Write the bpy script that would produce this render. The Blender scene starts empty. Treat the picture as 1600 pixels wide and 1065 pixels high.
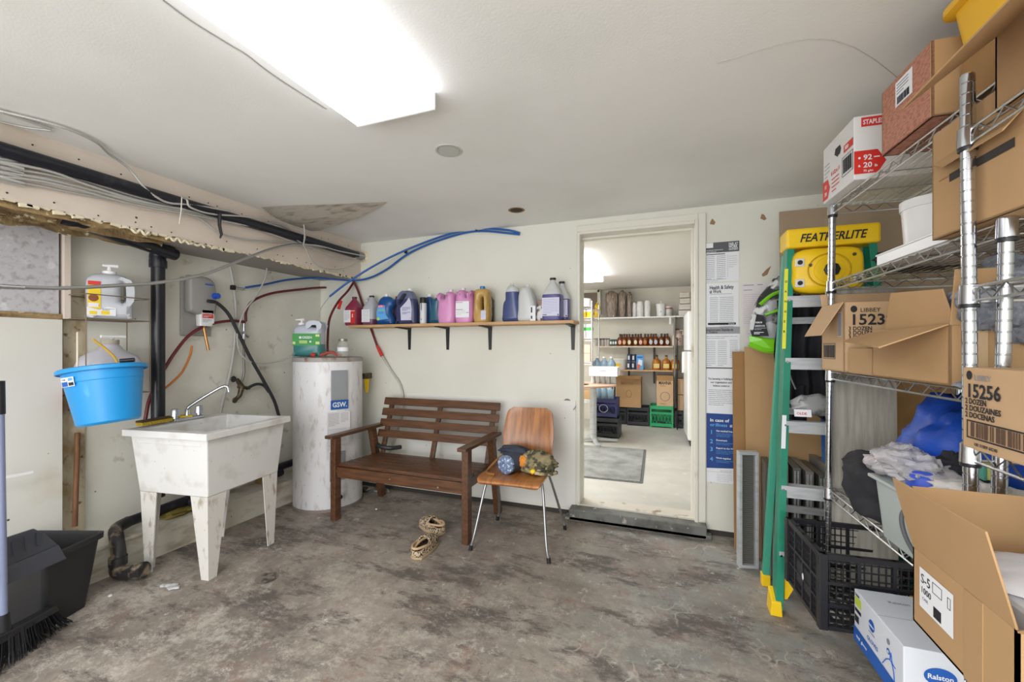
import bpy, bmesh, math, random
from mathutils import Vector, Matrix, Euler, noise as mnoise, geometry as mgeo
random.seed(7)
PI = math.pi
SC = bpy.context.scene
COL = SC.collection
R = math.radians

# ------------------------------------------------------------------ camera, world, lights, exposure
CAMH = 1.26
cam_d = bpy.data.cameras.new('camera'); cam = bpy.data.objects.new('camera', cam_d); COL.objects.link(cam)
cam.location = (0, 0, CAMH); cam.rotation_euler = (PI/2, 0, R(20.5))
cam_d.sensor_width = 36; cam_d.lens = 36*655/1600; cam_d.shift_y = 10.5/1600; cam_d.clip_start = 0.02
SC.camera = cam
SC.view_settings.view_transform = 'Standard'; SC.view_settings.look = 'None'
SC.view_settings.exposure = 0.1; SC.view_settings.gamma = 1.0; SC.view_settings.use_curve_mapping = False
wd = bpy.data.worlds.new('sky_fill'); SC.world = wd; wd.use_nodes = True
wb = wd.node_tree.nodes['Background']; wb.inputs[0].default_value = (0.97, 0.985, 1.0, 1); wb.inputs[1].default_value = 2.3  # even white fill from all around, added to flatten the light

def area(name, loc, rot, sx, sy, power, col=(1, 0.99, 0.975)):
    l = bpy.data.lights.new(name, 'AREA'); l.shape = 'RECTANGLE'; l.size = sx; l.size_y = sy; l.energy = power; l.color = col
    o = bpy.data.objects.new(name, l); COL.objects.link(o); o.location = loc; o.rotation_euler = rot
    return o
# added unseen fill lamps: one overhead, one daylight panel at an invented rear opening
FIX_E = 4.5   # glow of the ceiling fixture's diffuser, which is the lamp itself
area('rear_overhead_fill', (-0.7, -1.6, 2.12), (0, 0, 0), 0.9, 1.3, 66)
area('rear_opening_fill', (-0.7, -2.3, 0.9), (R(118), 0, 0), 3.6, 1.6, 60, (0.97, 0.985, 1.0))
area('back_room_fill', (-1.9, 4.6, 2.08), (0, 0, 0), 0.3, 1.2, 60)  # unseen extra lamp, added to brighten the back room

# ------------------------------------------------------------------ helpers
YAW = R(20.5); FX = 655.0; HY = 543.0
def W(px, py, X=None, Y=None, Z=None):
    r = (px-800)/FX
    dx, dy, dz = -math.sin(YAW)+r*math.cos(YAW), math.cos(YAW)+r*math.sin(YAW), -(py-HY)/FX
    if X is not None: t = X/dx
    elif Y is not None: t = Y/dy
    else: t = (Z-CAMH)/dz
    return Vector((dx*t, dy*t, CAMH+dz*t))

def lin(h):
    h = h.lstrip('#'); v = [int(h[i:i+2], 16)/255 for i in (0, 2, 4)]
    return tuple(((c+0.055)/1.055)**2.4 if c > 0.04045 else c/12.92 for c in v)+(1,)

MATS = {}
def mat(name, hexc, rough=0.5, metal=0.0, var=None, spots=None, bump=None, alpha=None, trans=None, emit=None, wood=None, coat=0, spec=None, grain=None):
    if name in MATS: return MATS[name]
    m = bpy.data.materials.new(name); m.use_nodes = True; MATS[name] = m
    nt = m.node_tree; N = nt.nodes; L = nt.links
    b = N['Principled BSDF']; b.inputs['Base Color'].default_value = lin(hexc)
    b.inputs['Roughness'].default_value = rough; b.inputs['Metallic'].default_value = metal
    if spec is not None: b.inputs['Specular IOR Level'].default_value = spec
    if coat: b.inputs['Coat Weight'].default_value = coat; b.inputs['Coat Roughness'].default_value = 0.25
    if trans: b.inputs['Transmission Weight'].default_value = trans
    if alpha is not None: b.inputs['Alpha'].default_value = alpha
    if emit: b.inputs['Emission Color'].default_value = lin(emit[0]); b.inputs['Emission Strength'].default_value = emit[1]
    tc = N.new('ShaderNodeTexCoord'); cur = None
    def mixc(fac, a, bcol):
        x = N.new('ShaderNodeMix'); x.data_type = 'RGBA'
        L.new(fac, x.inputs[0])
        if a is None: x.inputs[6].default_value = lin(hexc)
        else: L.new(a, x.inputs[6])
        x.inputs[7].default_value = lin(bcol)
        return x.outputs[2]
    def ramp(src, lo, hi, amt=1.0):
        r_ = N.new('ShaderNodeMapRange'); r_.inputs[1].default_value = lo; r_.inputs[2].default_value = hi
        r_.inputs[3].default_value = 0; r_.inputs[4].default_value = amt; L.new(src, r_.inputs[0]); return r_.outputs[0]
    def nz(scale, detail=4, vec=None, sc=None):
        n = N.new('ShaderNodeTexNoise'); n.inputs['Scale'].default_value = scale; n.inputs['Detail'].default_value = detail
        src = tc.outputs['Object']
        if sc:
            mp = N.new('ShaderNodeMapping'); mp.inputs['Scale'].default_value = sc; L.new(src, mp.inputs[0]); src = mp.outputs[0]
        L.new(src, n.inputs['Vector']); return n.outputs['Fac']
    if wood:
        c2, sc = wood[0], wood[1]; cur = mixc(ramp(nz(6, 5, sc=sc), 0.35, 0.68), cur, c2)
    for v in (var or []):
        cur = mixc(ramp(nz(v[1], 5, sc=(v[4] if len(v) > 4 else None)), v[2], v[3], v[5] if len(v) > 5 else 1.0), cur, v[0])
    for s in (spots or []):   # (colour, scale, radius)
        vo = N.new('ShaderNodeTexVoronoi'); vo.inputs['Scale'].default_value = s[1]; L.new(tc.outputs['Object'], vo.inputs['Vector'])
        cur = mixc(ramp(vo.outputs['Distance'], s[2]*1.15, s[2]*0.8), cur, s[0])
    if cur is not None: L.new(cur, b.inputs['Base Color'])
    if bump:
        bp = N.new('ShaderNodeBump'); bp.inputs['Strength'].default_value = bump[1]; bp.inputs['Distance'].default_value = bump[2] if len(bump) > 2 else 0.004
        L.new(nz(bump[0], 4, sc=bump[3] if len(bump) > 3 else None), bp.inputs['Height']); L.new(bp.outputs[0], b.inputs['Normal'])
    return m

def plain(name, hexc, rough=0.5, metal=0.0): return mat(name, hexc, rough, metal)

class MB:
    def __init__(s): s.v = []; s.f = []
    def add(s, vs, fs):
        n = len(s.v); s.v += [tuple(p) for p in vs]; s.f += [tuple(i+n for i in f) for f in fs]; return s
    def box(s, c, d, rot=None, taper=None):
        hx, hy, hz = d[0]/2, d[1]/2, d[2]/2; c = Vector(c)
        vs = []
        for z in (-1, 1):
            k = 1.0 if (z < 0 or not taper) else taper
            for x, y in ((-1, -1), (1, -1), (1, 1), (-1, 1)):
                p = Vector((x*hx*k, y*hy*k, z*hz))
                if rot is not None: p = (rot if isinstance(rot, Matrix) else Euler(rot).to_matrix()) @ p
                vs.append(c+p)
        return s.add(vs, [(0, 3, 2, 1), (4, 5, 6, 7), (0, 1, 5, 4), (1, 2, 6, 5), (2, 3, 7, 6), (3, 0, 4, 7)])
    def beam(s, a, b, w, h, up=(0, 0, 1)):
        a = Vector(a); b = Vector(b); d = (b-a).normalized(); u = Vector(up)
        x = d.cross(u)
        if x.length < 1e-4: x = d.cross(Vector((0, 1, 0)))
        x.normalize(); y = x.cross(d).normalized()
        vs = [p+x*sx*w/2+y*sy*h/2 for p in (a, b) for sx, sy in ((-1, -1), (1, -1), (1, 1), (-1, 1))]
        return s.add(vs, [(0, 3, 2, 1), (4, 5, 6, 7), (0, 1, 5, 4), (1, 2, 6, 5), (2, 3, 7, 6), (3, 0, 4, 7)])
    def hexa(s, p):   # eight corners, bottom ring then top ring
        return s.add(p, [(0, 3, 2, 1), (4, 5, 6, 7), (0, 1, 5, 4), (1, 2, 6, 5), (2, 3, 7, 6), (3, 0, 4, 7)])
    def slab(s, quad, t):   # planar quad (4 points) thickened
        q = [Vector(p) for p in quad]; n = (q[1]-q[0]).cross(q[-1]-q[0]).normalized()*t; k = len(q)
        vs = q+[p+n for p in q]
        return s.add(vs, [tuple(range(k))[::-1], tuple(range(k, 2*k))]+[(i, (i+1) % k, (i+1) % k+k, i+k) for i in range(k)])
    def tube(s, pts, r, n=8, cap=True, rfun=None):
        P = [Vector(p) for p in pts]; rings = []; prev = None
        for i, p in enumerate(P):
            t = (P[min(i+1, len(P)-1)]-P[max(i-1, 0)])
            t = t.normalized() if t.length > 1e-9 else Vector((0, 0, 1))
            if prev is None:
                a = t.cross(Vector((0, 0, 1)))
                if a.length < 0.1: a = t.cross(Vector((1, 0, 0)))
            else: a = prev-t*prev.dot(t)
            a.normalize(); b = t.cross(a); prev = a
            rr = (rfun(i) if rfun else (r[i] if isinstance(r, (list, tuple)) else r))
            rings.append([p+(a*math.cos(2*PI*k/n)+b*math.sin(2*PI*k/n))*rr for k in range(n)])
        vs = [q for g in rings for q in g]; fs = []
        for i in range(len(rings)-1):
            for k in range(n):
                fs.append((i*n+k, i*n+(k+1) % n, (i+1)*n+(k+1) % n, (i+1)*n+k))
        if cap: fs += [tuple(range(n))[::-1], tuple(range((len(rings)-1)*n, len(rings)*n))]
        return s.add(vs, fs)
    def cyl(s, a, b, r, r2=None, n=16): return s.tube([a, b], [r, r if r2 is None else r2], n)
    def lathe(s, prof, c=(0, 0, 0), n=24, axis='Z', close=True):
        rings = []
        for r_, z in prof:
            for k in range(n):
                a = 2*PI*k/n; x, y = r_*math.cos(a), r_*math.sin(a)
                p = {'Z': (x, y, z), 'Y': (x, z, y), 'X': (z, x, y)}[axis]
                rings.append(Vector(c)+Vector(p))
        fs = []
        for i in range(len(prof)-1):
            for k in range(n): fs.append((i*n+k, i*n+(k+1) % n, (i+1)*n+(k+1) % n, (i+1)*n+k))
        if close: fs += [tuple(range(n))[::-1], tuple(range((len(prof)-1)*n, len(prof)*n))]
        return s.add(rings, fs)
    def loft(s, secs, n=24):   # (z, cx, cy, rx, ry, exponent)
        vs = []
        for z, cx, cy, rx, ry, e in secs:
            for k in range(n):
                a = 2*PI*k/n; c_, s_ = math.cos(a), math.sin(a)
                vs.append((cx+rx*math.copysign(abs(c_)**(2/e), c_), cy+ry*math.copysign(abs(s_)**(2/e), s_), z))
        fs = []
        for i in range(len(secs)-1):
            for k in range(n): fs.append((i*n+k, i*n+(k+1) % n, (i+1)*n+(k+1) % n, (i+1)*n+k))
        fs += [tuple(range(n))[::-1], tuple(range((len(secs)-1)*n, len(secs)*n))]
        return s.add(vs, fs)
    def silh(s, outer, hole=None, t=0.1, r=0.02, y0=0.0):   # side outline in x-z, thickness along y, rounded rim, optional hole
        def inset(poly, d):
            k = len(poly); out = []
            ar = sum(poly[i][0]*poly[(i+1) % k][1]-poly[(i+1) % k][0]*poly[i][1] for i in range(k))
            sg = 1 if ar > 0 else -1
            for i in range(k):
                a, b, c = Vector(poly[i-1]), Vector(poly[i]), Vector(poly[(i+1) % k])
                n1 = Vector((-(b-a).y, (b-a).x)); n2 = Vector((-(c-b).y, (c-b).x))
                m = (n1.normalized() if n1.length > 1e-9 else n1)+(n2.normalized() if n2.length > 1e-9 else n2)
                m = m.normalized() if m.length > 1e-6 else m
                out.append(tuple(b+m*d*sg))
            return out
        loops = [(outer, 1)]+([(hole, -1)] if hole else [])
        steps = [(-t/2, r), (-t/2+r*0.35, r*0.35), (-t/2+r, 0), (t/2-r, 0), (t/2-r*0.35, r*0.35), (t/2, r)]
        capl = {0: [], 5: []}
        for poly, sg in loops:
            base = len(s.v); k = len(poly)
            for si, (y, d) in enumerate(steps):
                pp = inset(poly, d*sg)
                if si in capl: capl[si].append((pp, len(s.v)))
                s.v += [(x, y0+y, z) for x, z in pp]
            for i in range(5):
                for j in range(k): s.f.append((base+i*k+j, base+i*k+(j+1) % k, base+(i+1)*k+(j+1) % k, base+(i+1)*k+j))
        for si in (0, 5):
            idx = []; polys = []
            for pp, st in capl[si]:
                polys.append([Vector((x, z, 0)) for x, z in pp]); idx += list(range(st, st+len(pp)))
            for tri in mgeo.tessellate_polygon(polys): s.f.append(tuple(idx[q] for q in tri))
        return s
    def grid(s, fn, nu, nv, closed_u=False):
        vs = [fn(i/nu, j/nv) for j in range(nv+1) for i in range(nu+(0 if closed_u else 1))]
        w = nu+(0 if closed_u else 1); fs = []
        for j in range(nv):
            for i in range(nu):
                i2 = (i+1) % w
                fs.append((j*w+i, j*w+i2, (j+1)*w+i2, (j+1)*w+i))
        return s.add(vs, fs)
    def lump(s, c, rad, seed=0, amp=0.25, fr=2.2, nu=28, nv=18, flat=None, ex=1.0, fold=0.0):
        off = Vector((seed*3.1, seed*1.7, seed*0.9)); c = Vector(c)
        def fn(u, v):
            th = 2*PI*u; ph = PI*(v-0.5)
            d = Vector((math.cos(ph)*math.cos(th), math.cos(ph)*math.sin(th), math.sin(ph)))
            k = 1+amp*mnoise.noise(d*fr+off)+amp*0.4*mnoise.noise(d*fr*2.7+off)+fold*abs(mnoise.noise(d*fr*3.3-off))
            p = Vector([math.copysign(abs(q)**ex, q) for q in d])
            p = Vector((p.x*rad[0], p.y*rad[1], p.z*rad[2]))*k
            if flat is not None and p.z < flat: p.z = flat+(p.z-flat)*0.05
            return c+p
        return s.grid(fn, nu, nv, True)
    def mesh(s, name, smooth=None):
        me = bpy.data.meshes.new(name); me.from_pydata(s.v, [], s.f)
        bm = bmesh.new(); bm.from_mesh(me); bmesh.ops.recalc_face_normals(bm, faces=bm.faces); bm.to_mesh(me); bm.free()
        if smooth:
            for p in me.polygons: p.use_smooth = True
            me.set_sharp_from_angle(angle=R(smooth))
        return me
    def build(s, name, m, parent=None, smooth=None, bevel=None, kind=None, seg=2):
        me = s.mesh(name, None if smooth == 'keep' else smooth); me.materials.append(m)
        o = bpy.data.objects.new(name, me); COL.objects.link(o)
        if parent is not None: o.parent = parent
        else:
            xs = [v.co for v in me.vertices]
            c = Vector(((min(p.x for p in xs)+max(p.x for p in xs))/2, (min(p.y for p in xs)+max(p.y for p in xs))/2, min(p.z for p in xs)))
            if smooth != 'keep':
                me.transform(Matrix.Translation(-c)); o.location = c
        if bevel:
            b = o.modifiers.new('bevel', 'BEVEL'); b.width = bevel; b.segments = seg; b.limit_method = 'ANGLE'; b.angle_limit = R(40)
        if kind: o['kind'] = kind
        return o

def tag(o, label=None, cat=None, group=None, kind=None):
    if label: o['label'] = label
    if cat: o['category'] = cat
    if group: o['group'] = group
    if kind: o['kind'] = kind
    return o
def thing(name, label, cat, loc=(0, 0, 0), rz=0, group=None, rot=None):
    o = bpy.data.objects.new(name, None); COL.objects.link(o); o.empty_display_size = 0.05
    o.location = loc; o.rotation_euler = rot if rot else (0, 0, rz)
    return tag(o, label, cat, group)
def part(o, label): o['label'] = label; return o
def copy_tree(o, parent=None, loc=None, rz=None, label=None, group=None):
    c = o.copy(); COL.objects.link(c)
    if parent is not None: c.parent = parent
    if loc is not None: c.location = loc
    if rz is not None: c.rotation_euler = (o.rotation_euler.x, o.rotation_euler.y, rz)
    if label: c['label'] = label
    if group: c['group'] = group
    for ch in list(o.children): copy_tree(ch, c)
    return c
def S(pts, k=8):   # Catmull-Rom
    P = [Vector(p) for p in pts]; P = [P[0]*2-P[1]]+P+[P[-1]*2-P[-2]]; out = []
    for i in range(1, len(P)-2):
        a, b, c, d = P[i-1], P[i], P[i+1], P[i+2]
        for j in range(k):
            t = j/k
            out.append(0.5*((2*b)+(c-a)*t+(2*a-5*b+4*c-d)*t*t+(3*b-a-3*c+d)*t**3))
    out.append(P[-2]); return out
def bisect(mb, z, keep_low, smooth=40):
    me = mb.mesh('t'); bm = bmesh.new(); bm.from_mesh(me)
    bmesh.ops.bisect_plane(bm, geom=bm.verts[:]+bm.edges[:]+bm.faces[:], plane_co=(0, 0, z), plane_no=(0, 0, 1), clear_outer=keep_low, clear_inner=not keep_low)
    out = MB(); bm.verts.ensure_lookup_table(); bm.verts.index_update()
    out.v = [tuple(v.co) for v in bm.verts]; out.f = [tuple(v.index for v in f.verts) for f in bm.faces]
    bm.free(); bpy.data.meshes.remove(me); return out

TEXTS = []
class Face:   # a flat printed area: origin (lower left), u right, v up, both unit vectors, in the parent's local space
    def __init__(s, parent, o, u, v, off=0.0012):
        s.p = parent; s.o = Vector(o); s.u = Vector(u).normalized(); s.v = Vector(v).normalized(); s.n = s.u.cross(s.v); s.off = off; s.k = 0
    def pt(s, x, y, d=0.0): return s.o+s.u*x+s.v*y+s.n*(s.off+d)
    def rect(s, x, y, w, h, m, name='print', d=0.0, t=0.0004):
        return MB().slab([s.pt(x, y, d), s.pt(x+w, y, d), s.pt(x+w, y+h, d), s.pt(x, y+h, d)], t).build(name, m, s.p)
    def poly(s, pts, m, name='print', d=0.0, t=0.0004):
        return MB().slab([s.pt(x, y, d) for x, y in pts], t).build(name, m, s.p)
    def rects(s, rs, m, name='print', d=0.0):
        b = MB()
        for x, y, w, h in rs: b.slab([s.pt(x, y, d), s.pt(x+w, y, d), s.pt(x+w, y+h, d), s.pt(x, y+h, d)], 0.0004)
        return b.build(name, m, s.p)
    def disc(s, x, y, rx, ry, m, name='print', d=0.0, n=24):
        return s.poly([(x+rx*math.cos(2*PI*k/n), y+ry*math.sin(2*PI*k/n)) for k in range(n)], m, name, d)
    def frame(s, x, y, w, h, t, m, d=0.0): return s.rects([(x, y, w, t), (x, y+h-t, w, t), (x, y+t, t, h-2*t), (x+w-t, y+t, t, h-2*t)], m, 'printed_frame', d)
    def text(s, str_, x, y, size, m, bold=0.0, align='LEFT', d=0.0008, sx=1.0, maxw=None):
        TEXTS.append((s.p, str_, s.pt(x, y, d), s.u.copy(), s.v.copy(), size, m, bold, align, sx, maxw))
    def lines(s, x, y, w, n, pitch, th, m, d=0.0005, seed=1):   # small print: rows of short words
        rnd = random.Random(seed); rs = []
        for i in range(n):
            xx = x; yy = y-i*pitch; end = x+w*(1 if i < n-1 else 0.6)
            while xx < end:
                ww = min(rnd.uniform(0.12, 0.34)*w, end-xx); rs.append((xx, yy, max(ww-0.02*w, 0.001), th)); xx += ww
        return s.rects(rs, m, 'small_print', d)
    def barcode(s, x, y, w, h, m, seed=3, d=0.0006):
        rnd = random.Random(seed); rs = []; xx = x
        while xx < x+w:
            a = rnd.choice((1, 1, 2, 3))*w/70; rs.append((xx, y, a, h)); xx += a+rnd.choice((1, 1, 2))*w/70
        return s.rects(rs, m, 'bar_code', d)
def flush_texts():
    obs = []
    for (p, st, pos, u, v, size, m, bold, align, sx, maxw) in TEXTS:
        c = bpy.data.curves.new('lettering', 'FONT')
        if st.startswith('/'): st = st[1:]; c.shear = 0.3
        c.body = st; c.size = size; c.align_x = align; c.offset = min(bold, 0.02)*size
        c.resolution_u = 2; c.extrude = 0.0002
        o = bpy.data.objects.new('lettering_source', c); COL.objects.link(o); obs.append(o)
    bpy.context.view_layer.update(); dg = bpy.context.evaluated_depsgraph_get()
    for o, (p, st, pos, u, v, size, m, bold, align, sx, maxw) in zip(obs, TEXTS):
        me = bpy.data.meshes.new_from_object(o.evaluated_get(dg), depsgraph=dg)
        if maxw and me.vertices:
            wd_ = max(q.co.x for q in me.vertices)-min(q.co.x for q in me.vertices)
            if wd_ > maxw: sx = sx*maxw/wd_
        n = u.cross(v); M4 = Matrix(((u.x*sx, v.x, n.x, pos.x), (u.y*sx, v.y, n.y, pos.y), (u.z*sx, v.z, n.z, pos.z), (0, 0, 0, 1)))
        me.transform(M4); me.materials.clear(); me.materials.append(m); me.name = 'lettering'
        t = bpy.data.objects.new('lettering', me); COL.objects.link(t); t.parent = p
    for o in obs:
        c = o.data; bpy.data.objects.remove(o); bpy.data.curves.remove(c)

# ------------------------------------------------------------------ materials
WALL = mat('wall_paint', '#dfdfd4', 0.6, var=[('#c9c8ba', 1.3, 0.45, 0.8, None, 0.6)], spots=[('#8a8172', 9, 0.035)], bump=(90, 0.08))
WALLL = mat('wall_paint_stained', '#e6e4da', 0.6, var=[('#c6c0ad', 2.1, 0.5, 0.8, None, 0.7), ('#a39782', 11, 0.63, 0.75, None, 0.6)], spots=[('#5d5446', 7, 0.04)], bump=(60, 0.15))
PINKW = mat('soffit_paint', '#dccfc3', 0.6, var=[('#c7b9a8', 2.6, 0.45, 0.75, None, 0.8)], spots=[('#4f4438', 8, 0.05)], bump=(50, 0.15))
CEIL = mat('ceiling_paint', '#f0f0ed', 0.6, var=[('#dcddd8', 1.2, 0.45, 0.75, None, 0.7)], bump=(120, 0.12))
TRIM = mat('door_trim_paint', '#dcdacf', 0.45, var=[('#b3aa90', 7, 0.62, 0.75, None, 0.7)])
WHITE = mat('white_plastic', '#ececec', 0.35); PAPER = mat('paper_white', '#e9ebef', 0.7); PAPERP = mat('paper_pinkish', '#dfdadd', 0.7)
INK = mat('ink_black', '#23242a', 0.7); INKG = mat('ink_grey', '#8b8e96', 0.7); INKL = mat('ink_light_grey', '#b3b5bd', 0.7); INKB = mat('ink_blue', '#1f5eb8', 0.6)
RED = mat('red_print', '#d4332a', 0.5); NAVY = mat('poster_blue', '#123f87', 0.6); SKY = mat('light_blue_print', '#5fa8e8', 0.6)
CARD = mat('cardboard', '#b8946a', 0.8, var=[('#a9865c', 3, 0.4, 0.7, None, 0.6)], bump=(160, 0.05))
CARD2 = mat('cardboard_pale', '#c9a883', 0.8, var=[('#bb9870', 3, 0.4, 0.7, None, 0.6)])
CARDD = mat('cardboard_dark', '#a07a4e', 0.85, var=[('#8f6b42', 4, 0.4, 0.7, None, 0.6)])
CARDP = mat('cardboard_pink', '#b9826c', 0.85, var=[('#9c6450', 60, 0.45, 0.6, (1, 1, 3), 0.8)])
CARDG = mat('cardboard_greyish', '#b5a189', 0.85, var=[('#a18c74', 2.2, 0.4, 0.7)])
KRAFT = mat('cardboard_marking', '#d8b994', 0.8)
CHROME = mat('chrome', '#c9ccd2', 0.18, 1.0); CHAIRST = mat('chair_leg_steel', '#a3a4a6', 0.32, 0.85); STEELW = mat('zinc_wire', '#c3c4c4', 0.32, 1.0); ALU = mat('aluminium', '#bfc2c5', 0.42, 0.35, var=[('#a3a6aa', 9, 0.45, 0.7, (1, 1, 6), 0.7)])
STEELD = mat('dull_steel', '#8f8d88', 0.45, 0.4); BLACKP = mat('black_plastic', '#1d1e22', 0.4); BLACKM = mat('black_metal', '#18181b', 0.45)
ABS = mat('black_drain_plastic', '#1c1e27', 0.32, var=[('#3c3d42', 14, 0.6, 0.72, None, 0.5)])
GALV = mat('galvanised_armour', '#c2c1bd', 0.4, 0.35); BRASS = mat('old_brass', '#6d6250', 0.4, 0.8, var=[('#3c352b', 30, 0.4, 0.7)])
GREEN = mat('fibreglass_green', '#15876a', 0.42, var=[('#0e7259', 5, 0.4, 0.7)]); YEL = mat('yellow_plastic', '#f2c811', 0.4); YELB = mat('yellow_bin', '#e9b52c', 0.45)
WOODB = mat('bench_wood', '#67442d', 0.38, wood=('#47301f', (8, 1.2, 8)), bump=(30, 0.1)); WOODBX = mat('bench_wood_lengthwise', '#6b472e', 0.36, wood=('#493020', (1.0, 9, 9)), bump=(30, 0.1))
WOODC = mat('chair_veneer', '#b07238', 0.3, wood=('#854e24', (7, 1.0, 1.0)), coat=0.3)
SHELFW = mat('shelf_board_wood', '#cda77c', 0.6, wood=('#bb9163', (1, 8, 8)))
STICKW = mat('old_stick_wood', '#8a6242', 0.7, wood=('#6a452c', (9, 9, 1)))
ROT = mat('rotten_wood', '#a38a62', 0.95, var=[('#6f5a3d', 14, 0.4, 0.65, (1, 0.4, 3)), ('#d8cfae', 30, 0.62, 0.7)], bump=(40, 0.8, 0.01))
FOAM = mat('expanding_foam', '#e6dcc0', 0.8)
SINKM = mat('stained_white_tub', '#e2e1df', 0.42, var=[('#b9b5aa', 8, 0.52, 0.78, None, 0.8)], spots=[('#6b6257', 22, 0.045)])
SINKLEG = mat('stained_white_leg', '#dbd8d2', 0.45, var=[('#a09685', 26, 0.55, 0.7, (1, 1, 0.4), 0.9)], spots=[('#6b5340', 30, 0.07)])
TANKM = mat('stained_white_enamel', '#e4e3e6', 0.35, var=[('#b6ada4', 26, 0.56, 0.75, (1, 1, 0.35), 0.8)], spots=[('#5f5148', 24, 0.055)])
PANELG = mat('grey_panel_enamel', '#94979b', 0.45)
BLUE = mat('bright_blue_plastic', '#1f96dd', 0.35, var=[('#57b3e8', 18, 0.66, 0.72, (1, 1, 0.3), 0.5)]); STRW = plain('cream_string', '#e4d8c6')
HOSEB = plain('hose_blue', '#1c5aa6', 0.35); HOSER = plain('hose_red', '#6b2029', 0.35); HOSEC = plain('hose_clear', '#b9b9b4', 0.3); HOSEK = plain('hose_black', '#303134', 0.45); HOSEO = plain('hose_orange', '#cf7a2a', 0.35)
CLEAR = mat('clear_plastic', '#dfe3e8', 0.12, alpha=0.42); CLEARW = mat('milky_plastic', '#d8dadb', 0.3, alpha=0.8); GLASS = mat('jar_glass', '#c8cac4', 0.08, alpha=0.35)
FAB_K = mat('black_fabric', '#24242a', 0.85, var=[('#33333b', 6, 0.4, 0.7)], bump=(30, 0.4)); FAB_B = mat('blue_bag_nylon', '#1250c4', 0.5, var=[('#0d3f9c', 5, 0.4, 0.7)], bump=(18, 0.5, 0.01))
FAB_G = mat('grey_knit', '#8d929b', 0.9, var=[('#70757f', 60, 0.45, 0.6)], bump=(160, 0.8)); FAB_W = mat('white_cloth', '#dcd9d6', 0.85, bump=(20, 0.5, 0.01))
CAMO = mat('camouflage_fabric', '#8f8462', 0.85, var=[('#4d4a3a', 16, 0.5, 0.56), ('#b3a67c', 23, 0.58, 0.62)], bump=(25, 0.4))
LEOP = mat('leopard_print', '#c9b497', 0.8, var=[('#31241d', 105, 0.50, 0.53)]); TANF = mat('tan_lining', '#cdaf8c', 0.85)
BANDANA = mat('blue_speckled_print', '#66799b', 0.7, var=[('#c3cad6', 70, 0.56, 0.6), ('#3a4661', 55, 0.6, 0.64)])

# ------------------------------------------------------------------ setting
def struct(name, mb, m, parent=None, **k):
    o = mb.build(name, m, parent, **k)
    if parent is None: o['kind'] = 'structure'
    return o
XL, XR, YB, ZC = -3.11, 1.55, 3.12, 2.217
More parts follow.
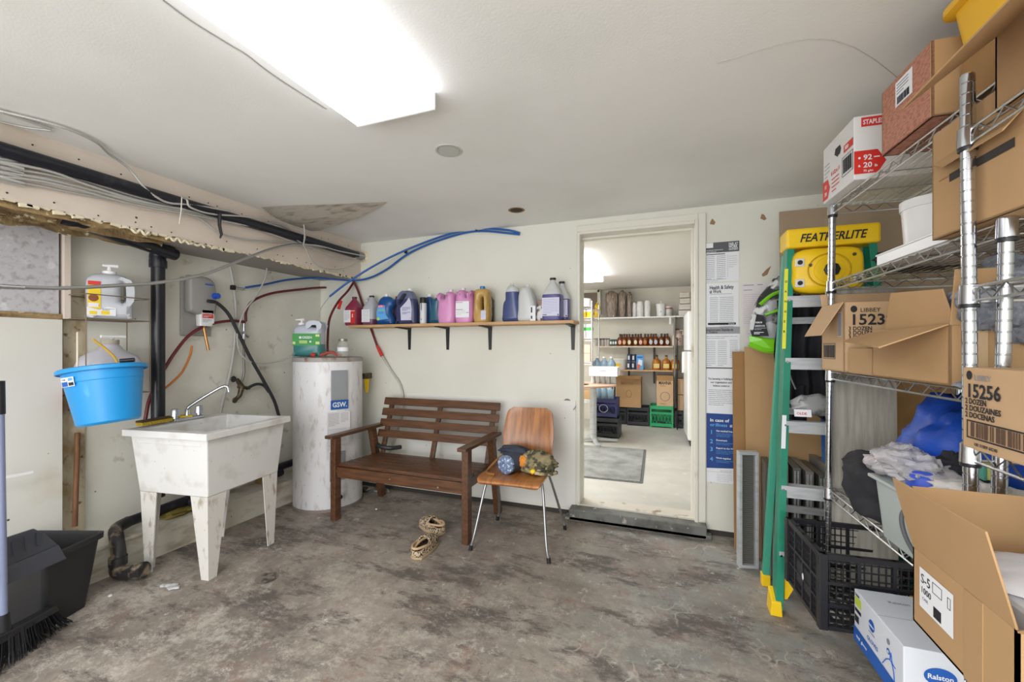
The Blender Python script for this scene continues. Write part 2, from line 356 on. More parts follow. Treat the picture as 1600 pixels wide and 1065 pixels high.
# concrete floor
def floor_material():
    m = bpy.data.materials.new('stained_concrete'); m.use_nodes = True; nt = m.node_tree; N = nt.nodes; L = nt.links; b = N['Principled BSDF']
    tc = N.new('ShaderNodeTexCoord')
    def nz(scale, detail=6, rough=0.6, dist=0.0, sc=None):
        n = N.new('ShaderNodeTexNoise'); n.inputs['Scale'].default_value = scale; n.inputs['Detail'].default_value = detail
        n.inputs['Roughness'].default_value = rough; n.inputs['Distortion'].default_value = dist
        src = tc.outputs['Object']
        if sc:
            mp = N.new('ShaderNodeMapping'); mp.inputs['Scale'].default_value = sc; mp.inputs['Rotation'].default_value = (0, 0, 0.5); L.new(src, mp.inputs[0]); src = mp.outputs[0]
        L.new(src, n.inputs['Vector']); return n.outputs['Fac']
    def rmp(src, a, c, amt=1.0):
        r_ = N.new('ShaderNodeMapRange'); r_.inputs[1].default_value = a; r_.inputs[2].default_value = c; r_.inputs[4].default_value = amt; L.new(src, r_.inputs[0]); return r_.outputs[0]
    def mix(f, a, c):
        x = N.new('ShaderNodeMix'); x.data_type = 'RGBA'; L.new(f, x.inputs[0])
        if isinstance(a, str): x.inputs[6].default_value = lin(a)
        else: L.new(a, x.inputs[6])
        x.inputs[7].default_value = lin(c); return x.outputs[2]
    sep = N.new('ShaderNodeSeparateXYZ'); L.new(tc.outputs['Object'], sep.inputs[0])
    def mul(a_, b_):
        m_ = N.new('ShaderNodeMath'); m_.operation = 'MULTIPLY'; L.new(a_, m_.inputs[0]); L.new(b_, m_.inputs[1]); return m_.outputs[0]
    c = mix(rmp(nz(1.3, 12, 0.72, 0.1), 0.40, 0.60), '#a89e93', '#7d746c')
    # green-grey paint left near the bench and the doorway
    c = mix(mul(mul(rmp(sep.outputs[0], -0.7, 0.0), rmp(sep.outputs[1], 0.4, 1.2)), rmp(nz(2.1, 12, 0.75, 0.1), 0.45, 0.56, 0.75)), c, '#8b908b')
    # pale scoured patches, most of them in the middle of the room
    c = mix(mul(rmp(sep.outputs[1], 2.6, 0.8), rmp(nz(3.3, 14, 0.88, 0.0), 0.49, 0.57, 0.95)), c, '#cdc5ba')
    # dark grime streaks
    c = mix(rmp(nz(1.9, 14, 0.8, 0.1, (1, 2.4, 1)), 0.505, 0.58, 0.9), c, '#5c5550')
    c = mix(rmp(nz(5.5, 14, 0.85, 0.0), 0.53, 0.62, 0.75), c, '#94796d')
    c = mix(rmp(nz(6.5, 14, 0.9, 0.0, (2.0, 1, 1)), 0.55, 0.62, 0.8), c, '#4c4642')
    c = mix(rmp(nz(9, 14, 0.92, 0.0), 0.55, 0.60, 0.9), c, '#d6cfc5')
    vo = N.new('ShaderNodeTexVoronoi'); vo.feature = 'DISTANCE_TO_EDGE'; vo.inputs['Scale'].default_value = 1.1
    mp = N.new('ShaderNodeVectorMath'); mp.operation = 'ADD'; nn = N.new('ShaderNodeTexNoise'); nn.inputs['Scale'].default_value = 5; L.new(tc.outputs['Object'], nn.inputs['Vector'])
    L.new(tc.outputs['Object'], mp.inputs[0]); L.new(nn.outputs['Color'], mp.inputs[1]); L.new(mp.outputs[0], vo.inputs['Vector'])
    crk = N.new('ShaderNodeMath'); crk.operation = 'MULTIPLY'; L.new(rmp(vo.outputs['Distance'], 0.012, 0.0), crk.inputs[0]); L.new(rmp(nz(2.2), 0.5, 0.6, 0.8), crk.inputs[1])
    c = mix(crk.outputs[0], c, '#c9c2b8')
    L.new(c, b.inputs['Base Color'])
    L.new(rmp(nz(4, 6), 0.3, 0.7), b.inputs['Roughness'])
    rr = N.new('ShaderNodeMapRange'); rr.inputs[1].default_value = 0.3; rr.inputs[2].default_value = 0.7; rr.inputs[3].default_value = 0.42; rr.inputs[4].default_value = 0.75; L.new(nz(4, 6), rr.inputs[0]); L.new(rr.outputs[0], b.inputs['Roughness'])
    bp = N.new('ShaderNodeBump'); bp.inputs['Strength'].default_value = 0.5; bp.inputs['Distance'].default_value = 0.006; L.new(nz(22, 8, 0.75, 0.5), bp.inputs['Height']); L.new(bp.outputs[0], b.inputs['Normal'])
    return m
CONC = floor_material()
fl = struct('floor', MB().box((-0.78, 0.36, -0.05), (4.66, 5.52, 0.1)), CONC, smooth='keep')
fl2 = struct('floor', MB().box((-0.6, 5.15, 0.035), (3.6, 3.8, 0.1)), mat('back_room_vinyl', '#c3c2ba', 0.4, var=[('#aeaca3', 3, 0.4, 0.7, None, 0.8), ('#cfc6bf', 13, 0.6, 0.75)], spots=[('#918c85', 12, 0.03)]))
GAPDARK = mat('gap_shade_dirt', '#3b3733', 0.9)  # near-black standing for shade and dirt in gaps and holes
wb_ = MB()
wb_.box(((XL-0.645)/2-0.03, YB+0.065, 1.13), (-0.645-XL+0.06, 0.13, 2.19)).box(((0.19+XR)/2+0.06, YB+0.065, 1.13), (XR-0.19+0.12, 0.13, 2.19)).box((-0.2275, YB+0.065, 2.17), (0.835, 0.13, 0.12))
wback = struct('wall_back', wb_, WALL)
struct('floor_gap_back', MB().box(((XL-0.65)/2, YB+0.05, 0.02), (-0.65-XL, 0.08, 0.06)).box(((0.21+XR)/2, YB+0.05, 0.02), (XR-0.21, 0.08, 0.06)), GAPDARK)  # no baseboard: dark backing strip standing for the shaded gap below the wall
struct('trim_1', MB().box((-1.4, YB-0.004, 0.46), (1.49, 0.008, 0.8)), mat('bright_wall_board', '#e3e2dc', 0.5, spots=[('#8a8172', 7, 0.03)]))
# torn brown patches in the paint of the back wall
TORN = mat('torn_drywall_paper', '#9a7a5c', 0.9)
def wall_patch(pts):
    q = [W(x, y, Y=YB-0.0015) for x, y in pts]
    o = MB().slab([p-Vector((0, 0, 0)) for p in q], 0.001).build('torn_patch', TORN, None, smooth='keep'); o.parent = wback; o.location = -wback.location; return o
for pts in ([(1113, 341), (1118, 347), (1116, 351), (1109, 350), (1110, 346)], [(1188, 341), (1190, 334), (1194, 335), (1198, 342), (1194, 344)],
            [(1205, 415), (1199, 429), (1192, 432), (1190, 429), (1197, 421)]): wall_patch(pts)
struct('wall_left', MB().box((XL-0.05, 0.35, 1.1), (0.1, 5.5, 2.25)), WALLL)
struct('wall_right', MB().box((XR+0.05, 0.35, 1.1), (0.1, 5.5, 2.25)), WALL)
struct('ceiling', MB().box((-0.78, 0.36, ZC+0.05), (4.66, 5.52, 0.1)), CEIL)
# soffit along the left wall with rotten near underside
XS = -2.65; ZS = 1.894
sf = MB()
sf.box((XS-0.006, 0.36, (ZS+ZC)/2), (0.012, 5.52, ZC-ZS)); soff = struct('trim_2', sf, PINKW)
part(MB().box(((XL+XS)/2-0.006, 2.05, ZS+0.012), (XS-XL-0.012, 2.14, 0.012)).build('soffit_underside', mat('soffit_under_paint', '#9a958d', 0.7), None, smooth='keep'), 'grey underside board')
o = [q for q in COL.objects if q.name == 'soffit_underside'][0]; o.parent = soff; o.location = -soff.location
# ragged lower lip: broken plaster pieces and foam drips
rg = MB(); rnd = random.Random(4)
for k in range(60):
    y = 0.9+k*0.036+rnd.uniform(-.01, .01); h = rnd.uniform(0.004, 0.02)
    rg.box((XS-0.008, y, ZS-h/2+0.002), (0.016, 0.04, h), rot=(rnd.uniform(-.3, .3), 0, 0))
o = rg.build('broken_plaster_edge', FOAM, None, smooth='keep'); o.parent = soff; o.location = -soff.location; o['kind'] = 'stuff'
def wlocal(o, par):
    o.parent = par; o.location = o.location-par.location; return o
rw = MB()
for k in range(3):
    rw.grid(lambda u, v, k=k: Vector((XS-0.03-0.1*k+0.02*mnoise.noise(Vector((u*30, v*5, k))), 0.1+u*1.48, ZS-0.03+v*0.075+0.02*mnoise.noise(Vector((u*14, v*3, k*5)))-0.012*k)), 60, 4)
rw.box((XS-0.2, 0.75, ZS+0.05), (0.3, 1.6, 0.03))
wlocal(rw.build('rotten_beam', ROT, smooth=60), soff)
fd = MB()
for y0, n in ((1.36, 5), (1.52, 7), (1.6, 4), (1.67, 4)):
    p = [Vector((XS+0.012, y0+0.02*i, ZS-0.005-0.022*abs(math.sin(i*1.7+y0*9)))) for i in range(n)]
    fd.tube(S(p, 4), 0.007, 6)
wlocal(fd.build('foam_drip', FOAM, smooth=60), soff)
hl = MB()
for i in range(26):
    y = 0.9+i*0.083+rnd.uniform(-.03, .03); z = ZS+rnd.choice((0.03, 0.04, 0.045, 0.26))+rnd.uniform(-.01, .01)
    hl.lathe([(0.004, 0), (0.004, 0.0015)], (XS, y, z), 8, 'X')
wlocal(hl.build('nail_hole', GAPDARK), soff)
# boarded near part of the left wall (two boards) and stained strip beside it
struct('trim_3', MB().box((XL+0.035, 0.13, 0.72), (0.07, 2.26, 1.38)), mat('white_board', '#dcdad2', 0.5, var=[('#c3b795', 3, 0.62, 0.8, None, 0.6)], spots=[('#4c4238', 5, 0.035)], bump=(40, 0.1)), bevel=0.002)
struct('trim_4', MB().box((XL+0.030, 0.13, 1.655), (0.06, 2.24, 0.47)), mat('grey_scuffed_board', '#c2c0c4', 0.6, var=[('#a7a3a6', 34, 0.5, 0.66), ('#d8d8dc', 18, 0.6, 0.7)]), bevel=0.002)
struct('trim_5', MB().box((XL+0.042, 1.275, 1.66), (0.08, 0.025, 0.49)), PINKW)
struct('trim_6', MB().grid(lambda u, v: Vector((XL+0.066+0.006*mnoise.noise(Vector((u*40, v*3, 0))), -0.9+u*2.16, 1.405+v*0.035+0.006*mnoise.noise(Vector((u*22, v, 4))))), 80, 3).box((XL+0.03, 0.15, 1.42), (0.06, 2.2, 0.03)), ROT)
struct('trim_7', MB().box((XL+0.005, 1.32, 0.8), (0.01, 0.12, 1.6)), mat('rust_stained_strip', '#cfc3a9', 0.8, var=[('#9c855a', 10, 0.45, 0.65, (1, 1, 0.5)), ('#6f5a3c', 24, 0.6, 0.7)]))
# boxed ledge along the foot of the left wall
lg = MB().box(((XL-2.88)/2, 1.56, 0.085), (0.22, 3.12, 0.17)).box(((XL-2.88)/2, 1.56, 0.178), (0.245, 3.12, 0.016))
struct('baseboard_left', lg, mat('dirty_white_ledge', '#d9d5c8', 0.6, var=[('#a08f73', 5, 0.5, 0.68, (1, 1, 3), 0.8)], spots=[('#4c4238', 9, 0.05)]))
# ceiling: crack beside the lamp, peeled flap, patched hole, open hole
ceil = [q for q in COL.objects if q.name == 'ceiling'][0]
def on_ceiling(px, py, dz=0.0): return W(px, py, Z=ZC-dz)
fl_ = [on_ceiling(x, y) for x, y in ((408, 323), (450, 321), (520, 319), (606, 315), (560, 333), (500, 353), (480, 354), (440, 340))]
pk = MB(); 
cen = sum(fl_, Vector())/len(fl_)
pk.add([cen-Vector((0, 0, 0.03))]+[p-Vector((0, 0, 0.002 if i in (0, 1, 2, 3) else 0.035)) for i, p in enumerate(fl_)], [(0, i+1, (i+1) % 8+1) for i in range(8)])
wlocal(pk.build('peeling_plaster', mat('peeling_plaster_paint', '#b9b2a6', 0.8, var=[('#8f8573', 9, 0.5, 0.7, (1, 3, 1))])), ceil)
wlocal(MB().tube(S([on_ceiling(x, y, 0.001) for x, y in ((255, 0), (300, 33), (360, 70), (385, 85), (420, 112), (465, 142), (510, 170))], 5), 0.0022, 5).build('crack', mat('crack_grey', '#77756f', 0.9)), ceil)  # thin grey line drawn along the crack
wlocal(MB().tube(S([on_ceiling(x, y, 0.001) for x, y in ((1120, 98), (1300, 62), (1440, 150))], 5), 0.001, 4).build('seam', mat('seam_grey', '#b5b3ad', 0.9)), ceil)  # thin pale grey line along the ceiling seam
p = on_ceiling(701, 235)
wlocal(MB().lathe([(0.054, -0.003), (0.06, -0.004), (0.065, -0.003), (0.066, 0)], p, 40, close=False).lathe([(0.0001, -0.0035), (0.052, -0.0035)], p, 40, close=False).build('round_patch', mat('patch_paint', '#c4c6c0', 0.7), smooth=40), ceil)
p = on_ceiling(807, 328)
wlocal(MB().lathe([(0.0001, -0.001), (0.048, -0.001)], p, 32, close=False).build('lamp_hole', mat('hole_dark', '#4a3c28', 0.9)), ceil)
wlocal(MB().lathe([(0.044, -0.001), (0.052, -0.004), (0.058, -0.001)], p, 32, close=False).build('hole_rim', TORN), ceil)

# doorway
dr = thing('door_1', None, None, (-0.2275, YB, 0)); dr['kind'] = 'structure'
X0, X1, ZT, ZF = -0.62+0.2275, 0.165+0.2275, 2.10, 0.085
def casing(x0, x1, z0, z1): MB().box(((x0+x1)/2, -0.010, (z0+z1)/2), (x1-x0, 0.022, z1-z0)).build('casing', TRIM, dr, bevel=0.004)
casing(X0-0.022, X0+0.0, ZF-0.0, ZT+0.022); casing(X1+0.022, X1+0.07, 0.02, ZT+0.07); casing(X0-0.022, X1+0.022, ZT+0.022, ZT+0.07)
MB().box((X1+0.011, -0.016, (ZT+0.02)/2+0.02), (0.022, 0.034, ZT-0.0)).build('casing_bead', TRIM, dr, bevel=0.005)
MB().box((0, -0.016, ZT+0.011), (X1-X0, 0.034, 0.022)).build('casing_bead', TRIM, dr, bevel=0.005)
MB().box((X0-0.012, 0.065, 1.09), (0.026, 0.15, 2.02)).build('jamb', TRIM, dr); MB().box((X1+0.012, 0.065, 1.09), (0.026, 0.15, 2.02)).build('jamb', TRIM, dr)
MB().box((0, 0.065, ZT+0.012), (X1-X0+0.05, 0.15, 0.024)).build('head_jamb', TRIM, dr)
MB().box((X1-0.008, 0.10, 1.09), (0.016, 0.06, 2.0)).build('door_stop', TRIM, dr, bevel=0.002); MB().box((0, 0.10, ZT-0.008), (X1-X0, 0.06, 0.016)).build('door_stop', TRIM, dr, bevel=0.002)
for z in (1.82, 1.72): MB().lathe([(0.004, 0), (0.004, 0.002)], (X1-0.0165, 0.09, z), 8, 'X').build('screw_hole', GAPDARK, dr)
MB().lathe([(0.03, 0), (0.026, -0.004), (0.02, -0.002)], (X0-0.10, 0.0, 0.845), 18, 'Y').build('old_latch_ring', STEELD, dr, smooth=40)
st = MB().box((-0.225, 3.10, 0.04), (0.92, 0.16, 0.084)).box((-0.225, 3.05, 0.015), (0.98, 0.06, 0.03))
struct('trim_8', st, mat('grey_painted_step', '#6f706b', 0.7, var=[('#4e4c48', 9, 0.45, 0.7), ('#a59f93', 20, 0.64, 0.7)], bump=(30, 0.4)), bevel=0.006)
struct('trim_9', MB().box((-0.225, 3.19, 0.087), (0.80, 0.15, 0.012)), mat('worn_sill', '#c8c3b6', 0.5, var=[('#8c7a5f', 10, 0.6, 0.7)]))

# back room shell
BR = mat('back_room_wall', '#e0dcd0', 0.6, var=[('#cdc9bb', 2, 0.45, 0.7, None, 0.6)])
struct('wall_far', MB().box((-0.6, 7.0, 1.12), (3.6, 0.1, 2.2)), BR)
struct('wall_backroom_left', MB().box((-2.35, 5.1, 1.12), (0.1, 3.7, 2.2)), BR)
struct('wall_backroom_right', MB().box((1.15, 5.1, 1.12), (0.1, 3.7, 2.2)), BR)
struct('ceiling', MB().box((-0.6, 5.13, 2.25), (3.6, 3.76, 0.1)), mat('back_room_ceiling', '#dedcd8', 0.7))
struct('wall_partition', MB().box((0.08, 6.8, 1.1), (0.02, 0.35, 1.32)), mat('partition_grey', '#8b8680', 0.7))
struct('trim_10', MB().box((-1.5, 6.93, 2.0), (0.85, 0.05, 0.4)), mat('dark_alcove_panel', '#7c6e68', 0.7))
struct('trim_11', MB().box((-1.06, 6.9, 2.0), (0.05, 0.08, 0.4)).box((-1.5, 6.9, 2.18), (0.9, 0.08, 0.04)), WALL)

# lamps
def fixture(label, x0, x1, y0, y1, zt, th, e):
    t = thing('ceiling_light', label, 'ceiling light', ((x0+x1)/2, (y0+y1)/2, zt-th)); w, l = x1-x0, y1-y0
    MB().box((0, 0, th/2), (w, l-0.008, th)).build('diffuser', mat('diffuser_glow_%d' % int(e*10), '#f4f6fa', 0.3, emit=('#f7f8ff', e)), t, bevel=0.004)
    for s in (-1, 1): MB().box((0, s*(l/2+0.002), th/2), (w+0.006, 0.010, th+0.002)).build('end_plate', mat('end_plate_white', '#eeeeee', 0.4, emit=('#ffffff', 0.25)), t, bevel=0.002)
    return t
fixture('long white fluorescent fixture with wraparound diffuser on near ceiling', -1.18, -0.825, 0.14, 1.37, ZC, 0.062, FIX_E)
fixture('white fluorescent fixture on back room ceiling seen through doorway', -1.14, -0.80, 4.0, 5.53, 2.2, 0.08, 11.0)

# ------------------------------------------------------------------ left: pipes and cables on the soffit
t = thing('drain_pipe', 'thick black drain pipe running along the face of the boxed-in beam', 'pipe', (XS+0.035, 1.5, 2.06))
MB().cyl((0, -2.4, 0.03), (0, 1.53, 0.03), 0.031, n=20).build('pipe', ABS, t, smooth=50)
MB().cyl((0, 1.53, 0.03), (0, 1.60, 0.03), 0.036, n=20).build('coupling', plain('grey_coupling', '#8c8a88', 0.5), t, smooth=50)
MB().lathe([(0.036, 0.10), (0.05, 0.12), (0.062, 0.118)], (0, 1.5, 0.03), 20, 'Y', close=False).build('wall_collar', FOAM, t, smooth=50)
def armour(name_label, pts, r, group=None, X=None, k=10, m=None, base='armoured_cable', cat='cable', pitch=0.010):
    P = S(pts, k); Q = [P[0]]; acc = 0
    for i in range(1, len(P)):   # resample evenly so the ribs keep their pitch
        seg = (P[i]-P[i-1]); L_ = seg.length; n = max(1, int(L_/(pitch/2)))
        for j in range(1, n+1): Q.append(P[i-1]+seg*(j/n))
    o = MB().tube(Q, r, 6, rfun=lambda i: r*(1.0 if i % 2 else 0.86)).build(base, m or GALV, None, smooth=70)
    return tag(o, name_label, cat, group)
def onX(px, py, X): return W(px, py, X=X)
cab = [
 ('topmost cable of the grey bundle under the black drain pipe', [(-20, 243), (0, 248), (60, 256), (130, 276), (200, 300), (260, 318), (330, 332), (400, 352), (440, 368), (470, 378)], 0.0075, XS+0.02),
 ('second cable down in the grey bundle under the black drain pipe', [(-20, 248), (0, 252), (80, 268), (140, 290), (220, 314), (300, 330), (380, 346), (430, 352), (475, 376)], 0.0075, XS+0.035),
 ('third cable down in the bundle, dipping slightly at its middle', [(-20, 256), (0, 260), (90, 276), (160, 296), (240, 318), (320, 330), (400, 354), (470, 381)], 0.0075, XS+0.02),
 ('fourth cable down in the bundle, shiny and straight', [(-20, 264), (0, 268), (90, 284), (170, 304), (250, 321), (340, 334), (410, 360), (475, 384)], 0.0065, XS+0.035),
 ('lowest cable of the bundle above the rotten beam edge', [(-20, 276), (0, 279), (60, 290), (110, 300), (180, 312), (250, 325), (300, 332), (380, 345), (440, 352), (475, 380)], 0.0065, XS+0.02)]
for k_, (lb, dy) in enumerate((('thin cable squeezed between the topmost two of the bundle', 2.2), ('cable between the third and fourth of the bundle, partly covered', 19.5), ('thin lower cable just above the lowest of the bundle', 26.0))):
    cab.append((lb, [(x, y+dy*(1-max(0, x)/470.0)) for x, y in [(-20, 245), (0, 249.5), (70, 262), (140, 283), (220, 308), (300, 326), (380, 346), (440, 360), (472, 380)]], 0.006, XS+0.022+0.012*k_))
for lb, pts, r, X in cab: pp = [onX(x, y, X) for x, y in pts]; armour('grey armoured '+lb, [Vector((pp[0].x, -2.0, pp[0].z-0.01)), Vector((pp[0].x, -0.5, pp[0].z+0.01))]+pp, r)
armour('grey armoured cable leaving the bundle low and sagging towards the corner', [onX(x, y, XS+0.03) for x, y in ((290, 330), (318, 345), (345, 365), (380, 374), (420, 377), (470, 380))], 0.0065)
armour('grey armoured cable crossing the ceiling edge and dropping to the bundle', [Vector((-2.55, -1.8, ZC-0.012))]+[W(x, y, Z=ZC-0.012) for x, y in ((-30, 163), (0, 173), (60, 188), (110, 203), (150, 222))]+[W(170, 240, X=XS+0.10)]+[onX(x, y, XS+0.06) for x, y in ( (200, 262), (225, 292), (245, 308), (265, 317), (300, 320), (360, 330))], 0.0065)
armour('thin second cable lying on the ceiling edge above the black pipe', [W(x, y, Z=ZC-0.008) for x, y in ((-20, 184), (0, 190), (40, 199), (80, 204))], 0.004)
armour('grey cable looped over the black pipe near the hanging strap', [onX(x, y, XS+0.075) for x, y in ((284, 308), (292, 312), (298, 324), (330, 334), (380, 338), (420, 343), (450, 350), (475, 365), (474, 382))], 0.006)
for i, (pts, lb) in enumerate((
    ([(474, 382), (500, 392), (520, 402), (540, 406), (565, 400), (577, 396)], 'upper grey cable running from the cable knot to the wall hole'),
    ([(474, 382), (490, 410), (510, 420), (535, 420), (560, 410), (577, 400)], 'lowest sagging grey cable between the cable knot and wall hole'),
    ([(474, 381), (500, 384), (530, 392), (560, 398), (580, 402)], 'straight grey cable between the cable knot and the wall hole'),
    ([(474, 345), (476, 365), (474, 384)], 'short upright grey cable tail at the cable knot'))):
    armour(lb, [onX(x, y, XS+0.05+0.01*i) for x, y in pts], 0.0055)
armour('big shiny flexible metal conduit swooping across in front of the left wall', [Vector((-2.32, -2.0, 1.48)), Vector((-2.30, -0.6, 1.40)), onX(-30, 446, -2.30), onX(0, 447, -2.3), onX(90, 450, -2.32), onX(180, 446, -2.36), onX(250, 441, -2.40), onX(320, 428, -2.46), onX(380, 405, -2.52), onX(430, 387, -2.57), onX(470, 382, -2.6), onX(520, 388, -2.6), onX(560, 396, -2.6), onX(573, 400, -2.6)], 0.0095, m=mat('bright_armour', '#b9b9b8', 0.3, 0.85), pitch=0.014, base='flexible_conduit', cat='conduit')
s1 = MB().tube([onX(x, y, XS+0.08) for x, y in ((336, 333), (343, 334), (343, 352), (346, 366), (344, 372))], [0.004, 0.012, 0.009, 0.008, 0.004], 6).build('cable_strap', BLACKP); tag(s1, 'black strap end hanging down from the cable bundle', 'cable strap')
tag(MB().tube([onX(x, y, XS+0.085) for x, y in ((284, 308), (283, 330), (280, 350))], 0.003, 5).build('cable_tie', plain('tie_white', '#dcd8ce', 0.5)), 'white cable tie hanging from the grey cable bundle', 'cable tie')
# diagonal and upright vent pipe
t = thing('vent_pipe', 'black upright drain pipe with elbow rising behind the blue tub to the beam', 'pipe', (-3.02, 1.9, 0.0))
top = W(247, 405, X=-3.02); p0 = Vector((-3.02, top.y, 0.30))
def L3(p): return Vector(p)-Vector((-3.02, 1.9, 0))
MB().cyl(L3((-3.02, top.y, 0.32)), L3((-3.02, top.y, 1.80)), 0.036, n=20).build('pipe', ABS, t, smooth=50)
MB().cyl(L3((-3.02, top.y, 1.765)), L3((-3.02, top.y, 1.81)), 0.046, n=20).build('coupling', ABS, t, smooth=50)
e1 = W(275, 402, X=-2.93); d0 = W(120, 350, X=-2.85)
MB().tube(S([L3((-3.02, top.y, 1.80)), L3((-3.02, top.y, 1.845)), L3((-2.99, top.y+0.015, 1.868)), L3((-2.95, top.y+0.04, 1.872))], 5), 0.043, 16).build('elbow', ABS, t, smooth=50)
MB().cyl(L3((-2.96, top.y+0.06, 1.855)), L3((-2.78, 1.15, 1.90)), 0.036, n=20).build('sloping_pipe', ABS, t, smooth=50)
# low drain along the ledge with the trap elbow on the floor
t = thing('floor_drain_pipe', 'black drain pipe lying along the low ledge behind the white tub', 'pipe', (-2.99, 2.0, 0.18))
def L4(p): return Vector(p)-Vector((-2.99, 2.0, 0.18))
MB().tube([L4((-2.99, 3.05, 0.30)), L4((-2.99, 2.2, 0.27)), L4((-2.98, 1.5, 0.235))], 0.030, 18).build('pipe', ABS, t, smooth=50)
for y in (1.62, 1.85, 2.5): MB().cyl(L4((-2.985, y, 0.242)), L4((-2.985, y+0.06, 0.246)), 0.037, n=18).build('coupling', ABS, t, smooth=50)
DIRTY = mat('grimy_black_pipe', '#2b2a2c', 0.45, var=[('#8a7c66', 16, 0.52, 0.62)])
MB().tube(S([L4((-2.98, 1.52, 0.237)), L4((-2.93, 1.44, 0.235)), L4((-2.85, 1.40, 0.215)), L4((-2.80, 1.385, 0.15)), L4((-2.795, 1.38, 0.08))], 6), 0.032, 18).build('elbow', DIRTY, t, smooth=50)
MB().cyl(L4((-2.795, 1.38, 0.085)), L4((-2.795, 1.38, 0.13)), 0.04, n=18).build('coupling', DIRTY, t, smooth=50)
MB().tube(S([L4((-2.795, 1.38, 0.10)), L4((-2.79, 1.375, 0.055)), L4((-2.74, 1.39, 0.045)), L4((-2.66, 1.42, 0.06))], 6), 0.034, 18).build('lower_elbow', DIRTY, t, smooth=50)
MB().cyl(L4((-2.70, 1.405, 0.055)), L4((-2.65, 1.425, 0.063)), 0.041, n=18).build('end_collar', DIRTY, t, smooth=50)

t = thing('yellow_rag', 'dirty yellow rag lying on the low ledge under the laundry tub', 'rag', (-2.99, 1.78, 0.187))
MB().lump((0, 0, 0.012), (0.07, 0.11, 0.022), 81, 0.5, 3, 24, 12, flat=-0.01, fold=0.3).build('cloth', mat('rag_yellow', '#9c8a45', 0.9), t, smooth=60)
MB().lump((0.03, 0.12, 0.008), (0.05, 0.06, 0.014), 82, 0.5, 3, 18, 10, flat=-0.006).build('corner', mat('rag_grey', '#8f8878', 0.9), t, smooth=60)
tag(MB().box((-3.03, 2.42, 0.275), (0.07, 0.05, 0.18)).build('wood_block', mat('raw_wood_block', '#a98a58', 0.8), bevel=0.003), 'upright raw wood block on the ledge behind the right end of the laundry tub', 'wood block')
# ------------------------------------------------------------------ laundry tub
t = thing('laundry_tub', 'dirty white floor-standing laundry tub on four tapered legs', 'sink', (-2.58, 1.745, 0), R(7.5))
w, l, H = 0.575, 0.60, 0.81
b = MB()   # outer body
b.hexa([(-0.235, -0.245, 0.455), (0.235, -0.245, 0.455), (0.235, 0.245, 0.455), (-0.235, 0.245, 0.455), (-0.262, -0.272, 0.775), (0.262, -0.272, 0.775), (0.262, 0.272, 0.775), (-0.262, 0.272, 0.775)])
me_b = b.build('body', SINKM, t, bevel=0.006)
# open the body: rim ring + inner basin
me = me_b.data; bm = bmesh.new(); bm.from_mesh(me); bm.faces.ensure_lookup_table()
topf = [f for f in bm.faces if all(v.co.z > 0.7 for v in f.verts)]; bmesh.ops.delete(bm, geom=topf, context='FACES'); bm.to_mesh(me); bm.free()
rim = MB()
o4 = [(-w/2, -l/2), (w/2, -l/2), (w/2, l/2), (-w/2, l/2)]; i4 = [(-w/2+0.115, -l/2+0.05), (w/2-0.045, -l/2+0.05), (w/2-0.045, l/2-0.05), (-w/2+0.115, l/2-0.05)]; b4 = [(-0.13, -0.2, 0.5), (0.2, -0.2, 0.5), (0.2, 0.2, 0.5), (-0.13, 0.2, 0.5)]
vs = [(x, y, 0.775) for x, y in o4]+[(x, y, H) for x, y in o4]+[(x, y, H+0.002) for x, y in i4]+[(x, y, H-0.03) for x, y in i4]+b4
fs = []
for i in range(4):
    j = (i+1) % 4
    fs += [(i, j, j+4, i+4), (i+4, j+4, j+8, i+8), (i+8, j+8, j+12, i+12), (i+12, j+12, j+16, i+16)]
fs.append((16, 17, 18, 19)); rim.add(vs, fs)
rim.build('basin_rim', SINKM, t, bevel=0.006)
MB().box((0.0, -0.266, 0.742), (0.44, 0.012, 0.02)).build('side_lip', SINKM, t, bevel=0.004)
MB().hexa([(-0.268, -0.2, 0.62), (-0.25, -0.2, 0.62), (-0.25, 0.2, 0.62), (-0.268, 0.2, 0.62), (-0.28, -0.2, 0.77), (-0.262, -0.2, 0.77), (-0.262, 0.2, 0.77), (-0.28, 0.2, 0.77)]).build('back_flange', SINKM, t)
for sx in (-1, 1):
    for sy in (-1, 1):
        b = MB(); tx, ty, bx, by = 0.233*sx, 0.243*sy, 0.222*sx, 0.228*sy
        def ring(z, cx, cy, a): return [(cx, cy, z), (cx-sx*a, cy, z), (cx-sx*a, cy-sy*0.006, z), (cx-sx*0.006, cy-sy*0.006, z), (cx-sx*0.006, cy-sy*a, z), (cx, cy-sy*a, z)]
        v = ring(0.0, bx, by, 0.05)+ring(0.455, tx, ty, 0.115)
        b.add(v, [(0, 1, 2, 3, 4, 5), (6, 7, 8, 9, 10, 11)]+[(i, (i+1) % 6, (i+1) % 6+6, i+6) for i in range(6)])
        b.build('leg', SINKLEG, t)
fc = MB().box((-0.225, 0.02, H+0.012), (0.055, 0.19, 0.022)).build('faucet', CHROME, t, bevel=0.008)
MB().lathe([(0.016, 0), (0.015, 0.03), (0.012, 0.045)], (-0.225, 0.02, H+0.02), 16).build('spout_base', CHROME, fc, smooth=40)
MB().tube(S([(-0.225, 0.02, H+0.06), (-0.21, 0.03, H+0.09), (-0.13, 0.10, H+0.165), (-0.085, 0.14, H+0.20), (-0.065, 0.155, H+0.195), (-0.06, 0.16, H+0.165)], 6), 0.0095, 12).build('spout', CHROME, fc, smooth=50)
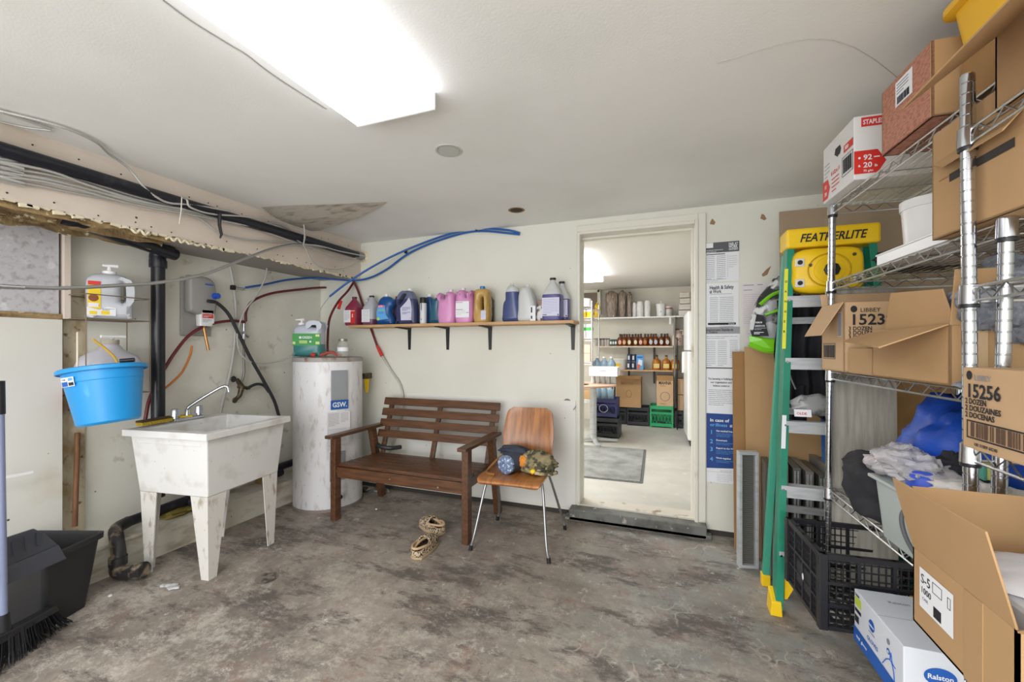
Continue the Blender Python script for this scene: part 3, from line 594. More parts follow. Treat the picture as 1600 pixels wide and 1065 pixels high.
for y in (-0.055, 0.095): MB().lathe([(0.014, 0), (0.013, 0.012), (0.024, 0.016), (0.021, 0.058), (0.012, 0.062)], (-0.225, y, H+0.02), 10).build('tap_handle', mat('clear_acrylic', '#b9bcc4', 0.12, 0.5), fc, smooth=25)
MB().lathe([(0.03, 0.50), (0.03, 0.46), (0.022, 0.44), (0.022, 0.30)], (0.02, 0, 0), 16).build('drain_tail', ABS, t, smooth=40)
MB().tube(S([(0.02, 0, 0.32), (0.01, 0.0, 0.24), (-0.08, 0.02, 0.22), (-0.13, 0.03, 0.30), (-0.2, 0.03, 0.30)], 6), 0.028, 14).build('drain_trap', ABS, t, smooth=50)
# scrubbing brush and bits on the tub rim
t = thing('scrub_brush', 'dark scrubbing brush with yellow bristles on the tub rim below the blue tub', 'brush', (-2.80, 1.56, H+0.012), R(100))
MB().box((0, 0, 0.022), (0.19, 0.05, 0.012)).build('back', mat('brush_back', '#4a3a24', 0.7), t, bevel=0.006)
b = MB()
for i in range(22):
    for j in range(6): b.box((-0.088+i*0.0083, -0.02+j*0.008, 0.008), (0.005, 0.005, 0.018), rot=(random.uniform(-.2, .2), random.uniform(-.2, .2), 0))
b.build('bristles', mat('yellow_bristle', '#c6a72c', 0.8), t, kind='stuff')
t = tag(MB().box((-2.83, 1.71, H+0.020), (0.07, 0.11, 0.022), rot=(0, 0, R(-20))).build('sponge', mat('yellow_sponge', '#d8b92f', 0.9), bevel=0.006), 'yellow sponge next to the faucet on the tub rim', 'sponge')
# tub of bright blue plastic hung over the sink corner
t = thing('blue_tub', 'bright blue plastic tub hanging tilted over the left end of the laundry tub', 'plastic tub', (-2.61, 1.255, 0.885), rot=(R(-3), R(-9), R(24)))
prof = [(0.0, 0.0), (0.118, 0.0), (0.130, 0.010), (0.158, 0.21), (0.161, 0.213), (0.164, 0.262), (0.178, 0.264), (0.181, 0.257), (0.185, 0.259), (0.184, 0.275), (0.175, 0.28), (0.159, 0.274), (0.150, 0.19), (0.124, 0.014), (0.0, 0.010)]
b = MB().lathe(prof, (0, 0, 0), 48); bo = b.build('tub', BLUE, t, smooth=35)
bo.scale = (0.95, 0.88, 1.0)
for k in range(0):
    pass
f = Face(t, (-0.07, -0.134, 0.195), (0.97, -0.1, 0.0), (0.05, -0.13, 1), 0.004)
f.rect(0, 0, 0.062, 0.044, PAPER, 'sticker'); f.rect(0.002, 0.002, 0.028, 0.022, INKB, d=0.0005); f.text('TUB', 0.003, 0.030, 0.010, INK, 0.02); f.poly([(0.034, 0.026), (0.058, 0.028), (0.056, 0.04), (0.036, 0.04)], SKY, d=0.0005); f.barcode(0.034, 0.004, 0.024, 0.015, INK)
tag(MB().tube([W(121, 519, X=-2.72), W(121, 560, X=-2.66), W(120, 590, X=-2.62)], 0.004, 6).build('hanging_string', STRW), 'cream string from the wire rack down to the blue tub', 'string')
t = thing('hand_sprayer', 'black stem with flat top sticking up out of the blue tub', 'tool', (-2.63, 1.345, 0.98), rot=(R(6), R(8), 0))
MB().cyl((0, 0, 0.0), (0, 0, 0.215), 0.010, n=14).build('stem', BLACKP, t, smooth=40); MB().cyl((-0.02, -0.02, 0.215), (0.02, 0.02, 0.222), 0.011, n=12).build('head', BLACKP, t, smooth=40)
tag(MB().tube(S([W(145, 530, X=-2.72), W(165, 545, X=-2.70), W(180, 560, X=-2.68), W(188, 580, X=-2.66)], 6), 0.006, 8).build('yellow_hose', plain('hose_yellow', '#c9a43a', 0.4)), 'thin yellow hose curling out of the blue tub', 'hose')
# wire rack with lemon cleaner and the jugs below
t = thing('wire_rack', 'rusty thin wire rack on the left wall holding the lemon jug', 'rack', (-2.95, 1.30, 1.0))
RUST = mat('rusty_wire', '#8f7f6b', 0.5, 0.6)
zt_ = 1.415; y0, y1, x0, x1 = -0.02, 0.27, -0.14, 0.08
for z in (zt_-1.0, zt_-1.0+0.13, 0.0):
    MB().tube([(x0, y0, z), (x1, y0, z), (x1, y1, z), (x0, y1, z), (x0, y0, z)], 0.0028, 5).build('wire_hoop', RUST, t)
b = MB()
for i in range(9): b.tube([(x0, y0+0.033*i, zt_-1.0), (x1, y0+0.033*i, zt_-1.0)], 0.0018, 5)
b.build('shelf_wires', RUST, t, kind='stuff')
for x, y in ((x1, y1), (x1, y0), (x0, y0), (x0, y1)): MB().tube([(x, y, 0), (x, y, zt_-1+0.13)], 0.0028, 5).build('upright_wire', RUST, t)

def jug_silh(name, label, cat, loc, rz, outer, hole, t_, body, liquid=None, level=None, cap=None, capc=(0, 0), capr=0.02, group=None, r=0.03):
    th = thing(name, label, cat, loc, rz, group)
    mb = MB().silh(outer, hole, t_, r)
    if liquid is not None:
        bisect(mb, level, True).build('liquid', liquid, th, smooth=40); bisect(mb, level, False).build('body', body, th, smooth=40)
    else: mb.build('body', body, th, smooth=40)
    if cap: MB().lathe([(capr*0.9, 0), (capr, 0.003), (capr*0.95, 0.022), (capr*0.8, 0.025)], (capc[0], 0, capc[1]), 18).build('cap', cap, th, smooth=40)
    return th
def rnd_poly(pts, k=5):
    P = [Vector((x, z, 0)) for x, z in pts]; n = len(P); out = []
    for i in range(n):
        a, b, c, d = P[i-1], P[i], P[(i+1) % n], P[(i+2) % n]
        for j in range(k):
            t_ = j/k; q = 0.5*((2*b)+(c-a)*t_+(2*a-5*b+4*c-d)*t_*t_+(3*b-a-3*c+d)*t_**3); out.append((q.x, q.y))
    return out
# lemon cleaner jug with pump
o_ = rnd_poly([(-0.085, 0.0), (0.085, 0.0), (0.095, 0.03), (0.092, 0.20), (0.075, 0.235), (0.035, 0.25), (-0.04, 0.25), (-0.08, 0.23), (-0.095, 0.19), (-0.095, 0.03)], 3)
h_ = rnd_poly([(0.045, 0.10), (0.068, 0.11), (0.068, 0.19), (0.045, 0.2)], 3)
PX = mat('jug_frosted', '#c5c8cf', 0.3)
th = jug_silh('pump_jug', 'clear pump jug with yellow lemon label on the wire rack', 'jug', (-2.965, 1.425, 1.422), R(68), o_, h_, 0.12, PX)
MB().lathe([(0.03, 0), (0.03, 0.018), (0.012, 0.022), (0.008, 0.045)], (0.0, 0, 0.25), 18).build('pump_collar', WHITE, th, smooth=40)
MB().tube([(0.035, 0, 0.303), (-0.03, 0, 0.300)], [0.011, 0.007], 10).build('pump_nozzle', WHITE, th, smooth=40)
f = Face(th, (-0.093, -0.0615, 0.015), (1, 0, 0), (0, 0, 1), 0.001)
f.rect(0.004, 0.035, 0.05, 0.15, mat('label_yellow', '#f0cf1f', 0.5), 'label'); f.rect(0.004, 0.165, 0.05, 0.022, RED, d=0.0006); f.disc(0.026, 0.095, 0.020, 0.02, mat('label_brown', '#8b4a24', 0.5), d=0.0006)
f.rect(0.006, 0.045, 0.04, 0.022, PAPER, d=0.0007); f.text('LEMON', 0.009, 0.05, 0.012, RED, 0.02)
f.poly([(0.0, 0.0), (0.115, 0.0), (0.115, 0.045), (0.08, 0.05), (0.05, 0.03), (0.0, 0.045)], PAPER, d=0.001); f.rects([(0.01, 0.005, 0.03, 0.018), (0.055, 0.006, 0.035, 0.02)], MATS['label_yellow'], d=0.0016); f.lines(0.06, 0.036, 0.05, 2, 0.006, 0.002, INK, d=0.0016)
t = thing('grey_jug', 'squat milky jug half hidden behind the blue tub under the rack', 'jug', (-2.95, 1.42, 1.03))
MB().loft([(0, 0, 0, 0.10, 0.12, 4), (0.13, 0, 0, 0.11, 0.13, 4), (0.18, 0, 0, 0.09, 0.115, 3), (0.22, 0, 0, 0.05, 0.06, 2), (0.25, 0, 0, 0.035, 0.035, 2)], 28).build('body', mat('jug_dirty_white', '#bdbcc4', 0.5), t, smooth=50)
MB().cyl((0, 0, 0.25), (0, 0, 0.275), 0.04, n=20).build('cap', mat('dusty_cap', '#a89f92', 0.7), t, smooth=40)
MB().tube([(0.04, -0.06, 0.292), (0.04, 0.05, 0.292)], 0.009, 10).build('pump_nozzle', WHITE, t, smooth=40)
MB().cyl((0.0, 0.0, 0.27), (0.04, 0, 0.292), 0.008, n=10).build('pump_stem', WHITE, t, smooth=40)
t = thing('red_tank', 'small red tank showing behind the lower left of the blue tub', 'tank', (-3.0, 1.33, 0.93))
MB().loft([(0, 0, 0, 0.05, 0.05, 5), (0.10, 0, 0, 0.05, 0.05, 5), (0.115, 0, 0, 0.04, 0.04, 3)], 24).build('body', mat('red_enamel', '#a5221d', 0.4), t, smooth=40); MB().cyl((0, 0, 0.11), (0, 0, 0.13), 0.02, n=12).build('cap', BLACKP, t, smooth=40)
MB().box((-0.055, 0, -0.01), (0.06, 0.06, 0.012)).build('bracket', RUST, t)
tag(MB().tube([W(121, 676, X=-3.08), W(117, 822, X=-3.04)], 0.012, 10).build('wooden_stick', STICKW, smooth=50), 'old brown wooden stick standing against the left wall', 'stick')

# ------------------------------------------------------------------ waste bin, dustpan, broom
BIN = mat('bin_black', '#232326', 0.45, bump=(60, 0.2))
t = thing('waste_bin', 'black rectangular plastic waste bin standing by the left wall', 'waste bin', (-2.76, 1.06, 0), R(20))
def ringr(w_, l_, z, r_=0.03, n=5):
    out = []
    for cx, cy, a0 in ((1, 1, 0), (-1, 1, PI/2), (-1, -1, PI), (1, -1, 3*PI/2)):
        for i in range(n+1):
            a = a0+PI/2*i/n; out.append((cx*(w_/2-r_)+r_*math.cos(a), cy*(l_/2-r_)+r_*math.sin(a), z))
    return out
def rlathe(mb, secs, r_=0.03):
    rs = [ringr(w_, l_, z, r_) for w_, l_, z in secs]; k = len(rs[0]); vs = [p for r__ in rs for p in r__]; fs = []
    for i in range(len(rs)-1):
        for j in range(k): fs.append((i*k+j, i*k+(j+1) % k, (i+1)*k+(j+1) % k, (i+1)*k+j))
    fs.append(tuple(range(k))); fs.append(tuple(range((len(rs)-1)*k, len(rs)*k))); return mb.add(vs, fs)
rlathe(MB(), [(0.27, 0.20, 0), (0.35, 0.26, 0.33), (0.35, 0.26, 0.333)]).build('outer_wall', BIN, t, smooth=40).hide_render = False
o = [q for q in t.children if q.name.startswith('outer_wall')][0]
bm = bmesh.new(); bm.from_mesh(o.data); bmesh.ops.delete(bm, geom=[f for f in bm.faces if len(f.verts) > 4 and f.calc_center_median().z > 0.3], context='FACES_ONLY'); bm.to_mesh(o.data); bm.free()
rlathe(MB(), [(0.355, 0.265, 0.315), (0.372, 0.282, 0.32), (0.374, 0.284, 0.345), (0.352, 0.262, 0.348), (0.342, 0.252, 0.33), (0.262, 0.192, 0.01)]).build('rim', BIN, t, smooth=40)
bm = bmesh.new(); o = [q for q in t.children if q.name.startswith('rim')][0]; bm.from_mesh(o.data); bmesh.ops.delete(bm, geom=[f for f in bm.faces if len(f.verts) > 4 and f.calc_center_median().z > 0.3], context='FACES_ONLY'); bm.to_mesh(o.data); bm.free()
t = thing('dustpan', 'black lobby dustpan hooked over the front of the black bin', 'dustpan', (-2.49, 0.89, 0.32), rot=(0, 0, R(20)))
DP = mat('dustpan_black', '#41444d', 0.38)
b = MB()
b.slab([(0.0, -0.26, 0.0), (0.0, 0.19, -0.015), (-0.02, 0.175, 0.055), (-0.02, -0.26, 0.06)], 0.006)
b.build('lip', DP, t, bevel=0.002)
pts = [(-0.26, 0.06), (0.175, 0.055), (0.13, 0.125), (0.09, 0.165), (0.0, 0.17), (-0.06, 0.185), (-0.08, 0.23), (-0.09, 0.32), (-0.26, 0.36)]
MB().slab([(-0.025-0.1*(z-0.055), y, z) for y, z in pts], 0.008).build('back_plate', DP, t, bevel=0.002)
for i in range(4): MB().beam((-0.018, -0.03+0.042*i, 0.09), (-0.022, -0.03+0.042*i, 0.145), 0.006, 0.006).build('rib', DP, t)
MB().cyl((-0.045, -0.20, 0.20), (-0.06, -0.235, 0.86), 0.011, n=12).build('handle', BLACKP, t, smooth=40)
t = thing('broom', 'angled black broom with blue-grey pole at the left edge', 'broom', (-2.475, 0.875, 0.0), rot=(0, 0, R(28)))
b = MB(); rnd = random.Random(5)
for i in range(520):
    y = rnd.uniform(-0.17, 0.17); x = rnd.uniform(-0.024, 0.024); ln = 0.012
    sp = (y*0.35, x*0.6)
    b.tube([(x, y, 0.125-0.15*max(0, y)), (x+sp[1]*0.4, y+sp[0]*0.35, 0.06), (x+sp[1]+rnd.uniform(-.012, .012), y+sp[0]+rnd.uniform(-.015, .015), 0.004+rnd.uniform(0, .01))], [0.0022, 0.002, 0.0014], 3, cap=False)
b.build('bristles', mat('bristle_black', '#202127', 0.6), t, kind='stuff')
MB().hexa([(-0.026, -0.175, 0.12), (0.026, -0.175, 0.12), (0.026, 0.175, 0.092), (-0.026, 0.175, 0.092), (-0.02, -0.165, 0.155), (0.02, -0.165, 0.155), (0.02, 0.17, 0.12), (-0.02, 0.17, 0.12)]).build('brush_block', BLACKP, t, bevel=0.006)
MB().cyl((0, -0.03, 0.14), (0, -0.032, 0.21), 0.02, 0.016, 16).build('socket', BLACKP, t, smooth=40)
MB().cyl((0, -0.032, 0.20), (0.0, -0.045, 1.02), 0.0125, n=16).build('pole', mat('pole_blue_grey', '#8089a8', 0.4), t, smooth=40)
MB().cyl((0, -0.045, 1.0), (0.0, -0.047, 1.13), 0.0155, n=16).build('hand_grip', BLACKP, t, smooth=40)
tag(MB().beam(W(-25, 752, X=-2.93), W(52, 737, X=-2.93), 0.004, 0.012).build('white_strip', WHITE), 'thin white strip sticking out level near the boarded wall', 'strip')
b = MB()
for k in range(5): b.lump((-2.50+0.02*k, 1.43+0.012*(k % 3), 0.004), (0.022, 0.016, 0.006), k, 0.5, 3, 10, 6)
tag(b.build('plastic_scrap', CLEARW, smooth=60), 'crumpled clear plastic scrap on the floor by the black bin', 'litter')

# ------------------------------------------------------------------ soap dispenser, hoses and valve on the left wall
XW = -3.085
c = W(308, 480, X=XW)
t = thing('soap_dispenser', 'grey wall-mounted chemical dispenser with a blue knob', 'dispenser', (XW-0.02, c.y, c.z-0.20), 0)
GRD = mat('dispenser_grey', '#9c9a97', 0.45)
MB().box((0.006, 0.0, 0.20), (0.022, 0.20, 0.40)).build('back_plate', GRD, t, bevel=0.008)
o_ = rnd_poly([(-0.07, 0.16), (0.07, 0.14), (0.095, 0.20), (0.095, 0.34), (0.055, 0.405), (-0.06, 0.41), (-0.085, 0.39), (-0.085, 0.2)], 4)
mb = MB().silh(o_, None, 0.07, 0.018); mb.v = [(y+0.05, x, z) for x, y, z in mb.v]; mb.build('cover', GRD, t, smooth=40)
MB().cyl((0.06, 0.075, 0.285), (0.115, 0.082, 0.285), 0.023, 0.020, 18).build('knob', mat('knob_blue', '#1e57c9', 0.35), t, smooth=40)
MB().loft([(0.07, 0.05, 0.03, 0.03, 0.045, 4), (0.17, 0.05, 0.03, 0.032, 0.05, 4), (0.185, 0.05, 0.03, 0.028, 0.045, 4)], 24).build('bottle', WHITE, t, smooth=40)
f = Face(t, (0.083, -0.012, 0.09), (0, 1, 0), (0, 0, 1), 0.001); f.rect(0, 0, 0.085, 0.10, PAPER, 'label'); f.rect(0.006, 0.035, 0.074, 0.055, RED, d=0.0006); f.text('SANITIZER', 0.009, 0.062, 0.014, PAPER, 0.02, d=0.0014, maxw=0.068); f.lines(0.01, 0.05, 0.06, 2, 0.008, 0.003, PAPER, d=0.0014); f.lines(0.008, 0.024, 0.06, 3, 0.008, 0.003, INKG)
f = Face(t, (0.086, -0.03, 0.355), (0, 1, 0), (0, 0, 1), 0.001); f.rect(0.04, 0, 0.055, 0.010, INKB, 'badge')
MB().tube([(0.055, 0.02, 0.07), (0.075, 0.04, -0.10)], 0.010, 12).build('outlet_tube', mat('copper_tube', '#c79560', 0.3, 0.7), t, smooth=40)
def hose(label, pts, r, m, k=7, name='hose', n=10, cat='hose'): return tag(MB().tube(S(pts, k), r, n).build(name, m, smooth=60), label, cat)
def wx(l, X=XW+0.02): return [W(x, y, X=X) for x, y in l]
hose('thick black hose looping from the blue knob down behind the tub', [W(325, 470, X=-3.01)]+wx([(340, 474), (358, 492), (376, 528), (392, 560), (412, 595), (428, 625), (436, 650)], -3.03), 0.0125, HOSEK)
hose('short black hose branching from the brass valve to the thick hose', wx([(385, 607), (400, 600), (412, 602), (420, 612)], -3.05), 0.011, HOSEK)
hose('dark red hose arching from the vertical pipe left and down to the tub', wx([(383, 503), (360, 501), (330, 506), (300, 520), (275, 548), (252, 585), (234, 622), (227, 655)], -3.05), 0.010, HOSER)
hose('dark red hose rising from the valve pipe and crossing to the corner', wx([(384, 502), (385, 485), (395, 470), (425, 458), (470, 452), (510, 449), (545, 452)], -3.06), 0.010, HOSER)
hose('dark red hose curving down onto the water heater', [W(553, 440, X=-2.72), W(543, 455, X=-2.72), W(528, 472, X=-2.72), W(515, 498, X=-2.72), W(512, 530, X=-2.68), W(512, 549, X=-2.66)], 0.010, HOSER)
hose('short dark red hose dropping behind the first jug on the shelf', [W(553, 440, Y=3.08), W(560, 456, Y=3.09), W(575, 500, Y=3.1), W(592, 548, Y=3.1)], 0.010, HOSER)
tag(MB().tube([W(589, 540, Y=3.085), W(597, 556, Y=3.085)], [0.012, 0.016], 8).build('hose_fitting', RED), 'red fitting below the wooden shelf joining red and clear hose', 'hose fitting')
tag(MB().tube([W(533, 470, X=-2.70), W(529, 482, X=-2.70)], [0.012, 0.014], 8).build('hose_fitting', RED), 'red fitting on the hose above the water heater', 'hose fitting')
hose('clear hose running down the wall behind the bench', [W(597, 556, Y=3.09), W(612, 580, Y=3.1), W(625, 600, Y=3.1), W(630, 625, Y=3.1), W(626, 655, Y=3.1), W(615, 690, Y=3.1), W(608, 710, Y=3.09)], 0.009, HOSEC)
hose('orange tube hanging below the chemical dispenser', wx([(300, 540), (297, 555), (285, 580), (270, 596), (256, 608)], -3.04), 0.007, HOSEO)
hose('grey clear hose hanging straight down behind the laundry tub', wx([(359, 414), (364, 440), (368, 480), (367, 530), (360, 580), (350, 620), (343, 650)], -3.07), 0.010, HOSEC)
hose('clear hose looping from the beam past the valve to the water heater', wx([(415, 406), (416, 430), (400, 462), (382, 486), (371, 520), (374, 548), (388, 563), (410, 568), (440, 563)], -3.03)+[W(470, 552, X=-2.85), W(500, 546, X=-2.7), W(528, 549, X=-2.62)], 0.006, HOSEC)
hose('upper blue hose sweeping from the ceiling corner down to the green jug', [W(812, 364, Y=3.10), W(790, 359, Y=3.09), W(745, 357, Y=3.09), W(700, 366, Y=3.09), W(640, 388, Y=3.05), W(590, 412, Y=2.95), W(545, 440, Y=2.85), W(515, 463, Y=2.80)], 0.0085, HOSEB)
hose('thin clear tube from the blue hose into the green jug', [W(515, 463, Y=2.80), W(500, 484, Y=2.74), W(498, 505, Y=2.72)], 0.004, HOSEC)
hose('lower blue hose crossing the corner to the fitting on the left wall', [W(812, 366, Y=3.105), W(745, 361, Y=3.105), W(690, 374, Y=3.105), W(640, 395, Y=3.09), W(605, 420, Y=3.09), W(580, 433, Y=3.08), W(555, 438, Y=3.06), W(520, 436, X=-2.85), W(490, 434, X=-3.0), W(450, 437, X=-3.06), W(415, 444, X=-3.06), W(384, 449, X=-3.06)], 0.0085, HOSEB)
for x, y in ((745, 358), (634, 393)):
    p = W(x, y, Y=3.095); tag(MB().box(p, (0.012, 0.03, 0.032)).build('cable_clip', BLACKP), 'small black clip holding the blue hoses '+('near the ceiling' if x > 700 else 'halfway down the wall'), 'cable clip')
t = thing('valve_pipe', 'vertical grey pipe with old brass valves on the left wall', 'valve', tuple(W(381, 600, X=-3.06)))
o0 = W(381, 600, X=-3.06)
def LV(px, py, X=-3.06): return W(px, py, X=X)-o0
MB().tube(S([LV(381, 500), LV(381, 560), LV(381, 585), LV(376, 598)], 5), 0.009, 12).build('pipe', STEELD, t, smooth=50)
MB().tube([LV(378, 518), LV(388, 526)], 0.013, 10).build('stop_valve', CHROME, t, smooth=40); MB().cyl(LV(381, 504), LV(381, 530), 0.013, n=12).build('union', CHROME, t, smooth=40)
MB().tube([LV(370, 592), LV(378, 604), LV(374, 618), LV(366, 626)], [0.014, 0.022, 0.016, 0.014], 10).build('valve_body', BRASS, t, smooth=50)
MB().tube([LV(372, 604), LV(390, 606)], 0.012, 10).build('side_port', BRASS, t, smooth=50)
MB().lathe([(0.02, 0), (0.024, 0.006), (0.02, 0.012)], LV(364, 592, -3.03), 10, 'X').build('tap_wheel', BLACKM, t, smooth=40); MB().lathe([(0.018, 0), (0.022, 0.006), (0.018, 0.012)], LV(366, 625, -3.03), 8, 'X').build('tap_wheel', BRASS, t, smooth=40)
p = W(364, 449, X=-3.06)
t = thing('hose_tee', 'small black and steel tee fitting on the left wall at the blue hose end', 'hose fitting', tuple(p))
MB().box((0, 0, 0), (0.03, 0.03, 0.035)).build('body', BLACKM, t, bevel=0.004); MB().cyl((0, 0.01, 0), (0.0, 0.09, 0.0), 0.009, n=10).build('nipple', CHROME, t, smooth=40)

# ------------------------------------------------------------------ water heater
t = thing('water_heater', 'stained white cylindrical electric water heater in the corner', 'water heater', (-2.62, 2.70, 0), R(0))
r, h = 0.262, 1.185
MB().lathe([(r*0.97, 0.0), (r*0.99, 0.012), (r, 0.03), (r, h-0.03)], (0, 0, 0), 64).build('tank', TANKM, t, smooth=40)
MB().lathe([(r+0.003, h-0.035), (r+0.004, h-0.004), (r-0.01, h), (0.02, h+0.004)], (0, 0, 0), 64, close=False).build('lid', mat('rusty_grey_lid', '#a5a09b', 0.5, var=[('#7c5a45', 12, 0.58, 0.7)]), t, smooth=30)
MB().lathe([(r+0.002, 0.0), (r+0.004, 0.02), (r+0.001, 0.024)], (0, 0, 0), 64, close=False).build('base_ring', mat('rusty_base', '#8d8179', 0.6), t, smooth=30)
adir = math.atan2(-2.70, 2.62)
def curved(name, a0, a1, z0, z1, m, off, par=t, th=0.004, n=10):
    b = MB()
    for k in range(n):
        aa, ab = a0+(a1-a0)*k/n, a0+(a1-a0)*(k+1)/n; ra, rb = r+off, r+off+th
        b.hexa([(ra*math.cos(aa), ra*math.sin(aa), z0), (rb*math.cos(aa), rb*math.sin(aa), z0), (rb*math.cos(ab), rb*math.sin(ab), z0), (ra*math.cos(ab), ra*math.sin(ab), z0),
                (ra*math.cos(aa), ra*math.sin(aa), z1), (rb*math.cos(aa), rb*math.sin(aa), z1), (rb*math.cos(ab), rb*math.sin(ab), z1), (ra*math.cos(ab), ra*math.sin(ab), z1)])
    return b.build(name, m, par)
def flatpanel(a, w_, z0, z1, m, off, name):   # flat plate tangent to the tank
    n = Vector((math.cos(a), math.sin(a), 0)); u = Vector((-math.sin(a), math.cos(a), 0)); c_ = n*(r+off)
    o = MB().slab([c_-u*w_/2+Vector((0, 0, z0)), c_+u*w_/2+Vector((0, 0, z0)), c_+u*w_/2+Vector((0, 0, z1)), c_-u*w_/2+Vector((0, 0, z1))], 0.008); return o.build(name, m, t, bevel=0.003), n, u, c_
a = adir+R(17)
q, n_, u_, c_ = flatpanel(a, 0.125, 0.855, 1.085, PANELG, -0.002, 'access_panel')
MB().slab([c_+n_*0.008-u_*0.05+Vector((0, 0, 0.867)), c_+n_*0.008+u_*0.05+Vector((0, 0, 0.867)), c_+n_*0.008+u_*0.05+Vector((0, 0, 1.07)), c_+n_*0.008-u_*0.05+Vector((0, 0, 1.07))], 0.003).build('raised_field', PANELG, q, bevel=0.002)
flatpanel(a-R(3), 0.115, 0.235, 0.46, PANELG, -0.002, 'lower_access_panel')
f = Face(t, c_+n_*0.007-u_*0.066+Vector((0, 0, 0.785)), u_, (0, 0, 1)); f.rect(0, 0, 0.132, 0.07, mat('badge_blue', '#1f5ba6', 0.4), 'badge', t=0.001); f.text('GSW.', 0.012, 0.018, 0.052, WHITE, 0.02, d=0.0022, maxw=0.108)
f = Face(t, c_+n_*0.006-u_*0.09+Vector((0, 0, 0.50)), u_, (0, 0, 1)); 
f.rect(0.0, 0.0, 0.17, 0.265, mat('label_silver', '#d9d7d9', 0.5), 'rating_label'); f.lines(0.008, 0.25, 0.08, 9, 0.011, 0.003, INKG, seed=3); f.lines(0.10, 0.25, 0.06, 7, 0.011, 0.003, INKG, seed=4); f.frame(0.005, 0.01, 0.16, 0.125, 0.0015, INKG, d=0.0005); f.lines(0.015, 0.125, 0.13, 9, 0.012, 0.003, INKL, seed=6)
MB().cyl((c_*0.99)+Vector((0, 0, 0.11)), (c_*1.12)+Vector((0, 0, 0.11)), 0.017, n=14).build('drain_valve', BRASS, t, smooth=40)
# green cleaner jug with pump on the heater
c = Vector((-2.72, 2.60, 1.19))
g0 = W(484, 552, Y=2.60)
t = thing('pump_jug', 'pale translucent pump jug with green label and teal liquid on the water heater', 'jug', (g0.x, 2.60, 1.193), R(24))
o_ = rnd_poly([(-0.108, 0.0), (0.108, 0.0), (0.112, 0.03), (0.11, 0.20), (0.105, 0.25), (0.085, 0.275), (0.03, 0.275), (0.005, 0.25), (-0.03, 0.252), (-0.09, 0.24), (-0.11, 0.21), (-0.112, 0.03)], 3)
h_ = rnd_poly([(0.025, 0.232), (0.08, 0.232), (0.085, 0.25), (0.03, 0.252)], 3)
mb = MB().silh(o_, h_, 0.13, 0.03)
bisect(mb, 0.095, True).build('liquid', mat('teal_liquid', '#3d8080', 0.3), t, smooth=40); bisect(mb, 0.095, False).build('body', mat('jug_milky_blue', '#bfc5d2', 0.3), t, smooth=40)
MB().lathe([(0.025, 0), (0.025, 0.02), (0.008, 0.024), (0.007, 0.045)], (-0.062, 0, 0.247), 16).build('pump_collar', WHITE, t, smooth=40); MB().tube([(-0.04, 0, 0.295), (-0.11, 0, 0.292)], [0.010, 0.006], 10).build('pump_nozzle', WHITE, t, smooth=40)
f = Face(t, (-0.108, -0.066, 0.085), (1, 0, 0), (0, 0, 1), 0.001); f.rect(0, 0, 0.216, 0.095, mat('label_green', '#3d9a4a', 0.5), 'label'); f.text('GREEN', 0.075, 0.055, 0.025, PAPER, 0.02, maxw=0.08); f.disc(0.062, 0.063, 0.01, 0.01, PAPER, d=0.0006); f.rect(0.055, 0.018, 0.06, 0.02, mat('label_pale_green', '#cfe08e', 0.5), d=0.0006); f.text('HYDROXI', 0.058, 0.023, 0.012, MATS['label_green'], 0.02, d=0.0015, maxw=0.054); f.disc(0.14, 0.03, 0.008, 0.008, PAPER, d=0.0006); f.rects([(0.004, 0.01, 0.02, 0.02), (0.18, 0.01, 0.03, 0.02), (0.18, 0.07, 0.03, 0.018)], MATS['label_pale_green'], d=0.0006)
t = thing('glass_jar', 'small empty glass jar on top of the water heater', 'jar', (W(536, 548, Y=2.62).x, 2.62, 1.193))
MB().lathe([(0.038, 0), (0.042, 0.006), (0.042, 0.085), (0.03, 0.105), (0.03, 0.12)], (0, 0, 0), 24).build('body', GLASS, t, smooth=40); MB().lathe([(0.033, 0.118), (0.034, 0.122), (0.034, 0.135), (0.031, 0.137)], (0, 0, 0), 24).build('lid', mat('jar_lid_tin', '#9a958c', 0.4, 0.7), t, smooth=40)
MB().lathe([(0.0425, 0.04), (0.0425, 0.07)], (0, 0, 0), 24, close=False).build('label', PAPER, t, smooth=40)
tag(MB().tube(S([(-2.53, 2.52, 1.20), (-2.50, 2.55, 1.215), (-2.47, 2.58, 1.225), (-2.44, 2.60, 1.205), (-2.42, 2.63, 1.20)], 4), 0.011, 8).build('valve_part', mat('rusty_red_part', '#a5453a', 0.6)), 'small rusty red valve part on the heater lid', 'fitting')
tag(MB().lump((-2.58, 2.50, 1.205), (0.02, 0.016, 0.014), 3, 0.3, 3, 12, 8).build('red_wire_nut', RED), 'small red wire cap between the jar and green-labelled jug', 'wire cap')
tag(MB().hexa([W(569, 592, Y=2.98), W(577, 592, Y=2.98), W(577, 592, Y=3.0), W(569, 592, Y=3.0), W(571, 613, Y=2.98), W(575, 613, Y=2.98), W(575, 613, Y=3.0), W(571, 613, Y=3.0)]).build('yellow_tag', YEL), 'yellow tag hanging on the wall behind the water heater', 'tag')
tag(MB().box(W(572, 587, Y=3.06), (0.05, 0.10, 0.05)).build('junction_box', BRASS, bevel=0.004), 'small rusty box on the wall behind the water heater', 'junction box')
t = thing('floor_valve', 'small grey valve and braided hose on the floor behind the bench', 'valve', tuple(W(572, 768, Z=0.0)+Vector((0, 0, 0))))
MB().tube(S([(0, 0, 0.012), (0.05, 0.02, 0.03), (0.10, 0.0, 0.015), (0.17, 0.04, 0.03), (0.22, 0.03, 0.012)], 5), 0.011, 10).build('hose', STEELD, t, smooth=50); MB().cyl((-0.01, 0, 0.0), (-0.01, 0, 0.04), 0.02, n=14).build('valve_body', BRASS, t, smooth=40)

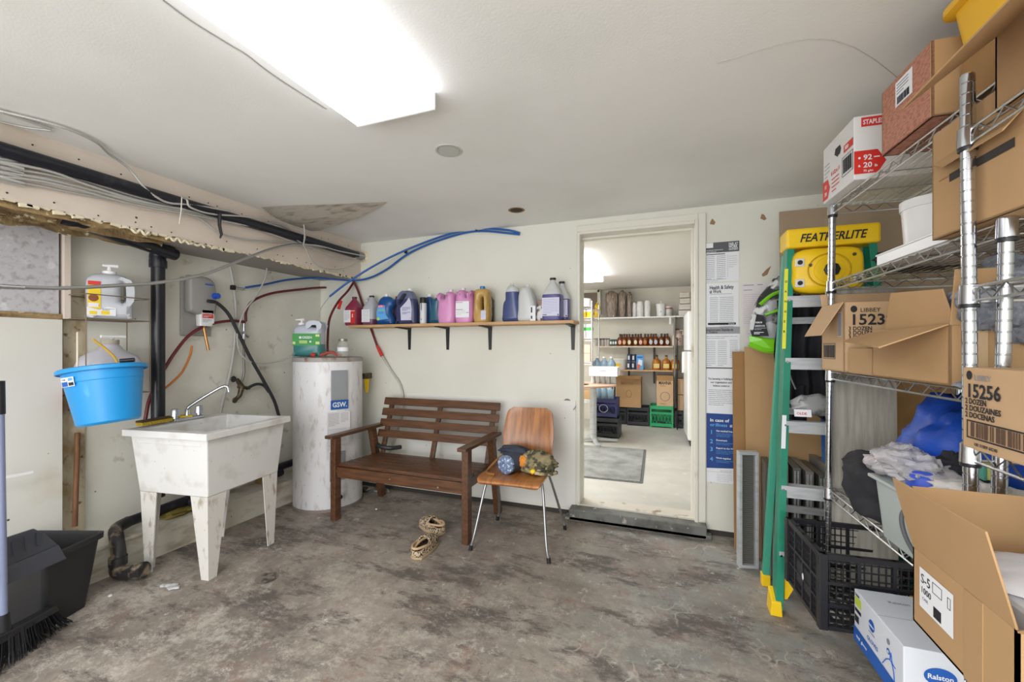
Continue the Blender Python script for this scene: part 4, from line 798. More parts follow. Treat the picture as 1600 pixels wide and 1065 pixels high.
# ------------------------------------------------------------------ slatted bench
t = thing('bench', 'brown slatted wooden garden bench with armrests against the back wall', 'bench', (-1.755, 2.43, 0))
hw = 0.535
for sx in (-1, 1):
    MB().box((sx*hw, 0.0, 0.3), (0.045, 0.06, 0.60)).build('leg', WOODB, t, bevel=0.003)
    MB().beam((sx*hw, 0.53, 0.0), (sx*hw, 0.40, 0.60), 0.045, 0.055, (0, 1, 0)).build('leg', WOODB, t, bevel=0.003)
    MB().box((sx*hw, 0.225, 0.612), (0.065, 0.60, 0.024), rot=(R(-0.5), 0, 0)).build('armrest', WOODB, t, bevel=0.004)
    MB().box((sx*(hw-0.035), 0.25, 0.355), (0.025, 0.48, 0.065)).build('side_rail', WOODB, t, bevel=0.003)
for x in (-hw+0.06, 0.0, hw-0.06):
    MB().beam((x, 0.43, 0.30), (x, 0.605, 0.825), 0.035, 0.03, (0, 1, 0)).build('back_support', WOODB, t, bevel=0.003)
MB().box((0, 0.0, 0.352), (2*hw-0.045, 0.028, 0.075)).build('front_rail', WOODBX, t, bevel=0.003)
for k in range(6):
    MB().box((0, 0.035+0.078*k, 0.402-0.004*k), (2*hw-0.05, 0.063, 0.02)).build('seat_slat', WOODBX, t, bevel=0.003)
bn = Vector((0, -math.cos(math.atan2(0.175, 0.525)), math.sin(math.atan2(0.175, 0.525)))); ang = math.atan2(0.175, 0.525)
for k in range(4):
    z = 0.545+0.083*k+0.003*k; y = 0.43+(z-0.30)*0.3333-0.026
    MB().box((0, y, z), (2*hw-0.0, 0.02, 0.062), rot=(-ang, 0, 0)).build('back_slat', WOODBX, t, bevel=0.003)
for x, z in ((-0.05, 0.352), (0.33, 0.34), (-hw+0.022, 0.36)): MB().lathe([(0.006, -0.0155), (0.006, -0.0135)], (x, 0, z), 10, 'Y').build('screw', STEELW, t)
tag(MB().tube(S([(-2.36, 2.98, 0.43), (-2.30, 2.90, 0.455), (-2.22, 2.86, 0.445), (-2.14, 2.88, 0.435), (-2.10, 2.96, 0.43)], 5), 0.018, 10).build('cable_coil', HOSEK, smooth=60), 'black coiled cable lying behind the bench seat at its left end', 'cable')

# ------------------------------------------------------------------ plywood chair
t = thing('chair', 'moulded light brown plywood chair with thin chrome legs beside the bench', 'chair', (-0.915, 2.60, 0), R(2))
path = [(-0.235, 0.428), (-0.245, 0.437), (-0.22, 0.448), (-0.12, 0.452), (0.0, 0.446), (0.08, 0.442), (0.13, 0.452), (0.165, 0.49), (0.18, 0.55), (0.20, 0.66), (0.235, 0.78), (0.25, 0.832)]
wid = [0.17, 0.195, 0.205, 0.205, 0.198, 0.185, 0.178, 0.176, 0.178, 0.182, 0.168, 0.150]
PP = S([(p[0], p[1], wd_) for p, wd_ in zip(path, wid)], 5); nP = len(PP)-1
def shell(off):
    def fn(u, v):
        i = min(int(round(v*nP)), nP); p = PP[i]; q = PP[min(i+1, nP)]; q0 = PP[max(i-1, 0)]
        tx, tz = q.x-q0.x, q.y-q0.y; L_ = math.hypot(tx, tz) or 1; nx, nz_ = -tz/L_, tx/L_
        w_ = p.z
        if i < 4: w_ -= 0.03*(1-i/4)**2
        if i > nP-4: w_ -= 0.03*((i-nP+4)/4)**2
        s_ = (u-0.5)*2; dish = 0.014*(s_*s_) if v > 0.55 else 0.006*(s_*s_)
        return Vector((w_*s_, p.x+nx*(off+dish), p.y+nz_*(off+dish)))
    return fn
mb = MB().grid(shell(0), 14, nP); o = mb.build('seat_shell', WOODC, t, smooth=60)
so = o.modifiers.new('thickness', 'SOLIDIFY'); so.thickness = 0.011; so.offset = 0
bv = o.modifiers.new('bevel', 'BEVEL'); bv.width = 0.003; bv.segments = 2; bv.limit_method = 'ANGLE'; bv.angle_limit = R(50)
for sx in (-1, 1):
    for (tx, ty, bx, by) in ((0.13, -0.12, 0.25, -0.235), (0.13, 0.06, 0.25, 0.245)):
        l = MB().tube(S([(sx*0.06, ty*0.8, 0.424), (sx*(tx+0.03), ty, 0.422), (sx*(tx+0.055), ty*1.08, 0.405), (sx*(bx-0.02), by*0.93, 0.10), (sx*bx, by, 0.012)], 5), 0.0085, 12).build('leg', CHAIRST, t, smooth=60)
        MB().cyl((sx*bx, by, 0.0), (sx*(bx-0.003), by*0.99, 0.03), 0.0125, 0.011, 12).build('foot_cap', BLACKP, l, smooth=40)
# things on the chair
SZ = 0.455
t = thing('speckled_roll', 'rolled blue-grey speckled bundle with round end facing out on the chair', 'rolled cloth', (-0.965, 2.50, SZ), R(-12))
MB().cyl((0, -0.02, 0.062), (0.01, 0.17, 0.062), 0.060, 0.055, 28).build('roll', mat('slate_fabric', '#454c5c', 0.8), t, smooth=40)
MB().lathe([(0.0001, -0.032), (0.040, -0.030), (0.054, -0.024), (0.061, -0.012), (0.060, 0.0)], (0, -0.01, 0.062), 30, 'Y', close=False).build('end_disc', BANDANA, t, smooth=50)
t = thing('camo_hat', 'crumpled camouflage fabric hat with orange and yellow bits on the chair', 'hat', (-0.79, 2.60, SZ))
MB().lump((0.0, 0.0, 0.062), (0.115, 0.085, 0.072), 5, 0.35, 2.6, 36, 22, flat=-0.06, fold=0.25).build('crown', CAMO, t, smooth=60)
MB().lump((-0.09, -0.04, 0.07), (0.035, 0.03, 0.035), 8, 0.4, 3).build('orange_lining', mat('orange_cloth', '#d98a35', 0.8), t, smooth=60)
MB().tube(S([(-0.07, -0.09, 0.05), (-0.02, -0.105, 0.03), (0.04, -0.10, 0.022), (0.10, -0.08, 0.02), (0.13, -0.03, 0.02)], 5), [0.012]*21, 8).build('brim', CAMO, t, smooth=60)
MB().lump((-0.005, -0.105, 0.03), (0.02, 0.014, 0.016), 9, 0.3, 3, 14, 8).build('yellow_tab', YEL, t, smooth=60)
tag(MB().tube(S([(-1.03, 2.62, SZ+0.09), (-1.06, 2.58, SZ+0.07), (-1.09, 2.52, SZ+0.03), (-1.095, 2.47, SZ+0.012), (-1.07, 2.43, SZ+0.01), (-1.02, 2.42, SZ+0.012)], 5), 0.009, 8).build('brown_strap', mat('strap_brown', '#8a5f33', 0.8), smooth=60), 'brown strap looping over the left half of the chair seat', 'strap')
tag(MB().lump((-0.97, 2.64, SZ+0.115), (0.10, 0.06, 0.035), 12, 0.35, 2.5).build('dark_cloth', mat('dark_slate_cloth', '#39404e', 0.85), smooth=60), 'dark slate cloth lying behind the speckled roll on the chair', 'cloth')

# ------------------------------------------------------------------ leopard-print clogs
def clog(label, loc, rz, mirror=1):
    t = thing('clog', label, 'shoe', loc, rz, 'leopard print clogs')
    def half(v):   # half width along the foot, heel 0 .. toe 1
        return 0.5*(0.066+0.034*math.sin(PI*min(1, v*0.9+0.05)))*(1 if 0.06 < v < 0.9 else math.sqrt(max(0.0, 1-((0.06-v)/0.06)**2)) if v <= 0.06 else math.sqrt(max(0, 1-((v-0.9)/0.10)**2)))
    Lf = 0.25; n = 20
    def outl(k):
        pts = [(half(i/n)*k, i/n*Lf*k+Lf*(1-k)/2) for i in range(n+1)]; return pts+[(-x, y) for x, y in reversed(pts[1:-1])]
    def ring_(k, z): return [(x*mirror, y, z) for x, y in outl(k)]
    def stack(rs): 
        mb = MB(); k = len(rs[0]); vs = [p for r_ in rs for p in r_]; fs = [(i*k+j, i*k+(j+1) % k, (i+1)*k+(j+1) % k, (i+1)*k+j) for i in range(len(rs)-1) for j in range(k)]
        fs += [tuple(range(k)), tuple(range((len(rs)-1)*k, len(rs)*k))]; return mb.add(vs, fs)
    stack([ring_(0.93, 0), ring_(0.99, 0.006), ring_(0.99, 0.022), ring_(0.95, 0.026)]).build('sole', mat('clog_sole', '#b39c7c', 0.8), t, smooth=40)
    def up(off):
        def fn(u, v):   # toe dome and vamp from v=0 (instep) to v=1 (toe)
            yy = 0.42+0.575*v; a = PI*u; w_ = max(half(yy), 0.004)*0.985-off; hh = (0.085-0.05*v*v-0.03*max(0, v-0.8)*5*max(0, v-0.8))-off
            return Vector((w_*math.cos(a)*mirror, (yy if v < 0.99 else 0.99)*Lf, 0.02+max(hh, 0.0)*abs(math.sin(a))**0.75*(1 if v < 0.99 else 0.4)))
        return fn
    o = MB().grid(up(0), 20, 14).build('upper', LEOP, t, smooth=60); m_ = o.modifiers.new('s', 'SOLIDIFY'); m_.thickness = 0.007
    def heelwall(u, v):
        q_ = 2*u-1; yy = 0.44*abs(q_)**1.6; wx_ = half(yy)*(1 if q_ > 0 else -1)
        return Vector((wx_*0.97*mirror, yy*Lf+0.002, 0.02+v*(0.034+0.022*(yy/0.44))))
    o = MB().grid(heelwall, 24, 3).build('side_wall', LEOP, t, smooth=60); m_ = o.modifiers.new('s', 'SOLIDIFY'); m_.thickness = 0.007
    # fleece lining roll round the opening and the heel strap
    op = [Vector((0.036*mirror*math.cos(a)*(1.0), 0.085+0.075*math.sin(a), 0.056+0.016*math.sin(a))) for a in [2*PI*i/24 for i in range(25)]]
    MB().tube(op, 0.0085, 8, cap=False).build('lining_roll', TANF, t, smooth=60)
    MB().tube(S([(-0.043, 0.11, 0.06), (-0.04, 0.05, 0.072), (-0.02, 0.005, 0.074), (0, -0.004, 0.074), (0.02, 0.005, 0.074), (0.04, 0.05, 0.072), (0.043, 0.11, 0.06)], 4), 0.0075, 8).build('heel_strap', mat('strap_tan', '#c4a785', 0.7), t, smooth=60)
    stack([ring_(0.9, 0.026), ring_(0.86, 0.03)]).build('insole', mat('insole_dark', '#5a4634', 0.9), t, smooth=40)
    return t
clog('tan leopard-print clog nearer the camera, heel towards the camera', (-1.405, 2.12, 0), R(3), 1)
clog('tan leopard-print clog lying behind the other one, toe pointing left', (-1.42, 2.465, 0), R(65), -1)
for x, y, s_ in ((588, 795, 0.008), (172, 930, 0.009)):
    tag(MB().lump(W(x, y, Z=0.005), (s_, s_, s_*0.6), x, 0.3, 3, 10, 6).build('crumb', WHITE), 'tiny white crumb on the concrete '+('below the bench front rail' if x > 500 else 'near the black bin'), 'debris')
q = W(417, 903, Z=0.0)
tag(MB().lathe([(0.055, 0), (0.058, 0.003), (0.044, 0.004), (0.0001, 0.0035)], q, 24, close=False).build('floor_plug', mat('old_iron', '#7d746b', 0.8, var=[('#4b443e', 30, 0.48, 0.6)])), 'old round iron plug set in the concrete floor', 'floor drain')

# ------------------------------------------------------------------ wall shelf with its brackets
SX0, SX1, SY0, SZT = -2.60, -0.625, 2.905, 1.455
t = thing('wall_shelf', 'long pale wooden wall shelf on black brackets carrying cleaning jugs', 'shelf', ((SX0+SX1)/2, (SY0+YB)/2, SZT-0.022))
MB().box((0, 0, 0.011), (SX1-SX0, YB-SY0, 0.022)).build('board', SHELFW, t, bevel=0.002)
for px in (620, 682, 751, 893):
    x = W(px, 520, Y=SY0+0.03).x if px != 893 else -0.675; x -= (SX0+SX1)/2; yb = (YB-SY0)/2; z0 = 0
    br = MB().slab([(x-0.012, yb-0.001, -0.19), (x+0.012, yb-0.001, -0.19), (x+0.018, yb-0.001, 0), (x-0.018, yb-0.001, 0)], 0.004).build('bracket', BLACKM, t)
    MB().hexa([(x-0.013, -yb+0.02, -0.008), (x+0.013, -yb+0.02, -0.008), (x+0.018, yb-0.004, -0.018), (x-0.018, yb-0.004, -0.018), (x-0.013, -yb+0.02, 0), (x+0.013, -yb+0.02, 0), (x+0.018, yb-0.004, 0), (x-0.018, yb-0.004, 0)]).build('top_arm', BLACKM, br)
# jugs: places are picked on the shelf
def sx(px, y=3.0): return W(px, 500, Y=y).x
YAWJ = R(10)
def gallon(label, px, y, body, liquid=None, level=0.5, h=0.30, w_=0.150, cap=BLACKP, rz=0.0, dp=0.13, lab=None, group='gallon jugs on the wall shelf', handle=True, coneat=0.56):
    t = thing('gallon_jug', label, 'jug', (sx(px, y), y, SZT+0.001), rz, group)
    w2, d2 = w_/2, dp/2
    secs = [(0.0, 0, 0, w2*0.92, d2*0.92, 4.5), (0.012, 0, 0, w2, d2, 4.5), (h*coneat, 0, 0, w2, d2, 4.5), (h*(coneat+0.08), 0, 0, w2*0.93, d2*0.93, 3.6), (h*0.88, 0, 0, w2*0.34, d2*0.36, 2.2), (h*0.90, 0, 0, 0.020, 0.020, 2), (h*0.955, 0, 0, 0.019, 0.019, 2)]
    full = MB().loft(secs, 32)
    if liquid is not None and level < 0.95:
        bisect(full, h*level, True).build('liquid', liquid, t, smooth=35); bisect(full, h*level, False).build('body', body, t, smooth=35)
    else: full.build('body', liquid or body, t, smooth=35)
    if handle: MB().tube(S([(-0.018, 0, h*0.9), (-0.045, 0, h*0.91), (-w2*0.88, 0, h*0.80), (-w2*0.93, 0, h*0.64), (-w2*0.86, 0, h*0.57)], 4), 0.010, 8).build('handle', body if liquid is None or level < 0.9 else liquid, t, smooth=60)
    MB().lathe([(0.021, h*0.945), (0.0225, h*0.95), (0.0225, h*0.995), (0.020, h)], (0, 0, 0), 18).build('cap', cap, t, smooth=40)
    if lab:
        f = Face(t, (-w2*0.9, -d2-0.001, h*0.10), (1, 0, 0), (0, 0, 1), 0.0015); lab(f, w_*0.9, h*0.42)
    return t
def lab_plain(f, w_, h_, top=None, seed=1):
    f.rect(0, 0, w_, h_, mat('label_lilac', '#cfcfe4', 0.6), 'label'); f.lines(0.008, h_-0.015, w_-0.016, 9, h_/11, 0.002, mat('ink_lilac', '#8d8fb5', 0.7), seed=seed); f.rects([(0.006, 0.006, 0.03, 0.005)], INK, d=0.0006); f.rect(w_-0.014, 0.004, 0.010, 0.008, INK, d=0.0006)
JW = mat('jug_cloudy', '#c4c6cf', 0.3, alpha=0.85); REDL = mat('red_liquid', '#8e3650', 0.25); PURL = mat('purple_liquid', '#5a578c', 0.25); VIO = mat('violet_liquid', '#45507f', 0.25); PINKL = mat('pink_liquid', '#d793c4', 0.3); TEALJ = mat('teal_jug', '#2c5e72', 0.3); AMBER = mat('amber_oil', '#c09c5c', 0.25); BLUJ = mat('detergent_blue', '#18508f', 0.3)
def lab_red(f, w_, h_): f.rect(0, 0, w_*0.62, h_, PAPER, 'label'); f.rect(w_*0.62, -0.01, w_*0.38, h_+0.01, RED, 'label'); f.lines(0.008, h_-0.012, w_*0.5, 6, 0.014, 0.003, INKG); f.rect(w_*0.62, h_-0.01, w_*0.38, 0.004, PAPER, d=0.0006); f.rect(w_*0.76, h_*0.4, 0.008, 0.03, PAPER, d=0.0006)
gallon('deep pink full gallon jug with white and red label at the shelf left end', 554, 3.0, REDL, REDL, 1, 0.255, 0.135, mat('cap_maroon', '#4a2430', 0.4), lab=lab_red, handle=False)
def lab_w(f, w_, h_): f.rect(0.0, 0, w_*0.8, h_, PAPER, 'label'); f.lines(0.006, h_-0.014, w_*0.68, 8, 0.013, 0.002, INKG, seed=8)
gallon('half-empty cloudy jug with plum liquid and dark cap, second from shelf left', 581, 3.03, JW, mat('plum_liquid', '#744a66', 0.3), 0.2, 0.262, 0.120, BLACKP, lab=lab_w)
# rounded blue detergent bottle with waisted side
o_ = rnd_poly([(-0.062, 0.0), (0.058, 0.0), (0.066, 0.03), (0.060, 0.06), (0.045, 0.09), (0.046, 0.12), (0.066, 0.15), (0.064, 0.19), (0.03, 0.222), (-0.02, 0.225), (-0.055, 0.195), (-0.068, 0.13), (-0.07, 0.05)], 4)
t = jug_silh('detergent_bottle', 'dark blue detergent bottle with bright blue label and waisted side', 'bottle', (sx(604, 2.965), 2.965, SZT+0.001), R(4), [(x*1.16, z*1.06) for x, z in o_], None, 0.075, BLUJ, cap=WHITE, capc=(0.0, 0.236), capr=0.016)
f = Face(t, (-0.068, -0.039, 0.035), (1, 0, 0), (0, 0, 1), 0.001); f.poly([(0.0, 0.0), (0.115, 0.012), (0.09, 0.04), (0.08, 0.09), (0.078, 0.125), (0.012, 0.13), (-0.002, 0.07)], SKY, 'label'); f.rect(0.012, 0.108, 0.055, 0.022, mat('hot_pink', '#d4457c', 0.5), d=0.0008); f.text('ULTRA', 0.015, 0.111, 0.018, PAPER, 0.03, d=0.0016, maxw=0.045); f.text('POWER', 0.014, 0.078, 0.02, mat('lime', '#a8d44a', 0.5), 0.04, maxw=0.06); f.text('CLEAN', 0.02, 0.058, 0.014, INKB, 0.03, maxw=0.05); f.disc(0.015, 0.012, 0.014, 0.012, MATS['lime'], d=0.0008)
t = jug_silh('small_bottle', 'plum bottle with dark cap peeking out behind the blue detergent bottle', 'bottle', (sx(622, 3.07), 3.07, SZT+0.001), 0, rnd_poly([(-0.04, 0), (0.04, 0), (0.042, 0.2), (0.02, 0.225), (-0.02, 0.225), (-0.042, 0.2)], 3), None, 0.06, mat('bottle_plum', '#5b5275', 0.3), cap=mat('cap_maroon', '#4a2430', 0.4), capc=(0.0, 0.224), capr=0.022, r=0.02)
# big indigo jug with loop handle
def loopjug(label, px, y, k, body, liquid, level, flip=1, rz=0.0, cap=WHITE, lab=None, h=1.0, hole=True, thick=0.085, group=None):
    o_ = rnd_poly([(-0.075*flip*k, 0.0), (0.07*flip*k, 0.0), (0.08*flip*k, 0.03*h), (0.078*flip*k, 0.15*h), (0.06*flip*k, 0.225*h), (0.035*flip*k, 0.262*h), (0.0, 0.268*h), (-0.03*flip*k, 0.258*h), (-0.06*flip*k, 0.215*h), (-0.078*flip*k, 0.15*h), (-0.082*flip*k, 0.03*h)], 4)
    h_ = rnd_poly([(-0.048*flip*k, 0.165*h), (-0.02*flip*k, 0.20*h), (0.0*flip*k, 0.235*h), (-0.022*flip*k, 0.24*h), (-0.046*flip*k, 0.205*h)], 4) if hole else None
    t = jug_silh('handled_jug', label, 'jug', (sx(px, y), y, SZT+0.001), rz, o_, h_, thick, body, liquid, level, cap=cap, capc=(0.018*flip*k, 0.262*h), capr=0.017, group=group, r=0.024)
    if lab: lab(t)
    return t
def lab_l(t):
    f = Face(t, (-0.035, -0.0435, 0.03), (1, 0, 0), (0, 0, 1), 0.001); f.poly([(0.0, 0.0), (0.10, 0.0), (0.104, 0.09), (0.095, 0.15), (0.078, 0.185), (0.05, 0.15), (0.01, 0.115), (-0.006, 0.10)], mat('label_lilac', '#cfcfe4', 0.6), 'label'); f.lines(0.012, 0.10, 0.08, 3, 0.011, 0.006, mat('ink_lilac', '#8d8fb5', 0.7)); f.lines(0.012, 0.06, 0.08, 2, 0.01, 0.006, MATS['ink_lilac']); f.rect(0.085, 0.008, 0.013, 0.013, INKL, d=0.0006)
loopjug('large indigo jug with loop handle and pale lilac label', 637, 2.96, 1.18, mat('jug_smoky', '#6d7390', 0.25, alpha=0.9), mat('indigo_liquid', '#3c4168', 0.25), 0.205, lab=lab_l, h=1.03)
t = thing('spray_can', 'white spray can with wide black cap between indigo and pink jugs', 'spray can', (sx(661.5, 2.96), 2.96, SZT+0.001), 0)
MB().lathe([(0.027, 0), (0.028, 0.004), (0.028, 0.165), (0.024, 0.172)], (0, 0, 0), 24).build('can', mat('can_white', '#d3d6dc', 0.35), t, smooth=40); MB().lathe([(0.0275, 0.168), (0.0275, 0.21), (0.026, 0.214)], (0, 0, 0), 24).build('cap', BLACKP, t, smooth=40)
f = Face(t, (-0.004, -0.0285, 0.0), (1, 0, 0), (0, 0, 1), 0.0008); f.rect(0, 0.11, 0.006, 0.06, INK); f.disc(0.003, 0.035, 0.004, 0.005, INK)
t = jug_silh('small_bottle', 'dark blue bottle with white cap behind the spray can', 'bottle', (sx(671, 3.06), 3.06, SZT+0.001), 0, rnd_poly([(-0.045, 0), (0.045, 0), (0.05, 0.1), (0.035, 0.21), (0.0, 0.232), (-0.03, 0.21), (-0.048, 0.1)], 3), None, 0.07, mat('bottle_navy', '#1d4f86', 0.3), cap=WHITE, capc=(0.0, 0.228), capr=0.016, r=0.02)
o_ = rnd_poly([(-0.055, 0.0), (0.055, 0.0), (0.06, 0.03), (0.045, 0.08), (0.038, 0.13), (0.052, 0.21), (0.05, 0.232), (0.0, 0.215), (-0.04, 0.18), (-0.055, 0.1)], 4)
jug_silh('teal_bottle', 'dark teal hourglass-shaped bottle left of the pink jugs', 'bottle', (sx(683, 2.99), 2.99, SZT+0.001), 0, o_, None, 0.075, TEALJ, cap=mat('cap_pale', '#b8c4c4', 0.4), capc=(0.03, 0.224), capr=0.016)
def squarejug(label, px, y, h, w_, mt, cap, lab=None, side=-1, dp=0.13, clear=None, level=1.0, name='square_jug', group=None):
    w2 = w_/2; s_ = side
    o_ = [(s_*-w2, 0.0), (s_*w2, 0.0), (s_*w2, h*0.86), (s_*(w2-0.012), h*0.90), (s_*(w2-0.028), h*0.88), (s_*(w2-0.03), h*0.76), (s_*(w2-0.055), h*0.74), (s_*0.0, h*0.93), (s_*-0.02, h*0.95), (s_*-0.05, h*0.93), (s_*-w2, h*0.8)]
    o_ = rnd_poly(o_, 3)
    t = jug_silh(name, label, 'jug', (sx(px, y), y, SZT+0.001), 0, o_, None, dp, clear or mt, mt if clear else None, h*level if clear else None, cap=cap, capc=(s_*-0.022, h*0.945), capr=0.019, group=group)
    if lab: lab(t, h, w_, dp)
    return t
CAPP = mat('cap_pinkish_white', '#e6d9e2', 0.4)
squarejug('left pink full jug without front label beside the teal bottle', 701, 2.985, 0.262, 0.135, PINKL, CAPP, side=-1)
def lab_p(t, h, w_, dp):
    f = Face(t, (-w_/2+0.012, -dp/2-0.001, 0.04), (1, 0, 0), (0, 0, 1), 0.001); f.rect(0, 0, w_-0.018, 0.125, PAPER, 'label'); f.rects([(0.002, 0.06, 0.06, 0.003), (0.002, 0.115, 0.06, 0.003), (0.09, 0.035, 0.022, 0.004)], mat('ink_plum', '#7d3a66', 0.6), d=0.0006); f.lines(0.006, 0.052, 0.08, 4, 0.01, 0.002, INKL)
gallon('narrow pink jug half hidden between the two large pink ones', 718, 3.06, PINKL, PINKL, 1, 0.245, 0.11, CAPP, group=None, handle=False)
squarejug('right pink full jug with large white label', 728, 2.985, 0.27, 0.135, PINKL, CAPP, lab=lab_p, side=1)
def lab_o(t, h, w_, dp): f = Face(t, (0.012, -dp/2-0.001, 0.02), (1, 0, 0), (0, 0, 1), 0.001); f.rect(0, 0, 0.042, 0.07, mat('label_lilac', '#cfcfe4', 0.6), 'label'); f.lines(0.004, 0.062, 0.034, 5, 0.011, 0.003, INKL)
o_ = rnd_poly([(-0.06, 0.0), (0.062, 0.0), (0.064, 0.2), (0.066, 0.235), (0.05, 0.255), (0.0, 0.262), (-0.05, 0.255), (-0.062, 0.235), (-0.058, 0.2)], 3); h_ = rnd_poly([(0.0, 0.105), (0.026, 0.108), (0.026, 0.185), (0.0, 0.19)], 3)
t = jug_silh('oil_jug', 'clear ribbed oil jug with amber oil and blue cap', 'jug', (sx(754, 2.985), 2.985, SZT+0.001), 0, o_, h_, 0.11, AMBER, cap=mat('cap_blue', '#2b79b3', 0.35), capc=(0.0, 0.258), capr=0.022); lab_o(t, 0.26, 0.12, 0.11)
t = thing('dark_bottle', 'dark bottle standing behind the amber oil jug', 'bottle', (sx(765, 3.07), 3.07, SZT+0.001)); MB().loft([(0, 0, 0, 0.035, 0.03, 3), (0.18, 0, 0, 0.035, 0.03, 3), (0.21, 0, 0, 0.016, 0.016, 2), (0.235, 0, 0, 0.016, 0.016, 2)], 20).build('body', mat('dark_bottle_plastic', '#2b2b33', 0.4), t, smooth=50)
o_ = rnd_poly([(-0.06, 0.0), (0.075, 0.0), (0.078, 0.06), (0.07, 0.12), (0.06, 0.19), (0.055, 0.235), (0.03, 0.27), (0.0, 0.278), (-0.03, 0.262), (-0.045, 0.22), (-0.046, 0.17), (-0.062, 0.14), (-0.068, 0.06)], 4)
jug_silh('washer_fluid_jug', 'navy blue washer fluid jug with clear domed top', 'jug', (sx(800, 2.99), 2.99, SZT+0.001), 0, o_, None, 0.10, CLEARW, VIO, 0.225, cap=CLEARW, capc=(0.0, 0.27), capr=0.014)
o_ = rnd_poly([(-0.068, 0.0), (0.068, 0.0), (0.07, 0.10), (0.06, 0.15), (0.035, 0.22), (0.015, 0.255), (-0.015, 0.26), (-0.045, 0.25), (-0.066, 0.20), (-0.07, 0.10)], 4)
jug_silh('milky_jug', 'pale milky white empty jug right of the navy washer fluid', 'jug', (sx(825, 2.99), 2.99, SZT+0.001), 0, o_, None, 0.11, mat('milk_plastic', '#c9cccc', 0.35), cap=mat('cap_clearish', '#d8d9d8', 0.3), capc=(-0.002, 0.255), capr=0.015)
t = thing('paper_box', 'small white box with black print and dog photo before the milky jug', 'box', (sx(833, 2.93), 2.93, SZT+0.001), R(8))
MB().box((0, 0, 0.055), (0.04, 0.03, 0.11)).build('box', PAPER, t, bevel=0.001); f = Face(t, (-0.018, -0.0155, 0.01), (1, 0, 0), (0, 0, 1), 0.0008); f.rects([(0.004, 0.05, 0.01, 0.04), (0.004, 0.005, 0.01, 0.022)], INK)
t = thing('wipes_bag', 'grey and white crumpled pouch with blue corner beside the purple jug', 'pouch', (sx(846, 2.94), 2.94, SZT+0.001))
MB().lump((0, 0, 0.055), (0.038, 0.022, 0.06), 4, 0.3, 2.5, flat=-0.055).build('pouch', mat('pouch_print', '#d9d7d8', 0.5, var=[('#6b625c', 26, 0.5, 0.58)]), t, smooth=60)
MB().lump((0.032, 0, 0.03), (0.018, 0.018, 0.032), 6, 0.2, 2.5, 14, 10, flat=-0.03).build('blue_corner', INKB, t, smooth=60)
t = thing('brown_packet', 'small brown folded packet standing behind the crumpled pouch', 'packet', (sx(845, 3.0), 3.0, SZT+0.001)); MB().box((0, 0, 0.08), (0.035, 0.02, 0.16)).build('packet', mat('packet_brown', '#a3897b', 0.7), t, bevel=0.003); MB().box((0, -0.002, 0.15), (0.037, 0.024, 0.02), rot=(0.3, 0, 0)).build('fold', MATS['packet_brown'], t)
gallon('tall purple gallon jug with lilac label at the shelf right end', 864, 2.965, CLEARW, PURL, 0.60, 0.312, 0.142, BLACKP, lab=lambda f, a, b: lab_plain(f, a, b, seed=5), handle=False)
gallon('second purple gallon jug behind the tall one at the shelf end', 878, 3.06, CLEARW, PURL, 0.55, 0.297, 0.12, BLACKP, lab=lambda f, a, b: lab_plain(f, a, b, seed=6), handle=False, dp=0.1)

# ------------------------------------------------------------------ posters on the wall right of the doorway
def poster(name, label, px0, px1, py0, py1, m, cat='poster', dy=0.0):
    a = W(px0, py1, Y=YB-0.004-dy); b = W(px1, py0, Y=YB-0.004-dy); zb = W(px0, py1, Y=YB-0.004).z; zt = W(px0, py0, Y=YB-0.004).z
    t = thing(name, label, cat, (a.x, YB-0.003-dy, zb)); w_, h_ = b.x-a.x, zt-zb
    MB().box((w_/2, 0, h_/2), (w_, 0.001, h_)).build('sheet', m, t); return t, w_, h_, Face(t, (0, -0.0008, 0), (1, 0, 0), (0, 0, 1), 0.0003)
HEADG = mat('header_dark_grey', '#56585e', 0.6); HEADL = mat('header_mid_grey', '#9a9ba1', 0.6)
t, w_, h_, f = poster('wall_notice', 'notice with dark grey header, highest of the sheets beside the doorway', 1101, 1155, 380, 441, PAPER)
f.rect(0, h_*0.74, w_, h_*0.26, HEADG, d=0.0004); f.poly([(w_*0.03, h_*0.87), (w_*0.25, h_*0.87), (w_*0.25, h_*0.995), (w_*0.03, h_*0.995)], PAPER, d=0.0008)
f.text('FAIR AT', w_*0.70, h_*0.90, 0.026, PAPER, 0.03, d=0.0012, maxw=w_*0.26); f.text('WORK', w_*0.70, h_*0.83, 0.028, PAPER, 0.04, d=0.0012, maxw=w_*0.26); f.text('ONTARIO', w_*0.70, h_*0.78, 0.016, PAPER, 0.03, d=0.0012, maxw=w_*0.26); f.lines(0.01, h_*0.80, w_*0.5, 2, 0.012, 0.003, PAPER, d=0.0008)
f.rects([(0.01, h_*0.69, w_*0.55, 0.005)], INK, d=0.0004); f.lines(0.01, h_*0.64, w_*0.25, 13, 0.0125, 0.0028, INKG, seed=11, d=0.0004); f.lines(w_*0.36, h_*0.64, w_*0.26, 13, 0.0125, 0.0028, INKG, seed=12, d=0.0004); f.lines(w_*0.70, h_*0.62, w_*0.24, 6, 0.014, 0.0028, INKL, seed=13, d=0.0004)
f.rect(w_*0.67, h_*0.1, 0.0015, h_*0.58, INKL, d=0.0004); f.lines(0.01, h_*0.06, w_*0.6, 2, 0.010, 0.0022, INKG, d=0.0004)
t, w_, h_, f = poster('wall_notice', 'white notice headed health and safety at work beside the doorway', 1102, 1154, 443, 510, PAPER)
f.text('Health & Safety', w_*0.13, h_*0.86, 0.034, INK, 0.02, maxw=w_*0.72); f.text('at Work', w_*0.13, h_*0.77, 0.034, INK, 0.02, maxw=w_*0.36); f.rect(w_*0.13, h_*0.74, w_*0.68, 0.002, INKG, d=0.0004)
